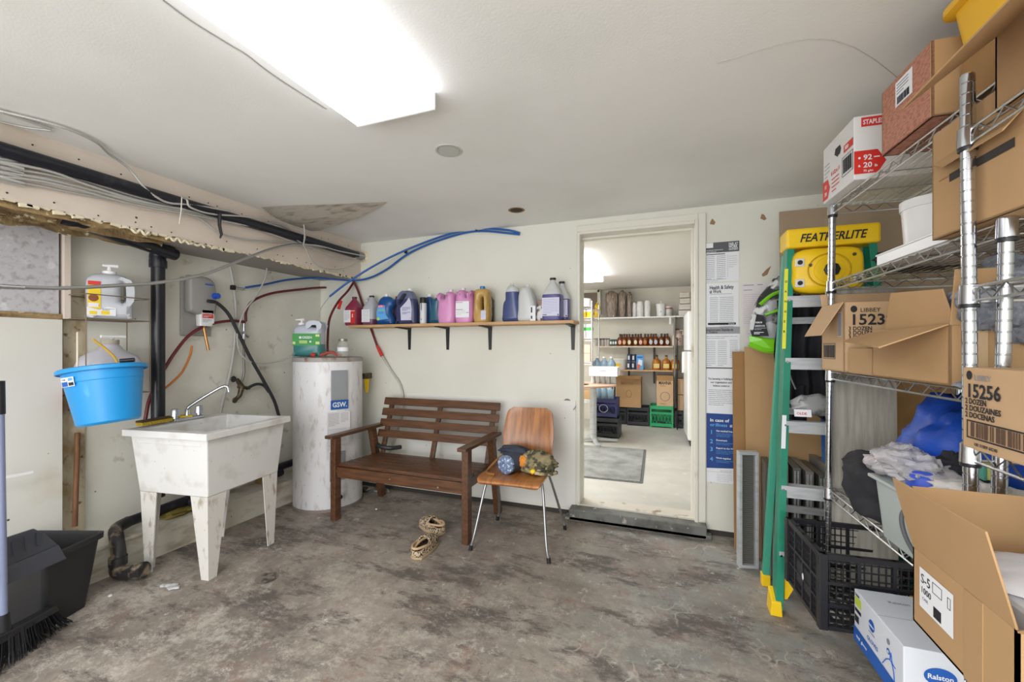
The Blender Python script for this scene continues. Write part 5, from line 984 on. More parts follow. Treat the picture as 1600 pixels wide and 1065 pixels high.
f.lines(w_*0.14, h_*0.66, w_*0.25, 16, 0.0122, 0.0026, INKG, seed=21, d=0.0004); f.lines(w_*0.44, h_*0.66, w_*0.42, 18, 0.0122, 0.0026, INKG, seed=22, d=0.0004); f.rect(w_*0.08, h_*0.035, w_*0.84, 0.014, INK, d=0.0004); f.text('Ontario', w_*0.70, h_*0.042, 0.012, PAPER, 0.03, d=0.0010, maxw=w_*0.18)
t, w_, h_, f = poster('wall_notice', 'third notice down beside the doorway, with mid-grey header band', 1101, 1156, 511, 573, PAPER)
f.rect(0, h_*0.83, w_, h_*0.17, HEADL, d=0.0004); f.text('Employment Standards', w_*0.03, h_*0.90, 0.024, INK, 0.03, maxw=w_*0.78); f.text('in Ontario', w_*0.03, h_*0.845, 0.020, INK, 0.03, maxw=w_*0.34)
f.lines(0.01, h_*0.76, w_*0.9, 2, 0.012, 0.0025, INKG, seed=31, d=0.0004); f.lines(0.01, h_*0.64, w_*0.27, 14, 0.0125, 0.0026, INKG, seed=32, d=0.0004); f.lines(w_*0.38, h_*0.64, w_*0.26, 14, 0.0125, 0.0026, INKG, seed=33, d=0.0004); f.lines(w_*0.72, h_*0.66, w_*0.22, 10, 0.0125, 0.0026, INKG, seed=34, d=0.0004)
t, w_, h_, f = poster('wall_notice', 'fourth notice down with black top rule and centred bold lines', 1102, 1152, 574, 645, PAPER)
f.rect(0, h_*0.985, w_, 0.006, INK, d=0.0004)
for i, s_ in enumerate(('The harassing or bullying and', 'our organization and', 'violence contact us')): f.text(s_, w_*0.5, h_*(0.74-0.075*i), 0.018, INK, 0.03, align='CENTER', maxw=w_*(0.82, 0.66, 0.52)[i])
f.lines(w_*0.1, h_*0.51, w_*0.84, 9, 0.0125, 0.0028, INKG, seed=41, d=0.0004); f.beam = None
t, w_, h_, f = poster('first_aid_poster', 'dark blue poster with numbered steps for injury or illness at work', 1104, 1158, 645, 735, NAVY)
f.text('In case of ', w_*0.10, h_*0.86, 0.030, PAPER, 0.03, maxw=w_*0.6); f.text('injury', w_*0.76, h_*0.86, 0.030, SKY, 0.02, maxw=w_*0.23); f.text('or', w_*0.10, h_*0.78, 0.030, SKY, 0.02); f.text('illness', w_*0.26, h_*0.78, 0.030, SKY, 0.02, maxw=w_*0.36); f.text('at work', w_*0.68, h_*0.78, 0.030, PAPER, 0.03, maxw=w_*0.30)
for i, (n_, s_, yy) in enumerate((('1', 'Get medical help', 0.68), ('2', 'Document', 0.52), ('3', 'Report to the WSIB', 0.385), ('4', 'Work together', 0.215))):
    f.text(n_, w_*0.10, h_*(yy-0.035), 0.038, SKY, 0.02); f.text(s_, w_*0.28, h_*(yy+0.01), 0.016, PAPER, 0.03, maxw=w_*(0.48, 0.32, 0.58, 0.44)[i]); f.lines(w_*0.28, h_*(yy-0.025), w_*0.68, (3, 2, 3, 2)[i], 0.0095, 0.002, SKY, seed=50+i, d=0.0004)
f.poly([(0, 0), (w_, 0), (w_, h_*0.085), (w_*0.6, h_*0.07), (0, h_*0.05)], PAPER, d=0.0004); f.lines(w_*0.4, h_*0.03, w_*0.55, 2, 0.008, 0.0016, INKG, d=0.0008)
t, w_, h_, f = poster('wall_notice', 'white sheet partly hidden below the dark blue poster', 1104, 1158, 736, 752, PAPER); f.lines(w_*0.3, h_*0.8, w_*0.6, 5, 0.011, 0.002, INKL, d=0.0004)
t, w_, h_, f = poster('typed_sheet', 'faint pinkish typed form on the wall behind the green bag', 1159, 1214, 443, 511, PAPERP)
f.rects([(0.01, h_*0.95, 0.06, 0.005), (0.09, h_*0.95, 0.03, 0.005), (0.01, h_*0.84, 0.05, 0.004)], INKG, d=0.0004); f.lines(0.01, h_*0.74, w_*0.8, 15, 0.0135, 0.0025, mat('ink_faint_pink', '#c4b3bc', 0.7), seed=61, d=0.0004)
t, w_, h_, f = poster('typed_sheet', 'plain white sheet on the wall just above the flattened carton', 1165, 1212, 514, 552, PAPERP); f.lines(0.01, h_*0.8, w_*0.7, 2, 0.02, 0.002, INKL, d=0.0004)

# ------------------------------------------------------------------ big cardboard sheet and flattened cartons leaning at the back wall
def sheet(name, label, x0, x1, y0, y1, z0, z1, m, th=0.008, rz=0, cat='cardboard'):   # leaning sheet: foot at y0, head at y1
    t = thing(name, label, cat, ((x0+x1)/2, y0, z0), rz); w_ = (x1-x0)/2; d = y1-y0; h = z1-z0
    o = MB().slab([(-w_, 0, 0), (w_, 0, 0), (w_, d, h), (-w_, d, h)], th).build('board', m, t, bevel=0.001)
    return t, w_, Face(t, (-w_, 0, 0), (1, 0, 0), (0, d, h), 0.001)
t, w_, f = sheet('cardboard_sheet', 'tall greyish cardboard sheet against the back wall behind ladder and rack', 0.66, 1.50, 3.03, 3.105, 0.0, 2.125, CARDG)
f.rect(0.30, 1.99, 0.10, 0.13, CARDD, 'tape_patch'); f.text('J', 0.46, 1.62, 0.07, CARDD, 0.02)
t, w_, f = sheet('flattened_carton', 'narrow flattened carton edge peeking out left behind the larger one', 0.385, 0.70, 2.955, 3.045, 0.0, 1.235, CARDD)
t, w_, f = sheet('flattened_carton', 'large flattened brown carton leaning on the wall with a yellow price tag', 0.445, 0.86, 2.87, 2.985, 0.0, 1.265, CARD)
f.frame(0.17, 0.84, 0.17, 0.11, 0.002, KRAFT); f.frame(0.17, 0.53, 0.17, 0.11, 0.002, KRAFT); f.rect(0.03, 0.0, 0.003, 1.25, CARDD, 'crease')
f.rect(0.155, 0.735, 0.065, 0.03, PAPER, 'label'); f.rect(0.16, 0.712, 0.055, 0.022, YEL, 'tag'); f.text('42198', 0.16, 0.745, 0.014, INKG, 0.02, maxw=0.05)
t, w_, f = sheet('blue_carton', 'narrow blue printed carton standing right of the flattened brown one', 0.79, 0.84, 2.70, 2.80, 0.0, 1.02, mat('carton_blue', '#2f62a8', 0.6)); f.disc(0.03, 0.9, 0.012, 0.012, SKY)
t, w_, f = sheet('cardboard_sheet', 'brown cardboard sheet leaning behind the rack at waist height', 0.98, 1.40, 2.80, 2.93, 0.0, 1.35, CARDD)

# grease filters: one seen from the front, a row of others on edge
t = thing('grease_filter', 'tall aluminium filter panel with mesh face leaning left of the ladder', 'filter', (0.425, 2.735, 0), R(12))
def frm(t, w_, h_, th, bw, m, y=0.0):
    for x0, z0, a, b_ in ((0, 0, w_, bw), (0, h_-bw, w_, bw), (0, bw, bw, h_-2*bw), (w_-bw, bw, bw, h_-2*bw)):
        MB().box((x0+a/2-w_/2, y, z0+b_/2), (a, th, b_)).build('frame_bar', m, t, bevel=0.002)
frm(t, 0.105, 0.665, 0.045, 0.018, ALU)
b = MB()
for i in range(105): b.box((0, 0.004+0.002*(i % 2), 0.02+i*0.006), (0.07, 0.012, 0.003))
b.build('mesh', mat('filter_mesh', '#83817c', 0.5, 0.5), t, kind='stuff')
MB().box((0, 0.018, 0.33), (0.075, 0.004, 0.63)).build('back_sheet', STEELD, t)
for i in range(7):
    x = 0.535+0.052*i
    t = thing('grease_filter', ('first', 'second', 'third', 'fourth', 'fifth', 'sixth', 'seventh')[i]+' grey metal filter on edge in the row behind the ladder, from the left', 'filter', (x, 2.80-0.008*i, 0), R(-3+i), 'metal filters on edge')
    hh = 0.60+0.012*((i*3) % 4)
    MB().box((0, 0, hh/2), (0.036, 0.36, hh)).build('body', STEELD if i % 2 else mat('filter_grey', '#6f6e6b', 0.5, 0.5), t, bevel=0.003)
    for dx in (-0.01, 0.004): MB().box((dx, -0.182, hh/2), (0.006, 0.006, hh-0.03)).build('edge_rib', ALU, t)
# green and black bag hanging between wall and ladder
t = thing('soil_bag', 'crumpled bright green and black plastic bag hanging left of the ladder', 'plastic bag', tuple(W(1204, 545, Y=2.86)))
def bagfn(u, v):
    a = 2*PI*u; zz = v*0.42; w_ = 0.045+0.075*math.sin(PI*min(1, (1-v)*0.85+0.1)); cx = 0.09*v*v
    k = 1+0.22*mnoise.noise(Vector((math.cos(a)*2, v*4, math.sin(a)*2)))
    return Vector((cx+w_*k*math.cos(a), 0.05*k*math.sin(a), zz+0.012*mnoise.noise(Vector((u*9, v*3, 1)))))
mb = MB().grid(bagfn, 28, 18, True); o = mb.build('bag', mat('bag_print', '#9b9da0', 0.3, var=[('#2c2d31', 11, 0.44, 0.5), ('#d3d5d6', 9, 0.56, 0.6)]), t, smooth=60)
BG = mat('bag_green', '#7fd023', 0.3)
def strip(pts, w_): return MB().tube(S([Vector(p) for p in pts], 5), w_, 6)
strip([(-0.12, -0.045, 0.03), (-0.03, -0.055, -0.01), (0.08, -0.05, 0.0)], 0.016).build('bottom_seam', BG, t, smooth=60)
MB().hexa([(-0.12, -0.05, 0.04), (0.03, -0.06, -0.04), (0.09, -0.05, -0.03), (0.0, 0.0, -0.03), (-0.125, -0.05, 0.085), (-0.06, -0.065, 0.06), (0.09, -0.055, 0.045), (0, 0, 0.06)]).build('bottom_fold', BG, t, bevel=0.006)
strip([(-0.065, -0.055, 0.26), (-0.01, -0.06, 0.31), (0.05, -0.05, 0.34), (0.09, -0.04, 0.40)], 0.011).build('green_band', BG, t, smooth=60)
strip([(-0.04, -0.06, 0.20), (0.03, -0.065, 0.225), (0.10, -0.05, 0.25)], 0.008).build('green_band', BG, t, smooth=60)
strip([(0.07, -0.02, 0.36), (0.10, -0.02, 0.41), (0.11, -0.01, 0.45)], 0.022).build('gathered_top', mat('bag_dark_green', '#3a5a2c', 0.4), t, smooth=60)
f = Face(t, (-0.108, -0.068, 0.075), (1, -0.05, 0), (0.1, -0.02, 1), 0.004); f.poly([(0.0, 0.0), (0.085, 0.0), (0.045, 0.12), (0.01, 0.13)], INK, 'label'); f.text('PREMIUM', 0.008, 0.075, 0.014, PAPER, 0.03, maxw=0.034); f.text('GARDEN SOIL', 0.008, 0.055, 0.014, PAPER, 0.03, maxw=0.052); f.lines(0.008, 0.045, 0.06, 2, 0.008, 0.003, INKL, d=0.001); f.lines(0.008, 0.02, 0.05, 2, 0.008, 0.004, PAPER, d=0.001)

# ------------------------------------------------------------------ stepladder
t = thing('stepladder', 'green fibreglass stepladder with yellow top cap and aluminium steps', 'ladder', (0.737, 2.32, 0))
TF = [(-0.262, 0.0, 0.03), (0.262, 0.0, 0.03)]; TT = [(-0.176, 0.17, 1.78), (0.176, 0.17, 1.78)]
for s_ in (0, 1):
    sg = -1 if s_ == 0 else 1
    a, b_ = Vector(TF[s_]), Vector(TT[s_])
    MB().beam(a, b_, 0.008, 0.075, (0, 1, 0)).build('front_rail', GREEN, t, bevel=0.001)
    MB().beam(a+Vector((-sg*0.012, -0.035, 0)), b_+Vector((-sg*0.012, -0.035, 0)), 0.030, 0.006, (0, 1, 0)).build('rail_flange', GREEN, t, bevel=0.001)
    MB().beam(a+Vector((-sg*0.012, 0.035, 0)), b_+Vector((-sg*0.012, 0.035, 0)), 0.030, 0.006, (0, 1, 0)).build('rail_flange', GREEN, t, bevel=0.001)
    ra, rb = Vector((sg*0.255, 0.245, 0.03)), Vector((sg*0.165, 0.235, 1.74))
    MB().beam(ra, rb, 0.03, 0.04, (0, 1, 0)).build('rear_rail', mat('fibreglass_green_light', '#3f9a80', 0.45), t, bevel=0.002)
    MB().hexa([a+Vector(p) for p in ((-0.026, -0.045, -0.03), (0.024, -0.045, -0.03), (0.024, 0.045, -0.03), (-0.026, 0.045, -0.03), (-0.02, -0.042, 0.035), (0.02, -0.042, 0.035), (0.02, 0.042, 0.07), (-0.02, 0.042, 0.07))]).build('foot', YEL, t, bevel=0.004)
    MB().box(ra+Vector((0, 0, 0.0)), (0.04, 0.05, 0.06)).build('foot', YEL, t, bevel=0.004)
    for k in range(6):
        z = 0.285+0.305*k; q = a.lerp(b_, (z-0.03)/1.75)+Vector((0, -0.039, -0.01))
        for dz in ((0.0,) if k < 5 else ()): MB().lathe([(0.006, 0), (0.005, -0.003)], q+Vector((-sg*0.012, 0, dz)), 10, 'Y').build('rivet', CHROME, t)
for k in range(5):
    z = 0.275+0.305*k; f_ = (z-0.03)/1.75; a = Vector(TF[0]).lerp(Vector(TT[0]), f_); hw_ = -a.x-0.004
    mb = MB().box((0, a.y, z+0.012), (2*hw_, 0.075, 0.004)).box((0, a.y-0.036, z-0.008), (2*hw_, 0.004, 0.056)).box((0, a.y+0.036, z-0.004), (2*hw_, 0.004, 0.034))
    for g in range(4): mb.box((0, a.y-0.024+0.016*g, z+0.0155), (2*hw_, 0.004, 0.003))
    mb.build('step', ALU, t)
for z in (0.42, 0.93, 1.40): MB().box((0, 0.24, z), (0.44-0.1*z/1.75, 0.02, 0.035)).build('rear_brace', ALU, t, bevel=0.002)
cap = MB().box((0, 0.175, 1.80), (0.38, 0.14, 0.095)).build('top_cap', YEL, t, bevel=0.012)
f = Face(t, (-0.17, 0.1045, 1.776), (1, 0, 0), (0, 0, 1), 0.0012)
f.text('/FEATHERLITE', 0.035, 0.002, 0.055, INK, 0.035, d=0.001, sx=0.9, maxw=0.30)
q0, q1 = Vector(TF[0]), Vector(TT[0]); rl = (q1-q0).normalized()
f = Face(t, q0.lerp(q1, 0.70)+Vector((-0.003, -0.0392, 0)), (1, 0, 0), rl, 0.001); 
f.rect(-0.01, 0, 0.016, 0.40, mat('sticker_yellow_green', '#dfe23c', 0.5), 'sticker')
for i, ch in enumerate('DANGER'): f.text(ch, -0.007, 0.33-0.05*i, 0.015, INK, 0.03, d=0.001)
f = Face(t, q0.lerp(q1, 0.425)+Vector((-0.003, -0.0392, 0)), (1, 0, 0), rl, 0.001); f.rect(0, 0, 0.018, 0.16, PAPER, 'sticker')
o = MB().silh([(0.0, 0.03), (0.012, 0.03), (0.075, 0.16), (0.085, 0.21), (0.055, 0.245), (0.02, 0.24), (0.0, 0.2)], None, 0.012, 0.003, y0=-0.03); o.v = [(x-0.222, y+0.035, z+0.035) for x, y, z in o.v]; o.build('foot_brace', YEL, t)
f = Face(t, (-0.207, -0.0025, 0.165), (0.55, 0, 0.83), (-0.83, 0, 0.55), 0.001); f.text('SHOE', 0.0, -0.045, 0.034, INK, 0.03, d=0.001, maxw=0.085)
# yellow cord reel on the top step
c = W(1291, 447, Y=2.44)
t = thing('cord_reel', 'round-cornered yellow cord reel resting on the ladder under its cap', 'cord reel', (c.x, 2.455, 1.524))
o_ = rnd_poly([(-0.13, 0.02), (0.0, 0.0), (0.13, 0.02), (0.143, 0.11), (0.125, 0.205), (0.0, 0.218), (-0.125, 0.205), (-0.143, 0.11)], 4)
MB().silh(o_, None, 0.10, 0.02).build('case', YEL, t, smooth=40)
MB().tube([(0.085*math.cos(a)-0.0, -0.052, 0.108+0.078*math.sin(a)) for a in [2*PI*k/32 for k in range(33)]], 0.0035, 6, cap=False).build('ring_ridge', mat('reel_yellow_dark', '#d3a80f', 0.45), t, smooth=60)
MB().lathe([(0.062, -0.05), (0.06, -0.056), (0.034, -0.058)], (0, 0, 0.108), 28, 'Y').build('drum_disc', YEL, t, smooth=40)
MB().lathe([(0.034, -0.056), (0.032, -0.068), (0.02, -0.072)], (0.01, 0, 0.108), 8, 'Y').build('hub', BLACKP, t, smooth=20)
for x, z in ((-0.118, 0.05), (-0.118, 0.15), (0.115, 0.06)):
    MB().box((x, -0.052, z), (0.04, 0.006, 0.04)).build('socket_plate', mat('socket_white', '#dcdad2', 0.4), t, bevel=0.004); MB().lathe([(0.011, -0.055), (0.011, -0.059)], (x, 0, z), 14, 'Y').build('socket', BLACKP, t)
for x, z in ((-0.075, 0.135), (0.0, 0.185), (0.10, 0.175)): MB().lathe([(0.008, -0.051), (0.007, -0.056)], (x, 0, z), 12, 'Y').build('screw', BRASS, t)
MB().box((0.03, -0.051, 0.03), (0.06, 0.006, 0.008)).build('cord_slot', BLACKP, t)
# black garments and packets between the ladder rails
t = thing('black_jacket', 'black jacket hanging behind the ladder between its steps', 'jacket', (0.66, 2.66, 0.92))
MB().grid(lambda u, v: Vector((-0.11+0.26*u+0.01*math.sin(v*9), 0.03*math.sin(u*22)*(1-0.4*v)-0.02*math.sin(PI*u), -0.0+0.60*v+0.05*(1-v)*math.sin(u*5))), 34, 10).build('cloth', FAB_K, t, smooth=60)
MB().grid(lambda u, v: Vector((-0.09+0.12*u, -0.035+0.02*math.sin(u*14), -0.10+0.24*v)), 14, 8).build('sleeve', FAB_K, t, smooth=60)
MB().tube(S([(-0.06, -0.05, 0.56), (-0.055, -0.055, 0.40), (-0.06, -0.055, 0.22), (-0.03, -0.05, 0.12)], 5), 0.004, 6).build('drawstring', mat('cord_grey', '#a7a7a9', 0.7), t, smooth=60)
t = thing('plastic_packet', 'clear packet with white label on the ladder above its third step', 'packet', (0.655, 2.40, 0.93))
MB().lump((0, 0, 0.05), (0.10, 0.03, 0.055), 15, 0.25, 2.4, flat=-0.045).build('packet', mat('packet_grey', '#8e8f90', 0.3, var=[('#4a4b4d', 9, 0.5, 0.6)]), t, smooth=60)
f = Face(t, (-0.09, -0.04, 0.0), (1, 0, 0), (0, 0.3, 1), 0.002); f.rect(0.0, 0.0, 0.07, 0.035, PAPER, 'label'); f.text('OLDE', 0.01, 0.01, 0.016, RED, 0.02)
# grey laminate board behind the first rack post
t = thing('laminate_board', 'tall pale grey wood-grain board leaning against the ladder', 'board', (0.795, 2.262, 0))
MB().slab([(-0.125, 0, 0), (0.125, 0, 0), (0.125, 0.03, 1.53), (-0.125, 0.03, 1.53)], 0.012).build('board', mat('laminate_grey', '#aca89e', 0.5, wood=('#8f8b81', (9, 9, 0.7))), t)
MB().slab([(-0.127, -0.0005, 0), (-0.125, -0.0005, 0), (-0.125, 0.0295, 1.53), (-0.127, 0.0295, 1.53)], 0.013).build('edge_band', mat('laminate_edge', '#c9c6bd', 0.5), t)

# ------------------------------------------------------------------ wire racks
def post_mesh(h):
    prof = [(0.0135, 0.02)]; z = 0.05
    while z < h-0.02: prof += [(0.0135, z), (0.0121, z+0.0012), (0.0121, z+0.0028), (0.0135, z+0.004)]; z += 0.0254
    prof += [(0.0135, h-0.004), (0.011, h)]
    me = MB().lathe(prof, (0, 0, 0), 16).mesh('post', 30); me.materials.append(CHROME); return me
PM = post_mesh(1.905)
def shelf_rails(L_, D_):   # one shelf: double rails with zigzag on four sides, local x 0..D, y -L..0 (near end negative)
    b = MB(); r1 = 0.0034
    c = [(0, 0), (D_, 0), (D_, -L_), (0, -L_)]
    for z in (0.0, -0.032): b.tube([(x, y, z) for x, y in c+[c[0]]], r1, 5)
    for i in range(4):
        a, e = Vector(c[i]+(0,)), Vector(c[(i+1) % 4]+(0,)); n = int((e-a).length/0.036); n -= n % 2
        b.tube([a.lerp(e, k/n)+Vector((0, 0, -0.001 if k % 2 else -0.031)) for k in range(n+1)], 0.0022, 4)
    return b
def shelf_wires(L_, D_):
    b = MB(); n = int(D_/0.024)
    for k in range(1, n): b.tube([(D_*k/n, 0, 0.003), (D_*k/n, -L_, 0.003)], 0.0019, 4)
    m = int(L_/0.20)
    for k in range(1, m+1):
        y = -L_*k/(m+1); b.tube([(0, y, -0.002), (D_, y, -0.002)], 0.0022, 4)
        if k % 2: b.tube([(D_*q/12, y, -0.002 if q % 2 else -0.028) for q in range(13)], 0.0020, 4)
    return b
def rack(label, loc, rz, L_, D_, heights, lean):
    t = thing('wire_rack', label, 'shelving rack', loc, rz)
    for x in (0, D_):
        for y in (0, -L_):
            o = bpy.data.objects.new('post', PM); COL.objects.link(o); o.parent = t; o.location = (x, y, 0); o.rotation_euler = (-math.atan(lean), 0, 0) if False else (math.atan(lean), 0, 0)
            ft = MB().lathe([(0.016, 0.0), (0.016, 0.012), (0.009, 0.014), (0.009, 0.03)], (x, y, 0), 14).build('levelling_foot', STEELD, t, smooth=30)
    for z in heights:
        yo = -lean*z
        sh = shelf_rails(L_, D_).build('shelf', STEELW, t, smooth=60); sh.location = (0, yo, z)
        w_ = shelf_wires(L_, D_).build('shelf_wires', STEELW, sh, kind='stuff')
        for x in (0, D_):
            for y in (0, -L_):
                MB().lathe([(0.0155, -0.040), (0.019, -0.038), (0.0175, 0.006), (0.0155, 0.008)], (x, y, 0), 16).build('corner_collar', CHROME, sh, smooth=30)
                MB().lathe([(0.0175, -0.047), (0.0182, -0.044), (0.0178, -0.039)], (x, y, 0), 16).build('black_ring', BLACKP, sh, smooth=30)
    return t
H1 = (0.19, 0.63, 1.155, 1.545, 1.875); RZ1 = R(2.7)
rack('tall chrome wire rack nearest the ladder, loaded with open cartons', (0.665, 2.265, 0), RZ1, 0.94, 0.45, H1, 0.035)
H2 = (0.21, 0.64, 1.03, 1.40, 1.77)
rack('second chrome wire rack at the right edge, nearer the camera', (0.66, 1.28, 0), R(0), 1.15, 0.45, H2, -0.012)
def onrack(x, y): return (x, y)

# ------------------------------------------------------------------ cartons
def carton(name, label, x0, y0, z0, lx, ly, lz, m, rz=0.0, flaps=(), cat='cardboard box', th=0.005, inner=None, closed=False, group=None):
    """x0, y0 = corner nearest the left and the camera; flaps: (side, length, angle outward from upright in degrees, start share, end share)"""
    t = thing(name, label, cat, (x0, y0, z0), rz, group)
    if closed: MB().box((lx/2, ly/2, lz/2), (lx, ly, lz)).build('box', m, t, bevel=0.003)
    else:
        for nm, c_, d_ in (('bottom_panel', (lx/2, ly/2, th/2), (lx, ly, th)), ('side_panel', (th/2, ly/2, lz/2), (th, ly, lz)), ('side_panel', (lx-th/2, ly/2, lz/2), (th, ly, lz)), ('end_panel', (lx/2, th/2, lz/2), (lx, th, lz)), ('end_panel', (lx/2, ly-th/2, lz/2), (lx, th, lz))):
            MB().box(c_, d_).build(nm, m, t)
    for fl_ in flaps:
        side, ln, ang = fl_[:3]; a0, a1 = (fl_[3], fl_[4]) if len(fl_) > 4 else (0.0, 1.0); cut = fl_[5] if len(fl_) > 5 else 0.0
        ang = R(ang); o_, u_ = {'L': ((0, 0, lz), (-1, 0, 0)), 'R': ((lx, 0, lz), (1, 0, 0)), 'N': ((0, 0, lz), (0, -1, 0)), 'F': ((0, ly, lz), (0, 1, 0))}[side]
        al = Vector((0, 1, 0)) if side in 'LR' else Vector((1, 0, 0)); Lh = ly if side in 'LR' else lx
        out = (Vector(u_)*math.sin(ang)+Vector((0, 0, 1))*math.cos(ang))*ln; o_ = Vector(o_)
        MB().slab([o_+al*Lh*a0, o_+al*Lh*a1, o_+al*(Lh*a1-cut*Lh)+out, o_+al*(Lh*a0+cut*Lh*0.15)+out], th*0.7).build('flap', m, t, bevel=0.0008)
    return t
def faceL(t, ly, off=0.0012): return Face(t, (0, ly, 0), (0, -1, 0), (0, 0, 1), off)     # face towards the room
def faceN(t, off=0.0012): return Face(t, (0, 0, 0), (1, 0, 0), (0, 0, 1), off)           # face towards the camera
c1 = R(3)
# top shelf of the first rack
t = carton('file_box', 'white and red paper carton with hand hole, at the far end of the top shelf', 0.645, 1.905, 1.883, 0.30, 0.28, 0.235, mat('carton_white', '#e2e1e0', 0.6), c1, closed=True)
f = faceN(t); f.rect(0.022, 0.193, 0.072, 0.034, RED); f.text('STAPLES', 0.027, 0.201, 0.024, PAPER, 0.03, d=0.001, maxw=0.062); f.poly([(0.0, 0.02), (0.072, 0.02), (0.098, 0.062), (0.072, 0.105), (0.0, 0.105)], RED); f.text('92', 0.028, 0.07, 0.027, PAPER, 0.04, d=0.001); f.text('20', 0.028, 0.042, 0.027, PAPER, 0.04, d=0.001); f.text('lb', 0.062, 0.042, 0.013, PAPER, 0.02, d=0.001); f.text('75 g/m', 0.028, 0.026, 0.011, PAPER, 0.02, d=0.001); f.rect(0.06, 0.076, 0.018, 0.004, PAPER, d=0.001); f.disc(0.016, 0.078, 0.004, 0.004, PAPER, d=0.001); f.text('&', 0.012, 0.045, 0.012, PAPER, 0.02, d=0.001)
MB().box((0.003, 0.003, 0.1175), (0.003, 0.003, 0.235)).build('edge_tape', INKL, t)
f = faceL(t, 0.28); f.poly([(0.115, 0.165), (0.125, 0.185), (0.165, 0.185), (0.175, 0.168), (0.165, 0.15), (0.15, 0.15), (0.145, 0.145), (0.135, 0.152)], GAPDARK, 'hand_hole'); f.rect(0.20, 0.135, 0.075, 0.028, RED); f.text('500', 0.21, 0.142, 0.02, PAPER, 0.03, d=0.001); f.frame(0.185, 0.045, 0.09, 0.075, 0.002, INK); f.barcode(0.195, 0.055, 0.07, 0.055, INK)
f.poly([(0.0, 0.01), (0.05, 0.01), (0.07, 0.05), (0.05, 0.09), (0.0, 0.09)], RED); f.text('11', 0.02, 0.055, 0.022, PAPER, 0.03, d=0.001); f.text('28', 0.02, 0.025, 0.022, PAPER, 0.03, d=0.001); f.text('8 1/2 x 11', 0.085, 0.09, 0.022, RED, 0.02, maxw=0.08); f.lines(0.09, 0.07, 0.07, 4, 0.016, 0.004, RED); f.lines(0.02, 0.15, 0.05, 4, 0.016, 0.004, INKL)
tag(MB().lump((0.83, 1.85, 2.11), (0.04, 0.05, 0.035), 31, 0.2, 2).build('yellow_cloth', YEL, smooth=60), 'bit of yellow cloth peeking above the white and red carton', 'cloth').location.z = 2.105
t = carton('red_brown_carton', 'reddish-brown patterned carton with white shipping label on the top shelf', 0.665, 1.455, 1.883, 0.36, 0.25, 0.205, CARDP, c1, flaps=(('R', 0.09, -8), ('F', 0.05, 35, 0.2, 0.9)))
f = faceL(t, 0.25); f.rect(0.08, 0.115, 0.085, 0.075, PAPER, 'label'); f.barcode(0.09, 0.12, 0.06, 0.022, INK); f.lines(0.088, 0.178, 0.06, 4, 0.009, 0.003, INKG); f.rect(0.245, 0, 0.004, 0.205, CARD, 'edge')
for nm in ('end_panel',):
    for q in t.children:
        if q.name.startswith(nm): q.data = q.data.copy(); q.data.materials[0] = CARD
t2 = carton('cardboard_box', 'plain brown carton behind the reddish one on the top shelf', 0.725, 1.235, 1.883, 0.28, 0.20, 0.115, CARDD, c1, closed=True)
MB().box((0.14, 0.0, 0.0575), (0.05, 0.002, 0.115)).build('tape', mat('brown_tape', '#8d6f49', 0.3), t2)
# second shelf
t = carton('cardboard_box', 'big tall brown carton with torn hand slot on the second rack shelf', 0.695, 1.13, 1.553, 0.34, 0.35, 0.285, CARD, c1)
f = faceL(t, 0.35); f.rect(0.07, 0.135, 0.20, 0.02, GAPDARK, 'hand_slot', t=0.0006); f.rect(0.03, 0.15, 0.05, 0.003, CARDD, 'crease')
MB().slab([(-0.003, 0.345, 0.205), (-0.003, 0.06, 0.205), (-0.035, 0.06, 0.165), (-0.035, 0.25, 0.165)], 0.003).build('slot_flap', CARD, t).location = (0, 0, 0.0)
def bucket(label, x, y, z, r_, h_, m, lid=True):
    t = thing('white_tub', label, 'plastic tub', (x, y, z), 0, 'white tubs on the second rack shelf'); MB().lathe([(r_*0.9, 0), (r_, h_*0.8), (r_, h_*0.84)], (0, 0, 0), 36).build('tub', m, t, smooth=40); MB().lathe([(r_*1.05, h_*0.80), (r_*1.06, h_*0.98), (r_*0.98, h_)], (0, 0, 0), 36).build('lid', WHITE, t, smooth=40); return t
bucket('round white lidded tub left of the tall carton, second shelf', 0.86, 1.87, 1.606, 0.085, 0.17, WHITE)
t = carton('foam_box', 'flat white foam box lying on the second rack shelf', 0.74, 1.50, 1.552, 0.26, 0.42, 0.045, WHITE, c1, closed=True, cat='box'); MB().box((0.13, 0.21, 0.046), (0.266, 0.426, 0.006)).build('lid', WHITE, t, bevel=0.002)
tag(MB().lump((0.90, 2.06, 1.60), (0.12, 0.07, 0.045), 33, 0.4, 2.4, flat=-0.045, fold=0.3).build('dark_rags', FAB_K, smooth=60), 'heap of black rags on the second rack shelf behind the first post', 'rags')
tag(MB().tube(S([(0.80, 2.06, 1.60), (0.86, 2.05, 1.66), (0.92, 2.04, 1.70), (0.98, 2.03, 1.69)], 5), 0.008, 6).build('bent_tool', BLACKM, smooth=60), 'black bent tool handle sticking up from the rags on the second shelf', 'tool')
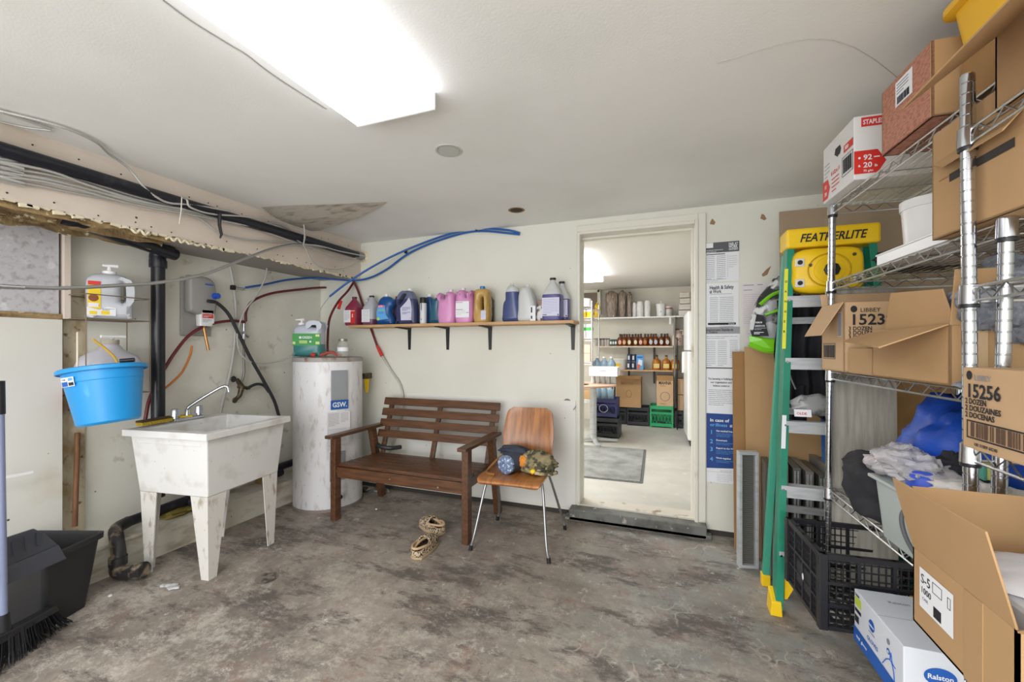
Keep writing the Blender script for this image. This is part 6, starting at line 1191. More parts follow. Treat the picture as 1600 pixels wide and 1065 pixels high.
# third shelf: marked carton and open carton
t = carton('glassware_carton', 'marked glassware carton with its left flap hanging out, third shelf', 0.645, 2.0, 1.163, 0.36, 0.215, 0.275, CARD2, c1, flaps=(('L', 0.15, 150, 0.0, 0.95, 0.12), ('F', 0.06, 20)))
f = faceN(t); f.disc(0.032, 0.248, 0.011, 0.013, INK); f.text('LIBBEY', 0.052, 0.236, 0.022, INK, 0.0, maxw=0.065); f.text('15238', 0.018, 0.187, 0.058, INK, 0.03, maxw=0.14); f.text('3 DOZEN', 0.014, 0.165, 0.021, INK, 0.03, maxw=0.075); f.text('3 DOUZAINES', 0.014, 0.148, 0.021, INK, 0.03, maxw=0.115); f.text('3 DOCENAS', 0.014, 0.131, 0.021, INK, 0.03, maxw=0.10)
f = faceL(t, 0.215); f.frame(0.02, 0.05, 0.12, 0.065, 0.002, INK); f.barcode(0.028, 0.056, 0.104, 0.052, INK); f.rect(0.165, 0.14, 0.035, 0.10, mat('label_grey_print', '#cdbfa8', 0.6), 'label'); f.barcode(0.168, 0.145, 0.028, 0.09, INKG)
t = carton('open_carton', 'wide open brown carton with raised and drooping flaps, third shelf', 0.672, 1.395, 1.163, 0.36, 0.38, 0.155, CARD, c1, flaps=(('N', 0.14, 8, 0.0, 0.24, -0.02), ('R', 0.15, -12)))
MB().slab([(0.0, 0.0, 0.155), (-0.012, 0.37, 0.145), (-0.07, 0.42, 0.118), (-0.135, 0.03, 0.095)], 0.004).build('flap', CARD, t, bevel=0.0008)
MB().slab([(0.012, 0.0, 0.15), (0.012, 0.33, 0.15), (0.0, 0.27, 0.27), (-0.005, 0.02, 0.25)], 0.004).build('flap', CARD, t, bevel=0.0008)
MB().box((0.05, -0.001, 0.078), (0.05, 0.002, 0.15)).build('tape', mat('clear_tape', '#c4a780', 0.2), t)
t = carton('cardboard_box', 'low brown carton between the open carton and the marked one, third shelf', 0.663, 1.79, 1.163, 0.34, 0.19, 0.095, CARD, c1, closed=True); MB().box((0.17, 0.095, 0.096), (0.30, 0.003, 0.002)).build('seam', CARDD, t)
t = thing('grey_blanket', 'grey knitted blanket spilling over the cartons behind the two near posts', 'blanket', (0.80, 1.40, 1.165), R(8))
MB().lump((0.09, 0.03, 0.21), (0.16, 0.10, 0.12), 41, 0.35, 2.0, 48, 30, flat=-0.11, fold=0.25).build('cloth', FAB_G, t, smooth=60)
MB().lump((-0.045, -0.01, 0.20), (0.075, 0.045, 0.055), 43, 0.3, 2.4, 30, 20, fold=0.3).build('hanging_fold', FAB_G, t, smooth=60)
MB().tube(S([(-0.12, -0.01, 0.24), (-0.09, -0.04, 0.22), (-0.04, -0.06, 0.235), (0.03, -0.07, 0.28), (0.12, -0.07, 0.29)], 6), 0.012, 8).build('hem', mat('hem_grey', '#a6abb3', 0.9), t, smooth=60)
tag(MB().lump((0.80, 1.33, 1.168), (0.13, 0.03, 0.03), 45, 0.3, 2.2, 28, 16, flat=-0.006).build('grey_cloth', FAB_G, smooth=60), 'flat edge of grey knitted cloth on the third shelf beside the near post', 'cloth')
# fourth shelf: black bag, clear tub, blue bag, cloth, sponge
t = thing('black_bag', 'black fabric bag with small orange marking at the far end of the fourth shelf', 'bag', (0.78, 2.02, 0.636))
MB().lump((0.0, -0.05, 0.10), (0.13, 0.17, 0.12), 51, 0.28, 1.8, 40, 26, flat=-0.095, ex=0.75).build('bag', FAB_K, t, smooth=60)
f = Face(t, (-0.105, -0.115, 0.15), (0.9, -0.35, 0.0), (0.15, 0.3, 0.9), 0.035); f.poly([(0.0, 0.05), (0.04, 0.055), (0.035, 0.075), (0.005, 0.075)], mat('orange_print', '#e8622a', 0.5)); f.poly([(0.03, 0.02), (0.05, 0.012), (0.06, 0.03), (0.045, 0.04)], MATS['orange_print'])
t = thing('clear_bin', 'pale translucent plastic bin with curved grey handle on the fourth shelf', 'plastic bin', (0.80, 1.60, 0.637), R(3))
rlathe(MB(), [(0.25, 0.33, 0.0), (0.28, 0.36, 0.185), (0.28, 0.36, 0.188)]).build('bin', mat('bin_translucent', '#b9c2c1', 0.3, alpha=0.92), t, smooth=40)
MB().box((0, 0, 0.188), (0.30, 0.38, 0.012)).build('rim', MATS['bin_translucent'], t, bevel=0.004)
MB().tube(S([(-0.148, -0.05, 0.17), (-0.160, -0.035, 0.13), (-0.160, -0.05, 0.08), (-0.156, -0.10, 0.04), (-0.15, -0.16, 0.035)], 6), 0.006, 8).build('handle', mat('handle_grey', '#5e6165', 0.5), t, smooth=60)
t = thing('clear_bag', 'crumpled clear plastic bag holding a blue lid on top of the translucent bin', 'plastic bag', (0.735, 1.69, 0.835), R(0))
PB = mat('crinkled_clear', '#e2e0e4', 0.15, alpha=0.65, bump=(18, 0.9, 0.02))
MB().lump((0.0, 0.02, 0.045), (0.085, 0.15, 0.055), 55, 0.35, 2.5, 44, 28, flat=-0.065, fold=0.35).build('bag', PB, t, smooth=60)
MB().lump((-0.02, -0.10, 0.03), (0.045, 0.045, 0.034), 57, 0.15, 2, 24, 16, flat=-0.04).build('blue_lid', mat('lid_blue', '#3b58c8', 0.35), t, smooth=60)
t = thing('blue_bag', 'bright royal blue nylon bag slumped at the back of the fourth shelf', 'bag', (0.90, 1.78, 0.645))
MB().lump((0.0, -0.02, 0.235), (0.17, 0.17, 0.205), 61, 0.25, 1.7, 44, 28, flat=-0.23, fold=0.15).build('bag', FAB_B, t, smooth=60)
f = Face(t, (-0.15, -0.10, 0.26), (0.8, -0.6, 0.0), (0.3, 0.3, 0.85), 0.025); f.rects([(0.0, 0.03, 0.05, 0.006), (0.015, 0.045, 0.04, 0.004)], mat('pale_blue_print', '#9fc4ee', 0.5))
tag(MB().lump((0.80, 1.62, 0.90), (0.05, 0.045, 0.04), 63, 0.5, 3, 30, 20, fold=0.4).build('black_mesh', FAB_K, smooth=60), 'black mesh cloth tucked in front of the blue bag', 'cloth')
tag(MB().lump((0.77, 1.47, 0.868), (0.085, 0.075, 0.03), 65, 0.35, 2.8, 36, 22, fold=0.4).build('white_cloth', FAB_W, smooth=60), 'bundle of white cloth gloves right of the clear bag', 'cloth')
tag(MB().lump((0.79, 1.38, 0.738), (0.075, 0.045, 0.10), 66, 0.25, 2.2, 30, 20, flat=-0.098).build('grey_sack', mat('sack_grey', '#77787c', 0.8), smooth=60), 'grey sack on the fourth shelf under the white cloth bundle', 'sack')
t = thing('scouring_sponge', 'small green and yellow scouring sponge standing by the near posts', 'sponge', (0.815, 1.53, 0.905)); MB().box((0, 0, 0.02), (0.035, 0.07, 0.04)).build('sponge', mat('sponge_yellow_pale', '#d6dd8a', 0.9), t, bevel=0.004); MB().box((-0.021, 0, 0.02), (0.008, 0.07, 0.042)).build('scouring_pad', mat('pad_teal', '#5fae9a', 0.95), t, bevel=0.002)
# bottom shelf: black crate and glove carton
t = thing('harvest_crate', 'black ventilated plastic crate on the lowest rack shelf', 'crate', (0.545, 1.90, 0.198), R(5)); CRB = mat('crate_black', '#202025', 0.4)
def lattice(parent, nm, o_, u_, w_, h_, nu, solid=(), th=0.012, nv=10, foot=0.0):
    o_ = Vector(o_); u_ = Vector(u_).normalized(); up = Vector((0, 0, 1)); n_ = u_.cross(up)
    b = MB()
    def bar(x0, z0, x1, z1, t_=th): p = [o_+u_*x0+up*z0, o_+u_*x1+up*z0, o_+u_*x1+up*z1, o_+u_*x0+up*z1]; b.slab([q-n_*t_/2 for q in p], t_)
    bar(0, h_-0.02, w_, h_, th*1.6); bar(0, 0, w_, 0.015, th*1.4); bar(0, h_*0.60, w_, h_*0.64, th*1.5); bar(0, h_*0.32, w_, h_*0.35, th*1.4)
    for i in range(nu+1): x = (w_-0.012)*i/nu; bar(x, 0.0, x+0.012, h_, th*1.3)
    m_ = nu*5
    for i in range(1, m_): x = w_*i/m_; bar(x-0.0015, 0.015, x+0.0015, h_-0.02, th*0.5)
    for j in range(1, nv): z = h_*j/nv; bar(0, z-0.0018, w_, z+0.0018, th*0.5)
    for (x0, z0, x1, z1) in solid: bar(x0, z0, x1, z1, th*0.7)
    return b.build(nm, CRB, parent, kind=None)
CW, CL, CH = 0.56, 0.34, 0.285
lattice(t, 'end_panel', (0, CL, 0), (0, -1, 0), CL, CH, 4, solid=((CL*0.3, 0.06, CL*0.72, 0.15),)); lattice(t, 'end_panel', (CW, CL, 0), (0, -1, 0), CL, CH, 4)
lattice(t, 'side_panel', (0, 0, 0), (1, 0, 0), CW, CH, 5); lattice(t, 'side_panel', (0, CL, 0), (1, 0, 0), CW, CH, 5)
b = MB()
for i in range(15): b.box((CW*(i+0.5)/15, CL/2, 0.006), (0.012, CL, 0.006))
for i in range(9): b.box((CW/2, CL*(i+0.5)/9, 0.006), (CW, 0.010, 0.007))
b.build('base_grid', CRB, t, kind='stuff')
MB().box((0.0, 0.0, CH/2), (0.03, 0.03, CH)).build('corner_post', CRB, t, bevel=0.003); MB().box((0.0, CL, CH/2), (0.03, 0.03, CH)).build('corner_post', CRB, t, bevel=0.003)
f = Face(t, (-0.008, CL, 0), (0, -1, 0), (0, 0, 1), 0.004); f.disc(CL*0.56, 0.115, 0.009, 0.014, PAPER, 'sticker')
tag(MB().tube(S([(0.85, 2.0, 0.29), (0.89, 2.06, 0.31), (0.95, 2.05, 0.30), (1.0, 1.98, 0.30)], 5), 0.014, 8).build('yellow_bits', YEL, smooth=60), 'yellow cord end showing inside the black crate', 'cord')
tag(MB().box((0.90, 2.0, 0.225), (0.25, 0.16, 0.03)).build('crate_filling', FAB_K, bevel=0.01), 'dark folded cloth at the bottom of the black crate', 'cloth')
t = carton('glove_carton', 'white and blue glove carton in front of the black crate, lowest shelf', 0.645, 1.555, 0.199, 0.34, 0.315, 0.185, mat('carton_cool_white', '#dfe3ec', 0.6), R(2), closed=True)
f = faceL(t, 0.315); f.poly([(0, 0.0), (0.315, 0.0), (0.315, 0.045), (0, 0.055)], INKB); f.text('vinyl  gloves', 0.02, 0.022, 0.016, PAPER, 0.0, d=0.001); f.disc(0.13, 0.128, 0.019, 0.019, INKB); f.text('Ralston', 0.114, 0.124, 0.011, PAPER, 0.02, d=0.001, maxw=0.032); f.rect(0.11, 0.10, 0.04, 0.003, INKG)
f.rect(0.01, 0.135, 0.045, 0.03, mat('lime_label', '#cfe04a', 0.5)); f.rect(0.01, 0.112, 0.045, 0.012, INK); f.text('CARRIER', 0.012, 0.17, 0.008, INK, 0.02); f.barcode(0.01, 0.075, 0.03, 0.025, INK)
f.text('GLOVES', 0.10, 0.068, 0.020, INKB, 0.0, maxw=0.075); f.disc(0.235, 0.145, 0.009, 0.009, INKG); f.disc(0.235, 0.115, 0.009, 0.009, INKB); f.text('@', 0.23, 0.112, 0.010, PAPER, d=0.001)
hb = MB().tube(S([f.pt(0.20, 0.055), f.pt(0.225, 0.085), f.pt(0.25, 0.095), f.pt(0.265, 0.075), f.pt(0.27, 0.045)], 5), 0.0015, 4).build('line_drawing', INKB, t); MB().tube(S([f.pt(0.245, 0.095), f.pt(0.25, 0.12), f.pt(0.258, 0.095), f.pt(0.275, 0.09)], 5), 0.0015, 4).build('line_drawing', INKB, t)
f = faceN(t); f.disc(0.085, 0.115, 0.038, 0.026, INKB); f.text('Ralston', 0.085, 0.108, 0.020, PAPER, 0.03, align='CENTER', d=0.001, maxw=0.06); f.text('www.ralston.ca', 0.085, 0.07, 0.013, INK, 0.02, align='CENTER', maxw=0.11)
f = Face(t, (0, 0, 0.185), (1, 0, 0), (0, 1, 0), 0.001); f.text('Ralston', 0.07, 0.24, 0.02, INKG, 0.0); f.rect(0.0, 0.15, 0.34, 0.002, INKL)
# second rack: marked carton, carton on top, open carton, packets
t = carton('glassware_carton', 'marked glassware carton with large bar code at the right edge', 0.628, 0.74, 1.036, 0.36, 0.515, 0.18, CARD2, R(0), closed=True)
f = faceL(t, 0.515); f.disc(0.024, 0.163, 0.009, 0.010, INK); f.text('LIBBEY', 0.041, 0.153, 0.017, INKG, 0.0, maxw=0.06); f.text('15256', 0.015, 0.115, 0.042, INK, 0.035, maxw=0.130); f.text('2 DOZEN', 0.012, 0.100, 0.017, INK, 0.03, maxw=0.066); f.text('2 DOUZAINES', 0.012, 0.085, 0.017, INK, 0.03, maxw=0.112); f.text('2 DOCENAS', 0.012, 0.070, 0.017, INK, 0.03, maxw=0.09)
f.frame(0.016, 0.024, 0.27, 0.04, 0.003, INK); f.barcode(0.03, 0.029, 0.245, 0.031, mat('bar_brown', '#5c4436', 0.7), seed=9); f.text('100 31009 60240', 0.04, 0.010, 0.010, INK, 0.0)
t = carton('cardboard_box', 'open brown carton on the top shelf at right, long flap reaching outward', 0.675, 0.84, 1.778, 0.38, 0.40, 0.165, CARD, 0, flaps=(('L', 0.21, 128, 0.0, 1.0, 0.02), ('N', 0.14, 30), ('F', 0.14, -35)))
t = thing('yellow_bin', 'yellow plastic bin on the brown carton at the top right, close under the ceiling', 'plastic bin', (0.84, 1.345, 1.999), rz=R(3))
rlathe(MB(), [(0.27, 0.15, 0.0), (0.30, 0.18, 0.125), (0.30, 0.18, 0.127)]).build('bin', YELB, t, smooth=40); rlathe(MB(), [(0.31, 0.19, 0.115), (0.335, 0.205, 0.118), (0.335, 0.205, 0.135)]).build('rim', YELB, t, smooth=40)
t = carton('open_carton', 'large open brown carton with product label low at the right edge', 0.515, 0.90, 0.648, 0.34, 0.30, 0.165, CARD, R(0), flaps=(('L', 0.155, 14), ('F', 0.135, 2), ('R', 0.15, 10), ('N', 0.12, 55)))
f = faceL(t, 0.30); f.rect(0.03, 0.05, 0.115, 0.085, PAPER, 'label'); f.text('S-5', 0.036, 0.105, 0.028, INK, 0.0, d=0.001); f.frame(0.078, 0.104, 0.032, 0.022, 0.0012, INK, d=0.0005); f.text('1000', 0.036, 0.084, 0.019, INK, 0.0, d=0.001); f.text('CASE', 0.042, 0.070, 0.009, INKG, d=0.001); f.barcode(0.082, 0.056, 0.026, 0.022, INK); f.frame(0.128, 0.10, 0.010, 0.022, 0.001, INK, d=0.0005)
MB().box((-0.0006, 0.10, 0.0825), (0.0012, 0.05, 0.165)).build('tape', mat('clear_tape2', '#b8946a', 0.15), t)
t = thing('paper_stack', 'white paper sacks inside the labelled open carton at right', 'paper', (0.69, 1.04, 0.66))
MB().box((0, 0, 0.085), (0.28, 0.24, 0.17)).build('bundle', mat('sack_white', '#dcdde2', 0.6), t, bevel=0.01)
MB().lump((0.0, 0.0, 0.175), (0.15, 0.12, 0.035), 71, 0.25, 2.5, 30, 16, flat=-0.01).build('top_sheets', MATS['sack_white'], t, smooth=60)
t = thing('wipes_pack', 'clear packet with cyan stripe under the bar-coded carton', 'packet', (0.80, 1.12, 0.648), R(0))
MB().lump((0.05, 0.0, 0.19), (0.12, 0.09, 0.12), 73, 0.25, 2.2, 36, 24, fold=0.3).build('packet', PB, t, smooth=60); MB().box((-0.075, 0.01, 0.21), (0.022, 0.02, 0.16)).build('cyan_stripe', mat('cyan_plastic', '#34b0e8', 0.3), t, bevel=0.005)
MB().lump((0.04, 0, 0.26), (0.08, 0.06, 0.04), 75, 0.2, 2.2, 24, 16).build('blue_cloth', FAB_B, t, smooth=60); MB().lump((0.02, 0, 0.075), (0.12, 0.10, 0.08), 76, 0.2, 2.2, 24, 16, flat=-0.07).build('lower_bundle', FAB_W, t, smooth=60)

# ------------------------------------------------------------------ back room seen through the doorway
def bx(px, Y): return W(px, 500, Y=Y).x
def bz(py, px, Y): return W(px, py, Y=Y).z
FB = 0.086
def bshelf(label, x0, x1, y0, z, th=0.02, m=None):
    t = thing('wall_shelf', label, 'shelf', ((x0+x1)/2, (y0+6.95)/2, z-th)); MB().box((0, 0, th/2), (x1-x0, 6.95-y0, th)).build('board', m or mat('back_shelf_board', '#d9cdb8', 0.5), t); return t
s1_ = bshelf('highest white-edged shelf board on the back room wall', bx(926, 6.6), 0.33, 6.62, 1.73, m=WHITE)
s2_ = bshelf('middle shelf board with amber bottles on the back room wall', bx(926, 6.6), 0.06, 6.66, 1.285)
s3_ = bshelf('lower shelf board with honey-coloured bottles in the back room', bx(960, 6.6), 0.06, 6.62, 0.925, m=SHELFW)
for px, par, zz in ((982, s2_, 1.265), (1022, s2_, 1.265), (982, s3_, 0.905), (1022, s3_, 0.905)):
    MB().box((bx(px, 6.8)-par.location.x, 0.10, -0.10), (0.028, 0.03, 0.20)).build('bracket', BLACKM, par); 
MB().box((bx(1047, 6.8)-s1_.location.x, -0.12, -0.05), (0.03, 0.02, 0.10)).build('bracket', WHITE, s1_)
def lbot(name, label, cat, px, Y, z, prof, m, capm=None, group=None, n=14, lab=None, rx=1.0):
    t = thing(name, label, cat, (bx(px, Y), Y, z), 0, group)
    MB().lathe([(r_*rx, zz) for r_, zz in prof], (0, 0, 0), n).build('body', m, t, smooth=40)
    if capm: r_, zz = prof[-1]; MB().cyl((0, 0, zz), (0, 0, zz+0.022), r_*1.15, n=10).build('cap', capm, t, smooth=40)
    if lab: lab(t)
    return t
def oval(m, y, rz_, w_, h_, zc):
    def fn(t): Face(t, (0, -y, zc), (1, 0, 0), (0, 0, 1), 0.001).disc(0, 0, w_, h_, m, 'label', n=16)
    return fn
ORD = ['first', 'second', 'third', 'fourth', 'fifth', 'sixth', 'seventh', 'eighth', 'ninth', 'tenth', 'eleventh', 'twelfth']
AMB = mat('amber_glass', '#6b3514', 0.15, spec=0.6)
BP = [(0.038, 0), (0.042, 0.01), (0.042, 0.10), (0.036, 0.125), (0.015, 0.145), (0.014, 0.165)]
lm = [mat('lbl_peach', '#e3b089', 0.6), mat('lbl_peach', '', 0.6) if 0 else MATS['lbl_peach'], mat('lbl_cream', '#dfdcb4', 0.6), MATS['lbl_cream'], mat('lbl_pink', '#e2b3a6', 0.6), mat('lbl_orange', '#c87a3e', 0.6), mat('lbl_blue', '#b9c4d2', 0.6), MATS['lbl_blue'], mat('lbl_pale', '#ccd2cf', 0.6), MATS['lbl_pale']]
for i, x in enumerate((612, 672, 742, 828, 900, 960, 1040, 1108, 1186, 1268)):
    lbot('amber_bottle', ORD[i]+' amber bottle from the left in the back room row', 'bottle', 900+x/8.88, 6.75+0.0*i, 1.287, BP, AMB, BLACKP, 'amber bottles on the middle back shelf', lab=oval(lm[i], 0.043, 0, 0.024, 0.034, 0.058))
for i, x in enumerate((640, 705, 785, 865, 1000, 1075, 1230)):
    lbot('amber_bottle', ORD[i]+' amber bottle from the left in the rear row of the back room', 'bottle', 900+x/8.88, 6.87, 1.287, BP, AMB, BLACKP, 'amber bottles in the rear row')
JARM = mat('jar_dull_glass', '#a9a09a', 0.25); 
for i, x in enumerate((285, 325, 370, 415, 448)):
    lbot('glass_jar', ORD[i]+' small glass jar from the left on the middle back shelf', 'jar', 900+x/8.88, 6.74, 1.287, [(0.022, 0), (0.026, 0.01), (0.026, 0.085), (0.022, 0.10)], JARM, mat('jar_cap_dark', '#5b4a48', 0.5), 'glass jars on the middle back shelf')
for i, x in enumerate((485, 520, 553)):
    lbot('green_can', ORD[i]+' dark green can from the left on the middle back shelf', 'can', 900+x/8.88, 6.74, 1.287, [(0.021, 0), (0.021, 0.105)], mat('can_green', '#3f5a52', 0.4), None, 'dark green cans'), Face(COL.objects[-1] if False else [q for q in COL.objects if q.name.startswith('green_can')][-1], (-0.013, -0.022, 0.03), (1, 0, 0), (0, 0, 1), 0.001).rect(0, 0, 0.026, 0.04, PAPER, 'label')
t = thing('syrup_jug', 'cream ceramic-look jug with dark red cherries and small loop handle', 'jug', (bx(1058.5, 6.72), 6.72, 1.287))
MB().lathe([(0.07, 0), (0.076, 0.01), (0.076, 0.12), (0.06, 0.16), (0.03, 0.20), (0.025, 0.235)], (0, 0, 0), 24).build('body', mat('jug_cream', '#e3cfc0', 0.4), t, smooth=40); MB().cyl((0, 0, 0.235), (0, 0, 0.255), 0.028, n=16).build('cap', mat('cap_dark_red', '#7d2f2b', 0.4), t, smooth=40)
MB().tube(S([(0.03, 0, 0.225), (0.07, 0, 0.23), (0.078, 0, 0.18), (0.06, 0, 0.155)], 4), 0.009, 8).build('handle', MATS['jug_cream'], t, smooth=60)
f = Face(t, (0, -0.0775, 0.05), (1, 0, 0), (0, 0, 1), 0.001)
for x, z in ((0.01, 0.04), (-0.02, 0.06), (0.03, 0.055), (0.035, 0.02)): f.disc(x, z, 0.010, 0.010, MATS['cap_dark_red'], n=12)
# top shelf
PBG = mat('wrapped_brown_paper', '#9b8a7c', 0.35, var=[('#6f6058', 22, 0.45, 0.6, (3, 3, 0.5)), ('#d6cfc7', 30, 0.62, 0.68, (3, 3, 0.5))])
for i, (x0, x1, y0_, hh, lb) in enumerate(((945, 966, 453, 0.40, 'widest clear-wrapped bundle of brown bags on the highest back shelf'), (966.5, 979, 452, 0.40, 'middle clear-wrapped bundle of brown bags on the highest back shelf'), (979.5, 988, 457, 0.37, 'narrowest clear-wrapped bundle of brown bags on the highest back shelf'))):
    w_ = (bx(x1, 6.75)-bx(x0, 6.75))/2; t = thing('bag_bundle', lb, 'bag bundle', (bx((x0+x1)/2, 6.75), 6.75, 1.731))
    MB().loft([(0, 0, 0, w_*0.72, 0.07, 3), (hh*0.3, 0, 0, w_*0.9, 0.08, 3), (hh*0.8, 0, 0, w_, 0.08, 3), (hh*0.96, 0, 0, w_*0.9, 0.075, 3), (hh, 0, 0, w_*0.6, 0.05, 3)], 24).build('bundle', PBG, t, smooth=60)
    MB().lump((0, 0, hh), (w_*0.5, 0.04, 0.03), i, 0.3, 3, 14, 8).build('twisted_top', PBG, t, smooth=60)
for i, (x0, x1, hh) in enumerate(((988, 994.3, 0.225), (994.3, 1005.5, 0.24), (1006.5, 1016.5, 0.25))):
    w_ = (bx(x1, 6.74)-bx(x0, 6.74))/2; t = thing('cup_stack', ('narrow left', 'middle', 'right')[i]+' stack of white cups on the highest back shelf', 'cup stack', (bx((x0+x1)/2, 6.74), 6.74, 1.731))
    b = MB(); pr = []
    for k in range(9): z = hh*0.86*k/9; pr += [(w_*0.93, z), (w_, z+0.003), (w_*0.97, z+0.012)]
    pr += [(w_*0.9, hh*0.88), (w_*0.7, hh)]
    b.lathe(pr, (0, 0, 0), 20).build('cups', WHITE, t, smooth=30); MB().lathe([(w_*1.03, 0.0), (w_*1.03, 0.008)], (0, 0, 0), 20).build('rim', WHITE, t)
t = lbot('food_tub', 'white tub with pump lid and small blue mark on the highest back shelf', 'tub', 1032.5, 6.74, 1.731, [(0.058, 0), (0.066, 0.17)], WHITE); MB().cyl((0, 0, 0.17), (0, 0, 0.19), 0.072, n=20).build('lid', WHITE, t, smooth=40); MB().cyl((0, 0, 0.19), (0, 0, 0.24), 0.008, n=8).build('pump', WHITE, t); Face(t, (0, -0.064, 0.06), (1, 0, 0), (0, 0, 1), 0.001).text('A', -0.01, 0, 0.035, INKB)
t = lbot('food_tub', 'translucent grey tub with red band next to the pump tub', 'tub', 1045, 6.74, 1.731, [(0.04, 0), (0.045, 0.13)], mat('tub_greyish', '#c3c6c2', 0.4)); MB().cyl((0, 0, 0.11), (0, 0, 0.13), 0.0475, n=20).build('red_band', mat('band_red', '#a8403c', 0.5), t, smooth=40); MB().cyl((0, 0, 0.13), (0, 0, 0.145), 0.048, n=20).build('lid', WHITE, t, smooth=40)
for i in range(4):
    t = thing('foam_container', ('lowest', 'second', 'third', 'topmost')[i]+' wrapped stack of white foam containers at the right end of the high shelf', 'food containers', (bx(1070, 6.74), 6.74, 1.731+0.088*i), 0, 'foam containers'); MB().box((0, 0, 0.042), (0.17-0.01*i, 0.16, 0.082)).build('containers', mat('foam_cream', '#e0d9d1', 0.5), t, bevel=0.012); MB().box((0, 0, 0.042), (0.172-0.01*i, 0.162, 0.004)).build('seam', mat('foam_seam', '#c9bfb6', 0.6), t)  # slightly darker band around the middle of each stack
t = lbot('yellow_bottle', 'yellow bottle with white side label at the left end of the highest back shelf', 'bottle', 933.5, 6.70, 1.731, [(0.045, 0), (0.048, 0.01), (0.048, 0.18), (0.03, 0.215), (0.016, 0.225)], YEL, MATS['cap_blue'] if False else YEL); Face(t, (0.03, -0.045, 0.05), (1, 0.5, 0), (0, 0, 1), 0.004).rect(0, 0, 0.025, 0.06, PAPER, 'label')
# third shelf
t = lbot('margarine_tub', 'white tub with yellow label on the lower back shelf', 'tub', 969, 6.74, 0.926, [(0.085, 0), (0.10, 0.15)], mat('tub_white_back', '#d8d8d2', 0.4)); MB().cyl((0, 0, 0.15), (0, 0, 0.165), 0.105, n=20).build('lid', WHITE, t, smooth=40); Face(t, (-0.06, -0.092, 0.03), (1, 0, 0), (0, 0, 1), 0.008).rect(0, 0, 0.07, 0.06, YEL, 'label')
for i, (px, z) in enumerate(((983, 0.926), (990, 0.926), (983.5, 1.045), (990.5, 1.045))):
    t = lbot('food_can', ('lower left', 'lower right', 'upper left', 'upper right')[i]+' dark and white can stacked on the lower back shelf', 'can', px, 6.72, z, [(0.034, 0), (0.034, 0.115)], mat('can_navy', '#3b415c', 0.4), None, 'stacked cans on the lower back shelf'); Face(t, (-0.02, -0.034, 0.03), (1, 0, 0), (0, 0, 1), 0.003).rect(0, 0, 0.025, 0.06, PAPER, 'label')
t = thing('food_box', 'light blue food box with white and orange picture on the lower back shelf', 'box', (bx(1000, 6.72), 6.72, 0.926)); MB().box((0, 0, 0.11), (0.10, 0.05, 0.22)).build('box', SKY, t, bevel=0.002)
f = Face(t, (-0.05, -0.025, 0), (1, 0, 0), (0, 0, 1), 0.001); f.rect(0.01, 0.01, 0.04, 0.07, mat('orange_print', '#e8622a', 0.5)); f.poly([(0.02, 0.08), (0.08, 0.06), (0.085, 0.14), (0.03, 0.16)], PAPER); f.rect(0.01, 0.18, 0.08, 0.02, INKB)
HON = mat('honey_bottle', '#a8681f', 0.2)
for i, px in enumerate((1026, 1041, 1055)):
    t = lbot('honey_bottle', ('left', 'middle', 'right')[i]+' honey-coloured bottle with pale yellow label on the lower back shelf', 'bottle', px, 6.70, 0.926, [(0.06, 0), (0.064, 0.01), (0.064, 0.12), (0.055, 0.145), (0.018, 0.17), (0.017, 0.20)], HON, BLACKP, 'honey-coloured bottles on the lower back shelf')
    Face(t, (-0.04, -0.060, 0.03), (1, 0, 0), (0, 0, 1), 0.006).rect(0, 0, 0.08, 0.065, mat('label_honey', '#dcc47a', 0.6), 'label')
# cartons and crates on the floor
def bcarton(label, px0, px1, py0, py1, Y, m, d=0.3, rz=0, text=None):
    x0, x1 = bx(px0, Y), bx(px1, Y); z0, z1 = bz(py1, (px0+px1)/2, Y), bz(py0, (px0+px1)/2, Y); t = thing('cardboard_box', label, 'cardboard box', ((x0+x1)/2, Y, z0), rz)
    w_, h_ = x1-x0, z1-z0; MB().box((0, d/2, h_/2), (w_, d, h_)).build('box', m, t, bevel=0.003); MB().box((0, d/2, h_), (w_, d*0.2, 0.002)).build('tape', CARDD, t)
    return t, w_, h_, Face(t, (-w_/2, 0, 0), (1, 0, 0), (0, 0, 1), 0.0015)
def bcrate(label, px0, px1, py0, py1, Y, m, z0=None, d=0.33):
    x0, x1 = bx(px0, Y), bx(px1, Y); pc = (px0+px1)/2; z0 = FB if z0 is None else z0; z1 = bz(py0, pc, Y); t = thing('milk_crate', label, 'crate', ((x0+x1)/2, Y, z0)); w_, h_ = x1-x0, z1-z0
    b = MB(); b.box((0, 0.006, h_-0.025), (w_, 0.012, 0.05)).box((0, 0.006, 0.03), (w_, 0.012, 0.06)).box((0, 0.006, h_*0.66), (w_, 0.012, 0.03))
    for s in (-1, 1): b.box((s*(w_/2-0.012), 0.006, h_/2), (0.024, 0.014, h_))
    n = 7
    for i in range(n):
        x = -w_/2+w_*(i+0.5)/n
        for s in (-1, 1): b.beam((x-s*w_/n*0.5, 0.006, 0.06), (x+s*w_/n*0.5, 0.006, h_*0.64), 0.006, 0.007, (0, 1, 0))
    b.build('front_panel', m, t)
    for s in (-1, 1): MB().box((s*(w_/2-0.006), d/2, h_/2), (0.012, d, h_)).build('side_panel', m, t)
    MB().box((0, d-0.006, h_/2), (w_, 0.012, h_)).build('back_panel', m, t); MB().box((0, d/2, 0.006), (w_, d, 0.012)).build('base', m, t)
    MB().box((0, -0.001, 0.075), (w_*0.35, 0.004, 0.02)).build('grip_slot', INK, t)
    return t, z1
CG = mat('crate_green', '#1f9e62', 0.4); CBK = mat('crate_dark', '#26272d', 0.45)
bcrate('green milk crate under the narrow brown carton in the back room', 1015.5, 1052, 634, 668, 6.55, CG)
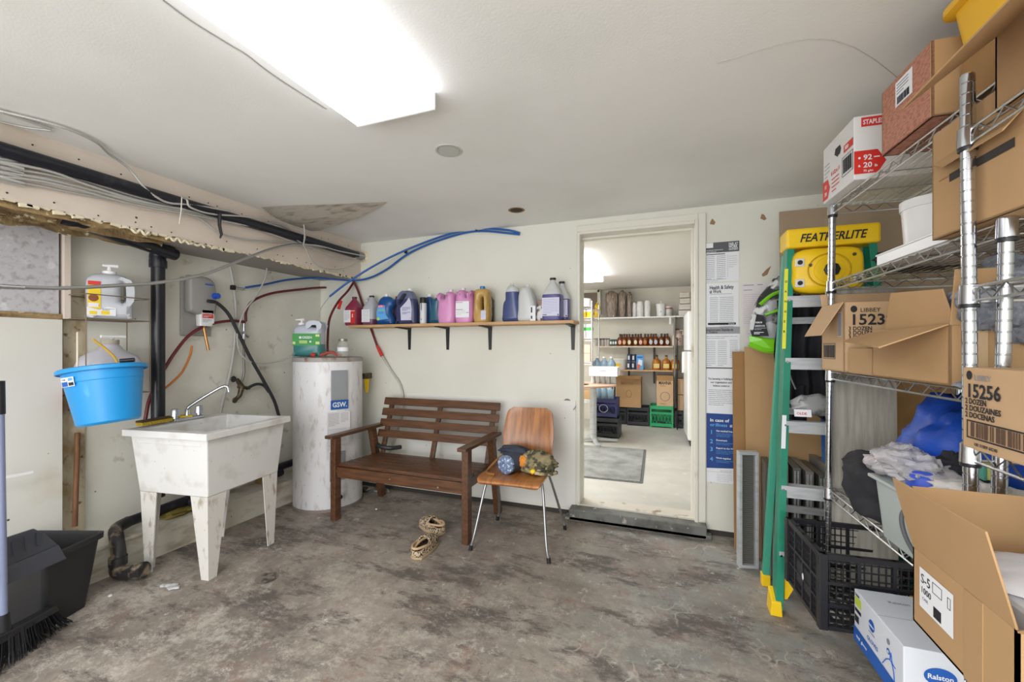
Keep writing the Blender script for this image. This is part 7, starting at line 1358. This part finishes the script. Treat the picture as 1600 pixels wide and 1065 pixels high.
bcrate('black milk crate left of the green one in the back room', 979.5, 1014.5, 636, 666, 6.58, CBK)
bcrate('dark crate partly hidden left of the black milk crate', 962, 978.5, 637, 664, 6.62, CBK)
t, w_, h_, f = bcarton('wide brown carton lying on the black milk crate in the back room', 962.5, 1001.5, 589, 636, 6.55, CARD); f.text('MAHNA', w_*0.2, h_*0.75, 0.06, CARDD, 0.02, maxw=w_*0.5); MB().tube([(w_*(0.02+0.10*math.cos(a)), -0.002, h_*0.45+h_*0.12*math.sin(a)) for a in [2*PI*k/20 for k in range(21)]], 0.003, 4, cap=False).build('emblem', CARDD, t)
MB().box((0, -0.05, h_+0.0), (w_*0.98, 0.12, 0.006), rot=(R(18), 0, 0)).build('flap', CARDD, t)
t, w_, h_, f = bcarton('narrow upright brown carton standing on the green crate', 1026, 1052, 587, 635, 6.56, CARD2); f.text('MAHNA', w_*0.12, h_*0.72, 0.07, INK, 0.02, maxw=w_*0.75); f.lines(w_*0.2, h_*0.66, w_*0.6, 1, 0.02, 0.010, CARDD); MB().tube([(w_*0.28*math.cos(a), -0.002, h_*0.33+w_*0.28*math.sin(a)) for a in [2*PI*k/24 for k in range(25)]], 0.004, 4, cap=False).build('emblem', INKG, t); f.lines(w_*0.2, h_*0.08, w_*0.6, 1, 0.02, 0.010, CARDD); f.rect(0, h_*0.84, w_, h_*0.16, CARDD, 'top_flap')
t, w_, h_, f = bcarton('upper small brown carton beside the refrigerator', 1057.5, 1068, 592, 616, 6.60, CARD2); t, w_, h_, f = bcarton('lower small brown carton beside the refrigerator', 1057.5, 1068, 617, 641, 6.60, CARD2)
bcrate('dark crate under the small cartons beside the refrigerator', 1054, 1068, 642, 668, 6.58, CBK)
t, zc = bcrate('black crate in front under the blue bottle crate near the table', 929.5, 967, 653, 684, 5.55, CBK)
t, zc2 = bcrate('navy crate with pale round emblem stacked on the black crate', 929.5, 964, 623, 652, 5.57, mat('crate_navy', '#2c2f63', 0.5), z0=zc+0.002)
MB().tube([(-0.03+0.055*math.cos(a), -0.003, 0.12+0.05*math.sin(a)) for a in [2*PI*k/20 for k in range(21)]], 0.004, 4, cap=False).build('emblem', INKL, t)
for i, px in enumerate((935, 944.5, 954)):
    t = lbot('water_jug', ('left', 'middle', 'right')[i]+' pale blue-green plastic jug in the navy crate by the table', 'jug', px, 5.72, zc2-0.03, [(0.042, 0), (0.045, 0.01), (0.045, 0.13), (0.015, 0.17), (0.014, 0.185)], mat('water_blue', '#86a3b3', 0.2), WHITE, 'plastic jugs in the navy crate')
# table with white box and glasses
t = thing('pedestal_table', 'round brown table on a grey cross-foot pedestal in the back room', 'table', (-0.96, 5.25, FB))
MB().lathe([(0.35, 0.70), (0.36, 0.705), (0.36, 0.722), (0.35, 0.727)], (0, 0, 0), 40).build('table_top', mat('table_top_brown', '#c09a82', 0.35), t, smooth=30); MB().cyl((0.08, 0, 0.03), (0.08, 0, 0.70), 0.042, n=16).build('pedestal', ALU, t, smooth=40)
for a in (20, 110, 200, 290): MB().beam((0.08, 0, 0.05), (0.08+0.30*math.cos(R(a)), 0.30*math.sin(R(a)), 0.02), 0.05, 0.03).build('foot', ALU, t, bevel=0.006)
ztb = FB+0.728
GL = mat('glass_cup', '#b3b9ba', 0.1)
for i, px in enumerate((927, 935, 943, 951, 959)):
    t = lbot('drinking_glass', ORD[i]+' upturned glass from the left under the white box on the table', 'glass', px, 5.32, ztb, [(0.030, 0), (0.026, 0.09)], GL, None, 'upturned glasses on the table'); MB().cyl((0, 0, 0.09), (0, 0, 0.094), 0.028, n=14).build('base', GL, t)
t = thing('white_box', 'flat white box resting on the upturned glasses on the table', 'box', (bx(944.5, 5.32), 5.32, ztb+0.096)); MB().box((0, 0, 0.055), (0.34, 0.24, 0.11)).build('box', PAPER, t, bevel=0.003); Face(t, (-0.05, -0.12, 0.06), (1, 0, 0), (0, 0, 1), 0.001).text('GLASS', 0, 0, 0.03, INKG, 0.02)
t = thing('serving_dish', 'small dark dish on the left of the pedestal table', 'dish', (-0.98, 5.05, ztb)); MB().lathe([(0.05, 0), (0.08, 0.008), (0.078, 0.012)], (0, 0, 0), 20).build('dish', mat('dish_brown', '#54403a', 0.4), t, smooth=40); MB().lathe([(0.03, 0.006), (0.03, 0.012)], (0, 0, 0), 16).build('centre', mat('dish_centre', '#2f2624', 0.4), t)
for i, px in enumerate((933, 944, 955)):
    t = lbot('water_bottle', ORD[i]+' clear blue-tinted jug behind the white box, from the left', 'jug', px, 6.10, 0.93, [(0.06, 0), (0.064, 0.01), (0.064, 0.10), (0.05, 0.13), (0.02, 0.16), (0.018, 0.18)], mat('water_tint', '#7f98a8', 0.15), WHITE, 'blue-tinted jugs behind the white box')
t = thing('side_shelf', 'small board on legs carrying the blue-tinted jugs behind the table', 'shelf', (-0.86, 6.10, FB)); MB().box((0, 0, 0.833), (0.27, 0.30, 0.02)).build('board', SHELFW, t)
for sx_ in (-1, 1):
    for sy in (-1, 1): MB().box((sx_*0.125, sy*0.14, 0.412), (0.02, 0.02, 0.822)).build('leg', BLACKM, t)
# left wire rack in the back room
t = thing('wire_rack', 'chrome wire rack at the left of the back room behind the door edge', 'shelving rack', (bx(926, 5.8)-0.01, 5.8, FB))
rx_ = 0.0
for x in (-0.45, 0.0):
    for y in (0, 0.6): MB().cyl((x, y, 0), (x, y, 1.82), 0.0125, n=10).build('post', CHROME, t, smooth=40)
BZ = (0.45, 0.97, 1.30, 1.585, 1.745)
for z in BZ:
    b = MB(); b.tube([(-0.45, 0, z), (0, 0, z), (0, 0.6, z), (-0.45, 0.6, z), (-0.45, 0, z)], 0.005, 5).tube([(-0.45, 0, z-0.03), (0, 0, z-0.03), (0, 0.6, z-0.03), (-0.45, 0.6, z-0.03), (-0.45, 0, z-0.03)], 0.004, 5)
    b.build('shelf', STEELW, t); b = MB()
    for i in range(14): b.tube([(-0.45+i*0.033, 0, z+0.002), (-0.45+i*0.033, 0.6, z+0.002)], 0.002, 4)
    b.build('shelf_wires', STEELW, t, kind='stuff')
rxw = t.location.x
def rk(px): return bx(px, 5.0)
t = thing('paper_rolls', 'white wrapped paper rolls on top of the left back-room rack', 'paper roll', (rxw-0.14, 5.95, FB+1.75)); MB().lathe([(0.10, 0), (0.105, 0.01), (0.105, 0.11), (0.09, 0.12)], (0, 0, 0), 24).build('roll', PAPER, t, smooth=40); MB().lathe([(0.03, 0.118), (0.03, 0.123)], (0, 0, 0), 14).build('core', CARD, t)
for i, x in enumerate((-0.15, -0.045)):
    t = thing('yellow_tub', ('left', 'right')[i]+' yellow tub with white lid on the left back-room rack', 'tub', (rxw+x, 5.92, FB+1.59)); MB().lathe([(0.045, 0), (0.048, 0.09)], (0, 0, 0), 20).build('tub', YEL, t, smooth=40); MB().lathe([(0.05, 0.09), (0.05, 0.115), (0.045, 0.12)], (0, 0, 0), 20).build('lid', WHITE, t, smooth=40)
for i, x in enumerate((-0.16, -0.05)):
    t = thing('white_canister', ('left', 'right')[i]+' white canister with green band on the left back-room rack', 'canister', (rxw+x, 5.92, FB+1.305)); MB().lathe([(0.048, 0), (0.05, 0.20)], (0, 0, 0), 20).build('body', WHITE, t, smooth=40); MB().lathe([(0.051, 0.11), (0.051, 0.155)], (0, 0, 0), 20, close=False).build('green_band', mat('band_green', '#35a83f', 0.5), t, smooth=40)
t = thing('cardboard_box', 'pinkish brown carton on the left back-room rack above the table', 'cardboard box', (rxw-0.13, 5.95, FB+0.976)); MB().box((0, 0, 0.12), (0.20, 0.2, 0.24)).build('box', mat('carton_pinkish', '#d3b3a0', 0.8), t, bevel=0.003); MB().box((0.0, -0.101, 0.12), (0.205, 0.002, 0.006)).build('seam', CARDD, t)
t = thing('cardboard_box', 'small brown carton low on the left back-room rack', 'cardboard box', (rxw-0.12, 5.95, FB+0.456)); MB().box((0, 0, 0.06), (0.2, 0.2, 0.12)).build('box', CARD, t, bevel=0.003); MB().box((0.0, 0, 0.121), (0.2, 0.04, 0.002)).build('tape', CARDD, t)
# refrigerator
t = thing('refrigerator', 'white refrigerator with two doors at the right of the back room', 'refrigerator', (0.52, 5.75, FB), R(2)); FRM = mat('fridge_white', '#e6e6e6', 0.3)
MB().box((0.04, 0, 0.82), (0.58, 0.68, 1.58)).build('cabinet', FRM, t, bevel=0.01); MB().box((-0.29, 0, 1.375), (0.06, 0.69, 0.47)).build('freezer_door', FRM, t, bevel=0.015); d = MB().box((-0.29, 0, 0.60), (0.06, 0.69, 1.06)).build('door', FRM, t, bevel=0.015)
MB().box((-0.33, 0.30, 0.98), (0.03, 0.025, 0.28)).build('handle', FRM, d, bevel=0.006); MB().box((-0.27, 0, 0.035), (0.05, 0.66, 0.06)).build('kick_grille', BLACKP, t)
t = thing('metal_rack', 'thin black metal stand between the shelves and the refrigerator', 'stand', (0.115, 6.45, FB)); 
for y in (0, 0.12): MB().cyl((0, y, 0), (0, y, 1.32), 0.008, n=8).build('upright', BLACKM, t)
for z in (0.9, 1.15, 1.30): MB().cyl((0, 0, z), (0, 0.12, z), 0.006, n=8).build('rung', BLACKM, t)
# floor mat
MATM = mat('mat_grey', '#7f807d', 0.95, var=[('#a6a7a3', 120, 0.48, 0.6), ('#6b6c69', 5, 0.4, 0.7)], bump=(200, 0.5))
t = thing('floor_mat', 'grey speckled doormat on the pale back room floor', 'mat', (-0.76, 4.41, FB), R(1.5))
MB().box((0, 0, 0.004), (1.02, 1.22, 0.008)).build('pile', MATM, t); rlathe(MB(), [(1.07, 1.27, 0.0), (1.07, 1.27, 0.003)], 0.02).build('rubber_border', mat('mat_border', '#5b5d5c', 0.8), t)
tag(MB().tube([W(896, 640, Y=3.09), W(900, 634, Y=3.09)], 0.003, 6).build('wall_hook', STEELD), 'tiny metal hook on the wall left of the doorway', 'hook')
flush_texts()
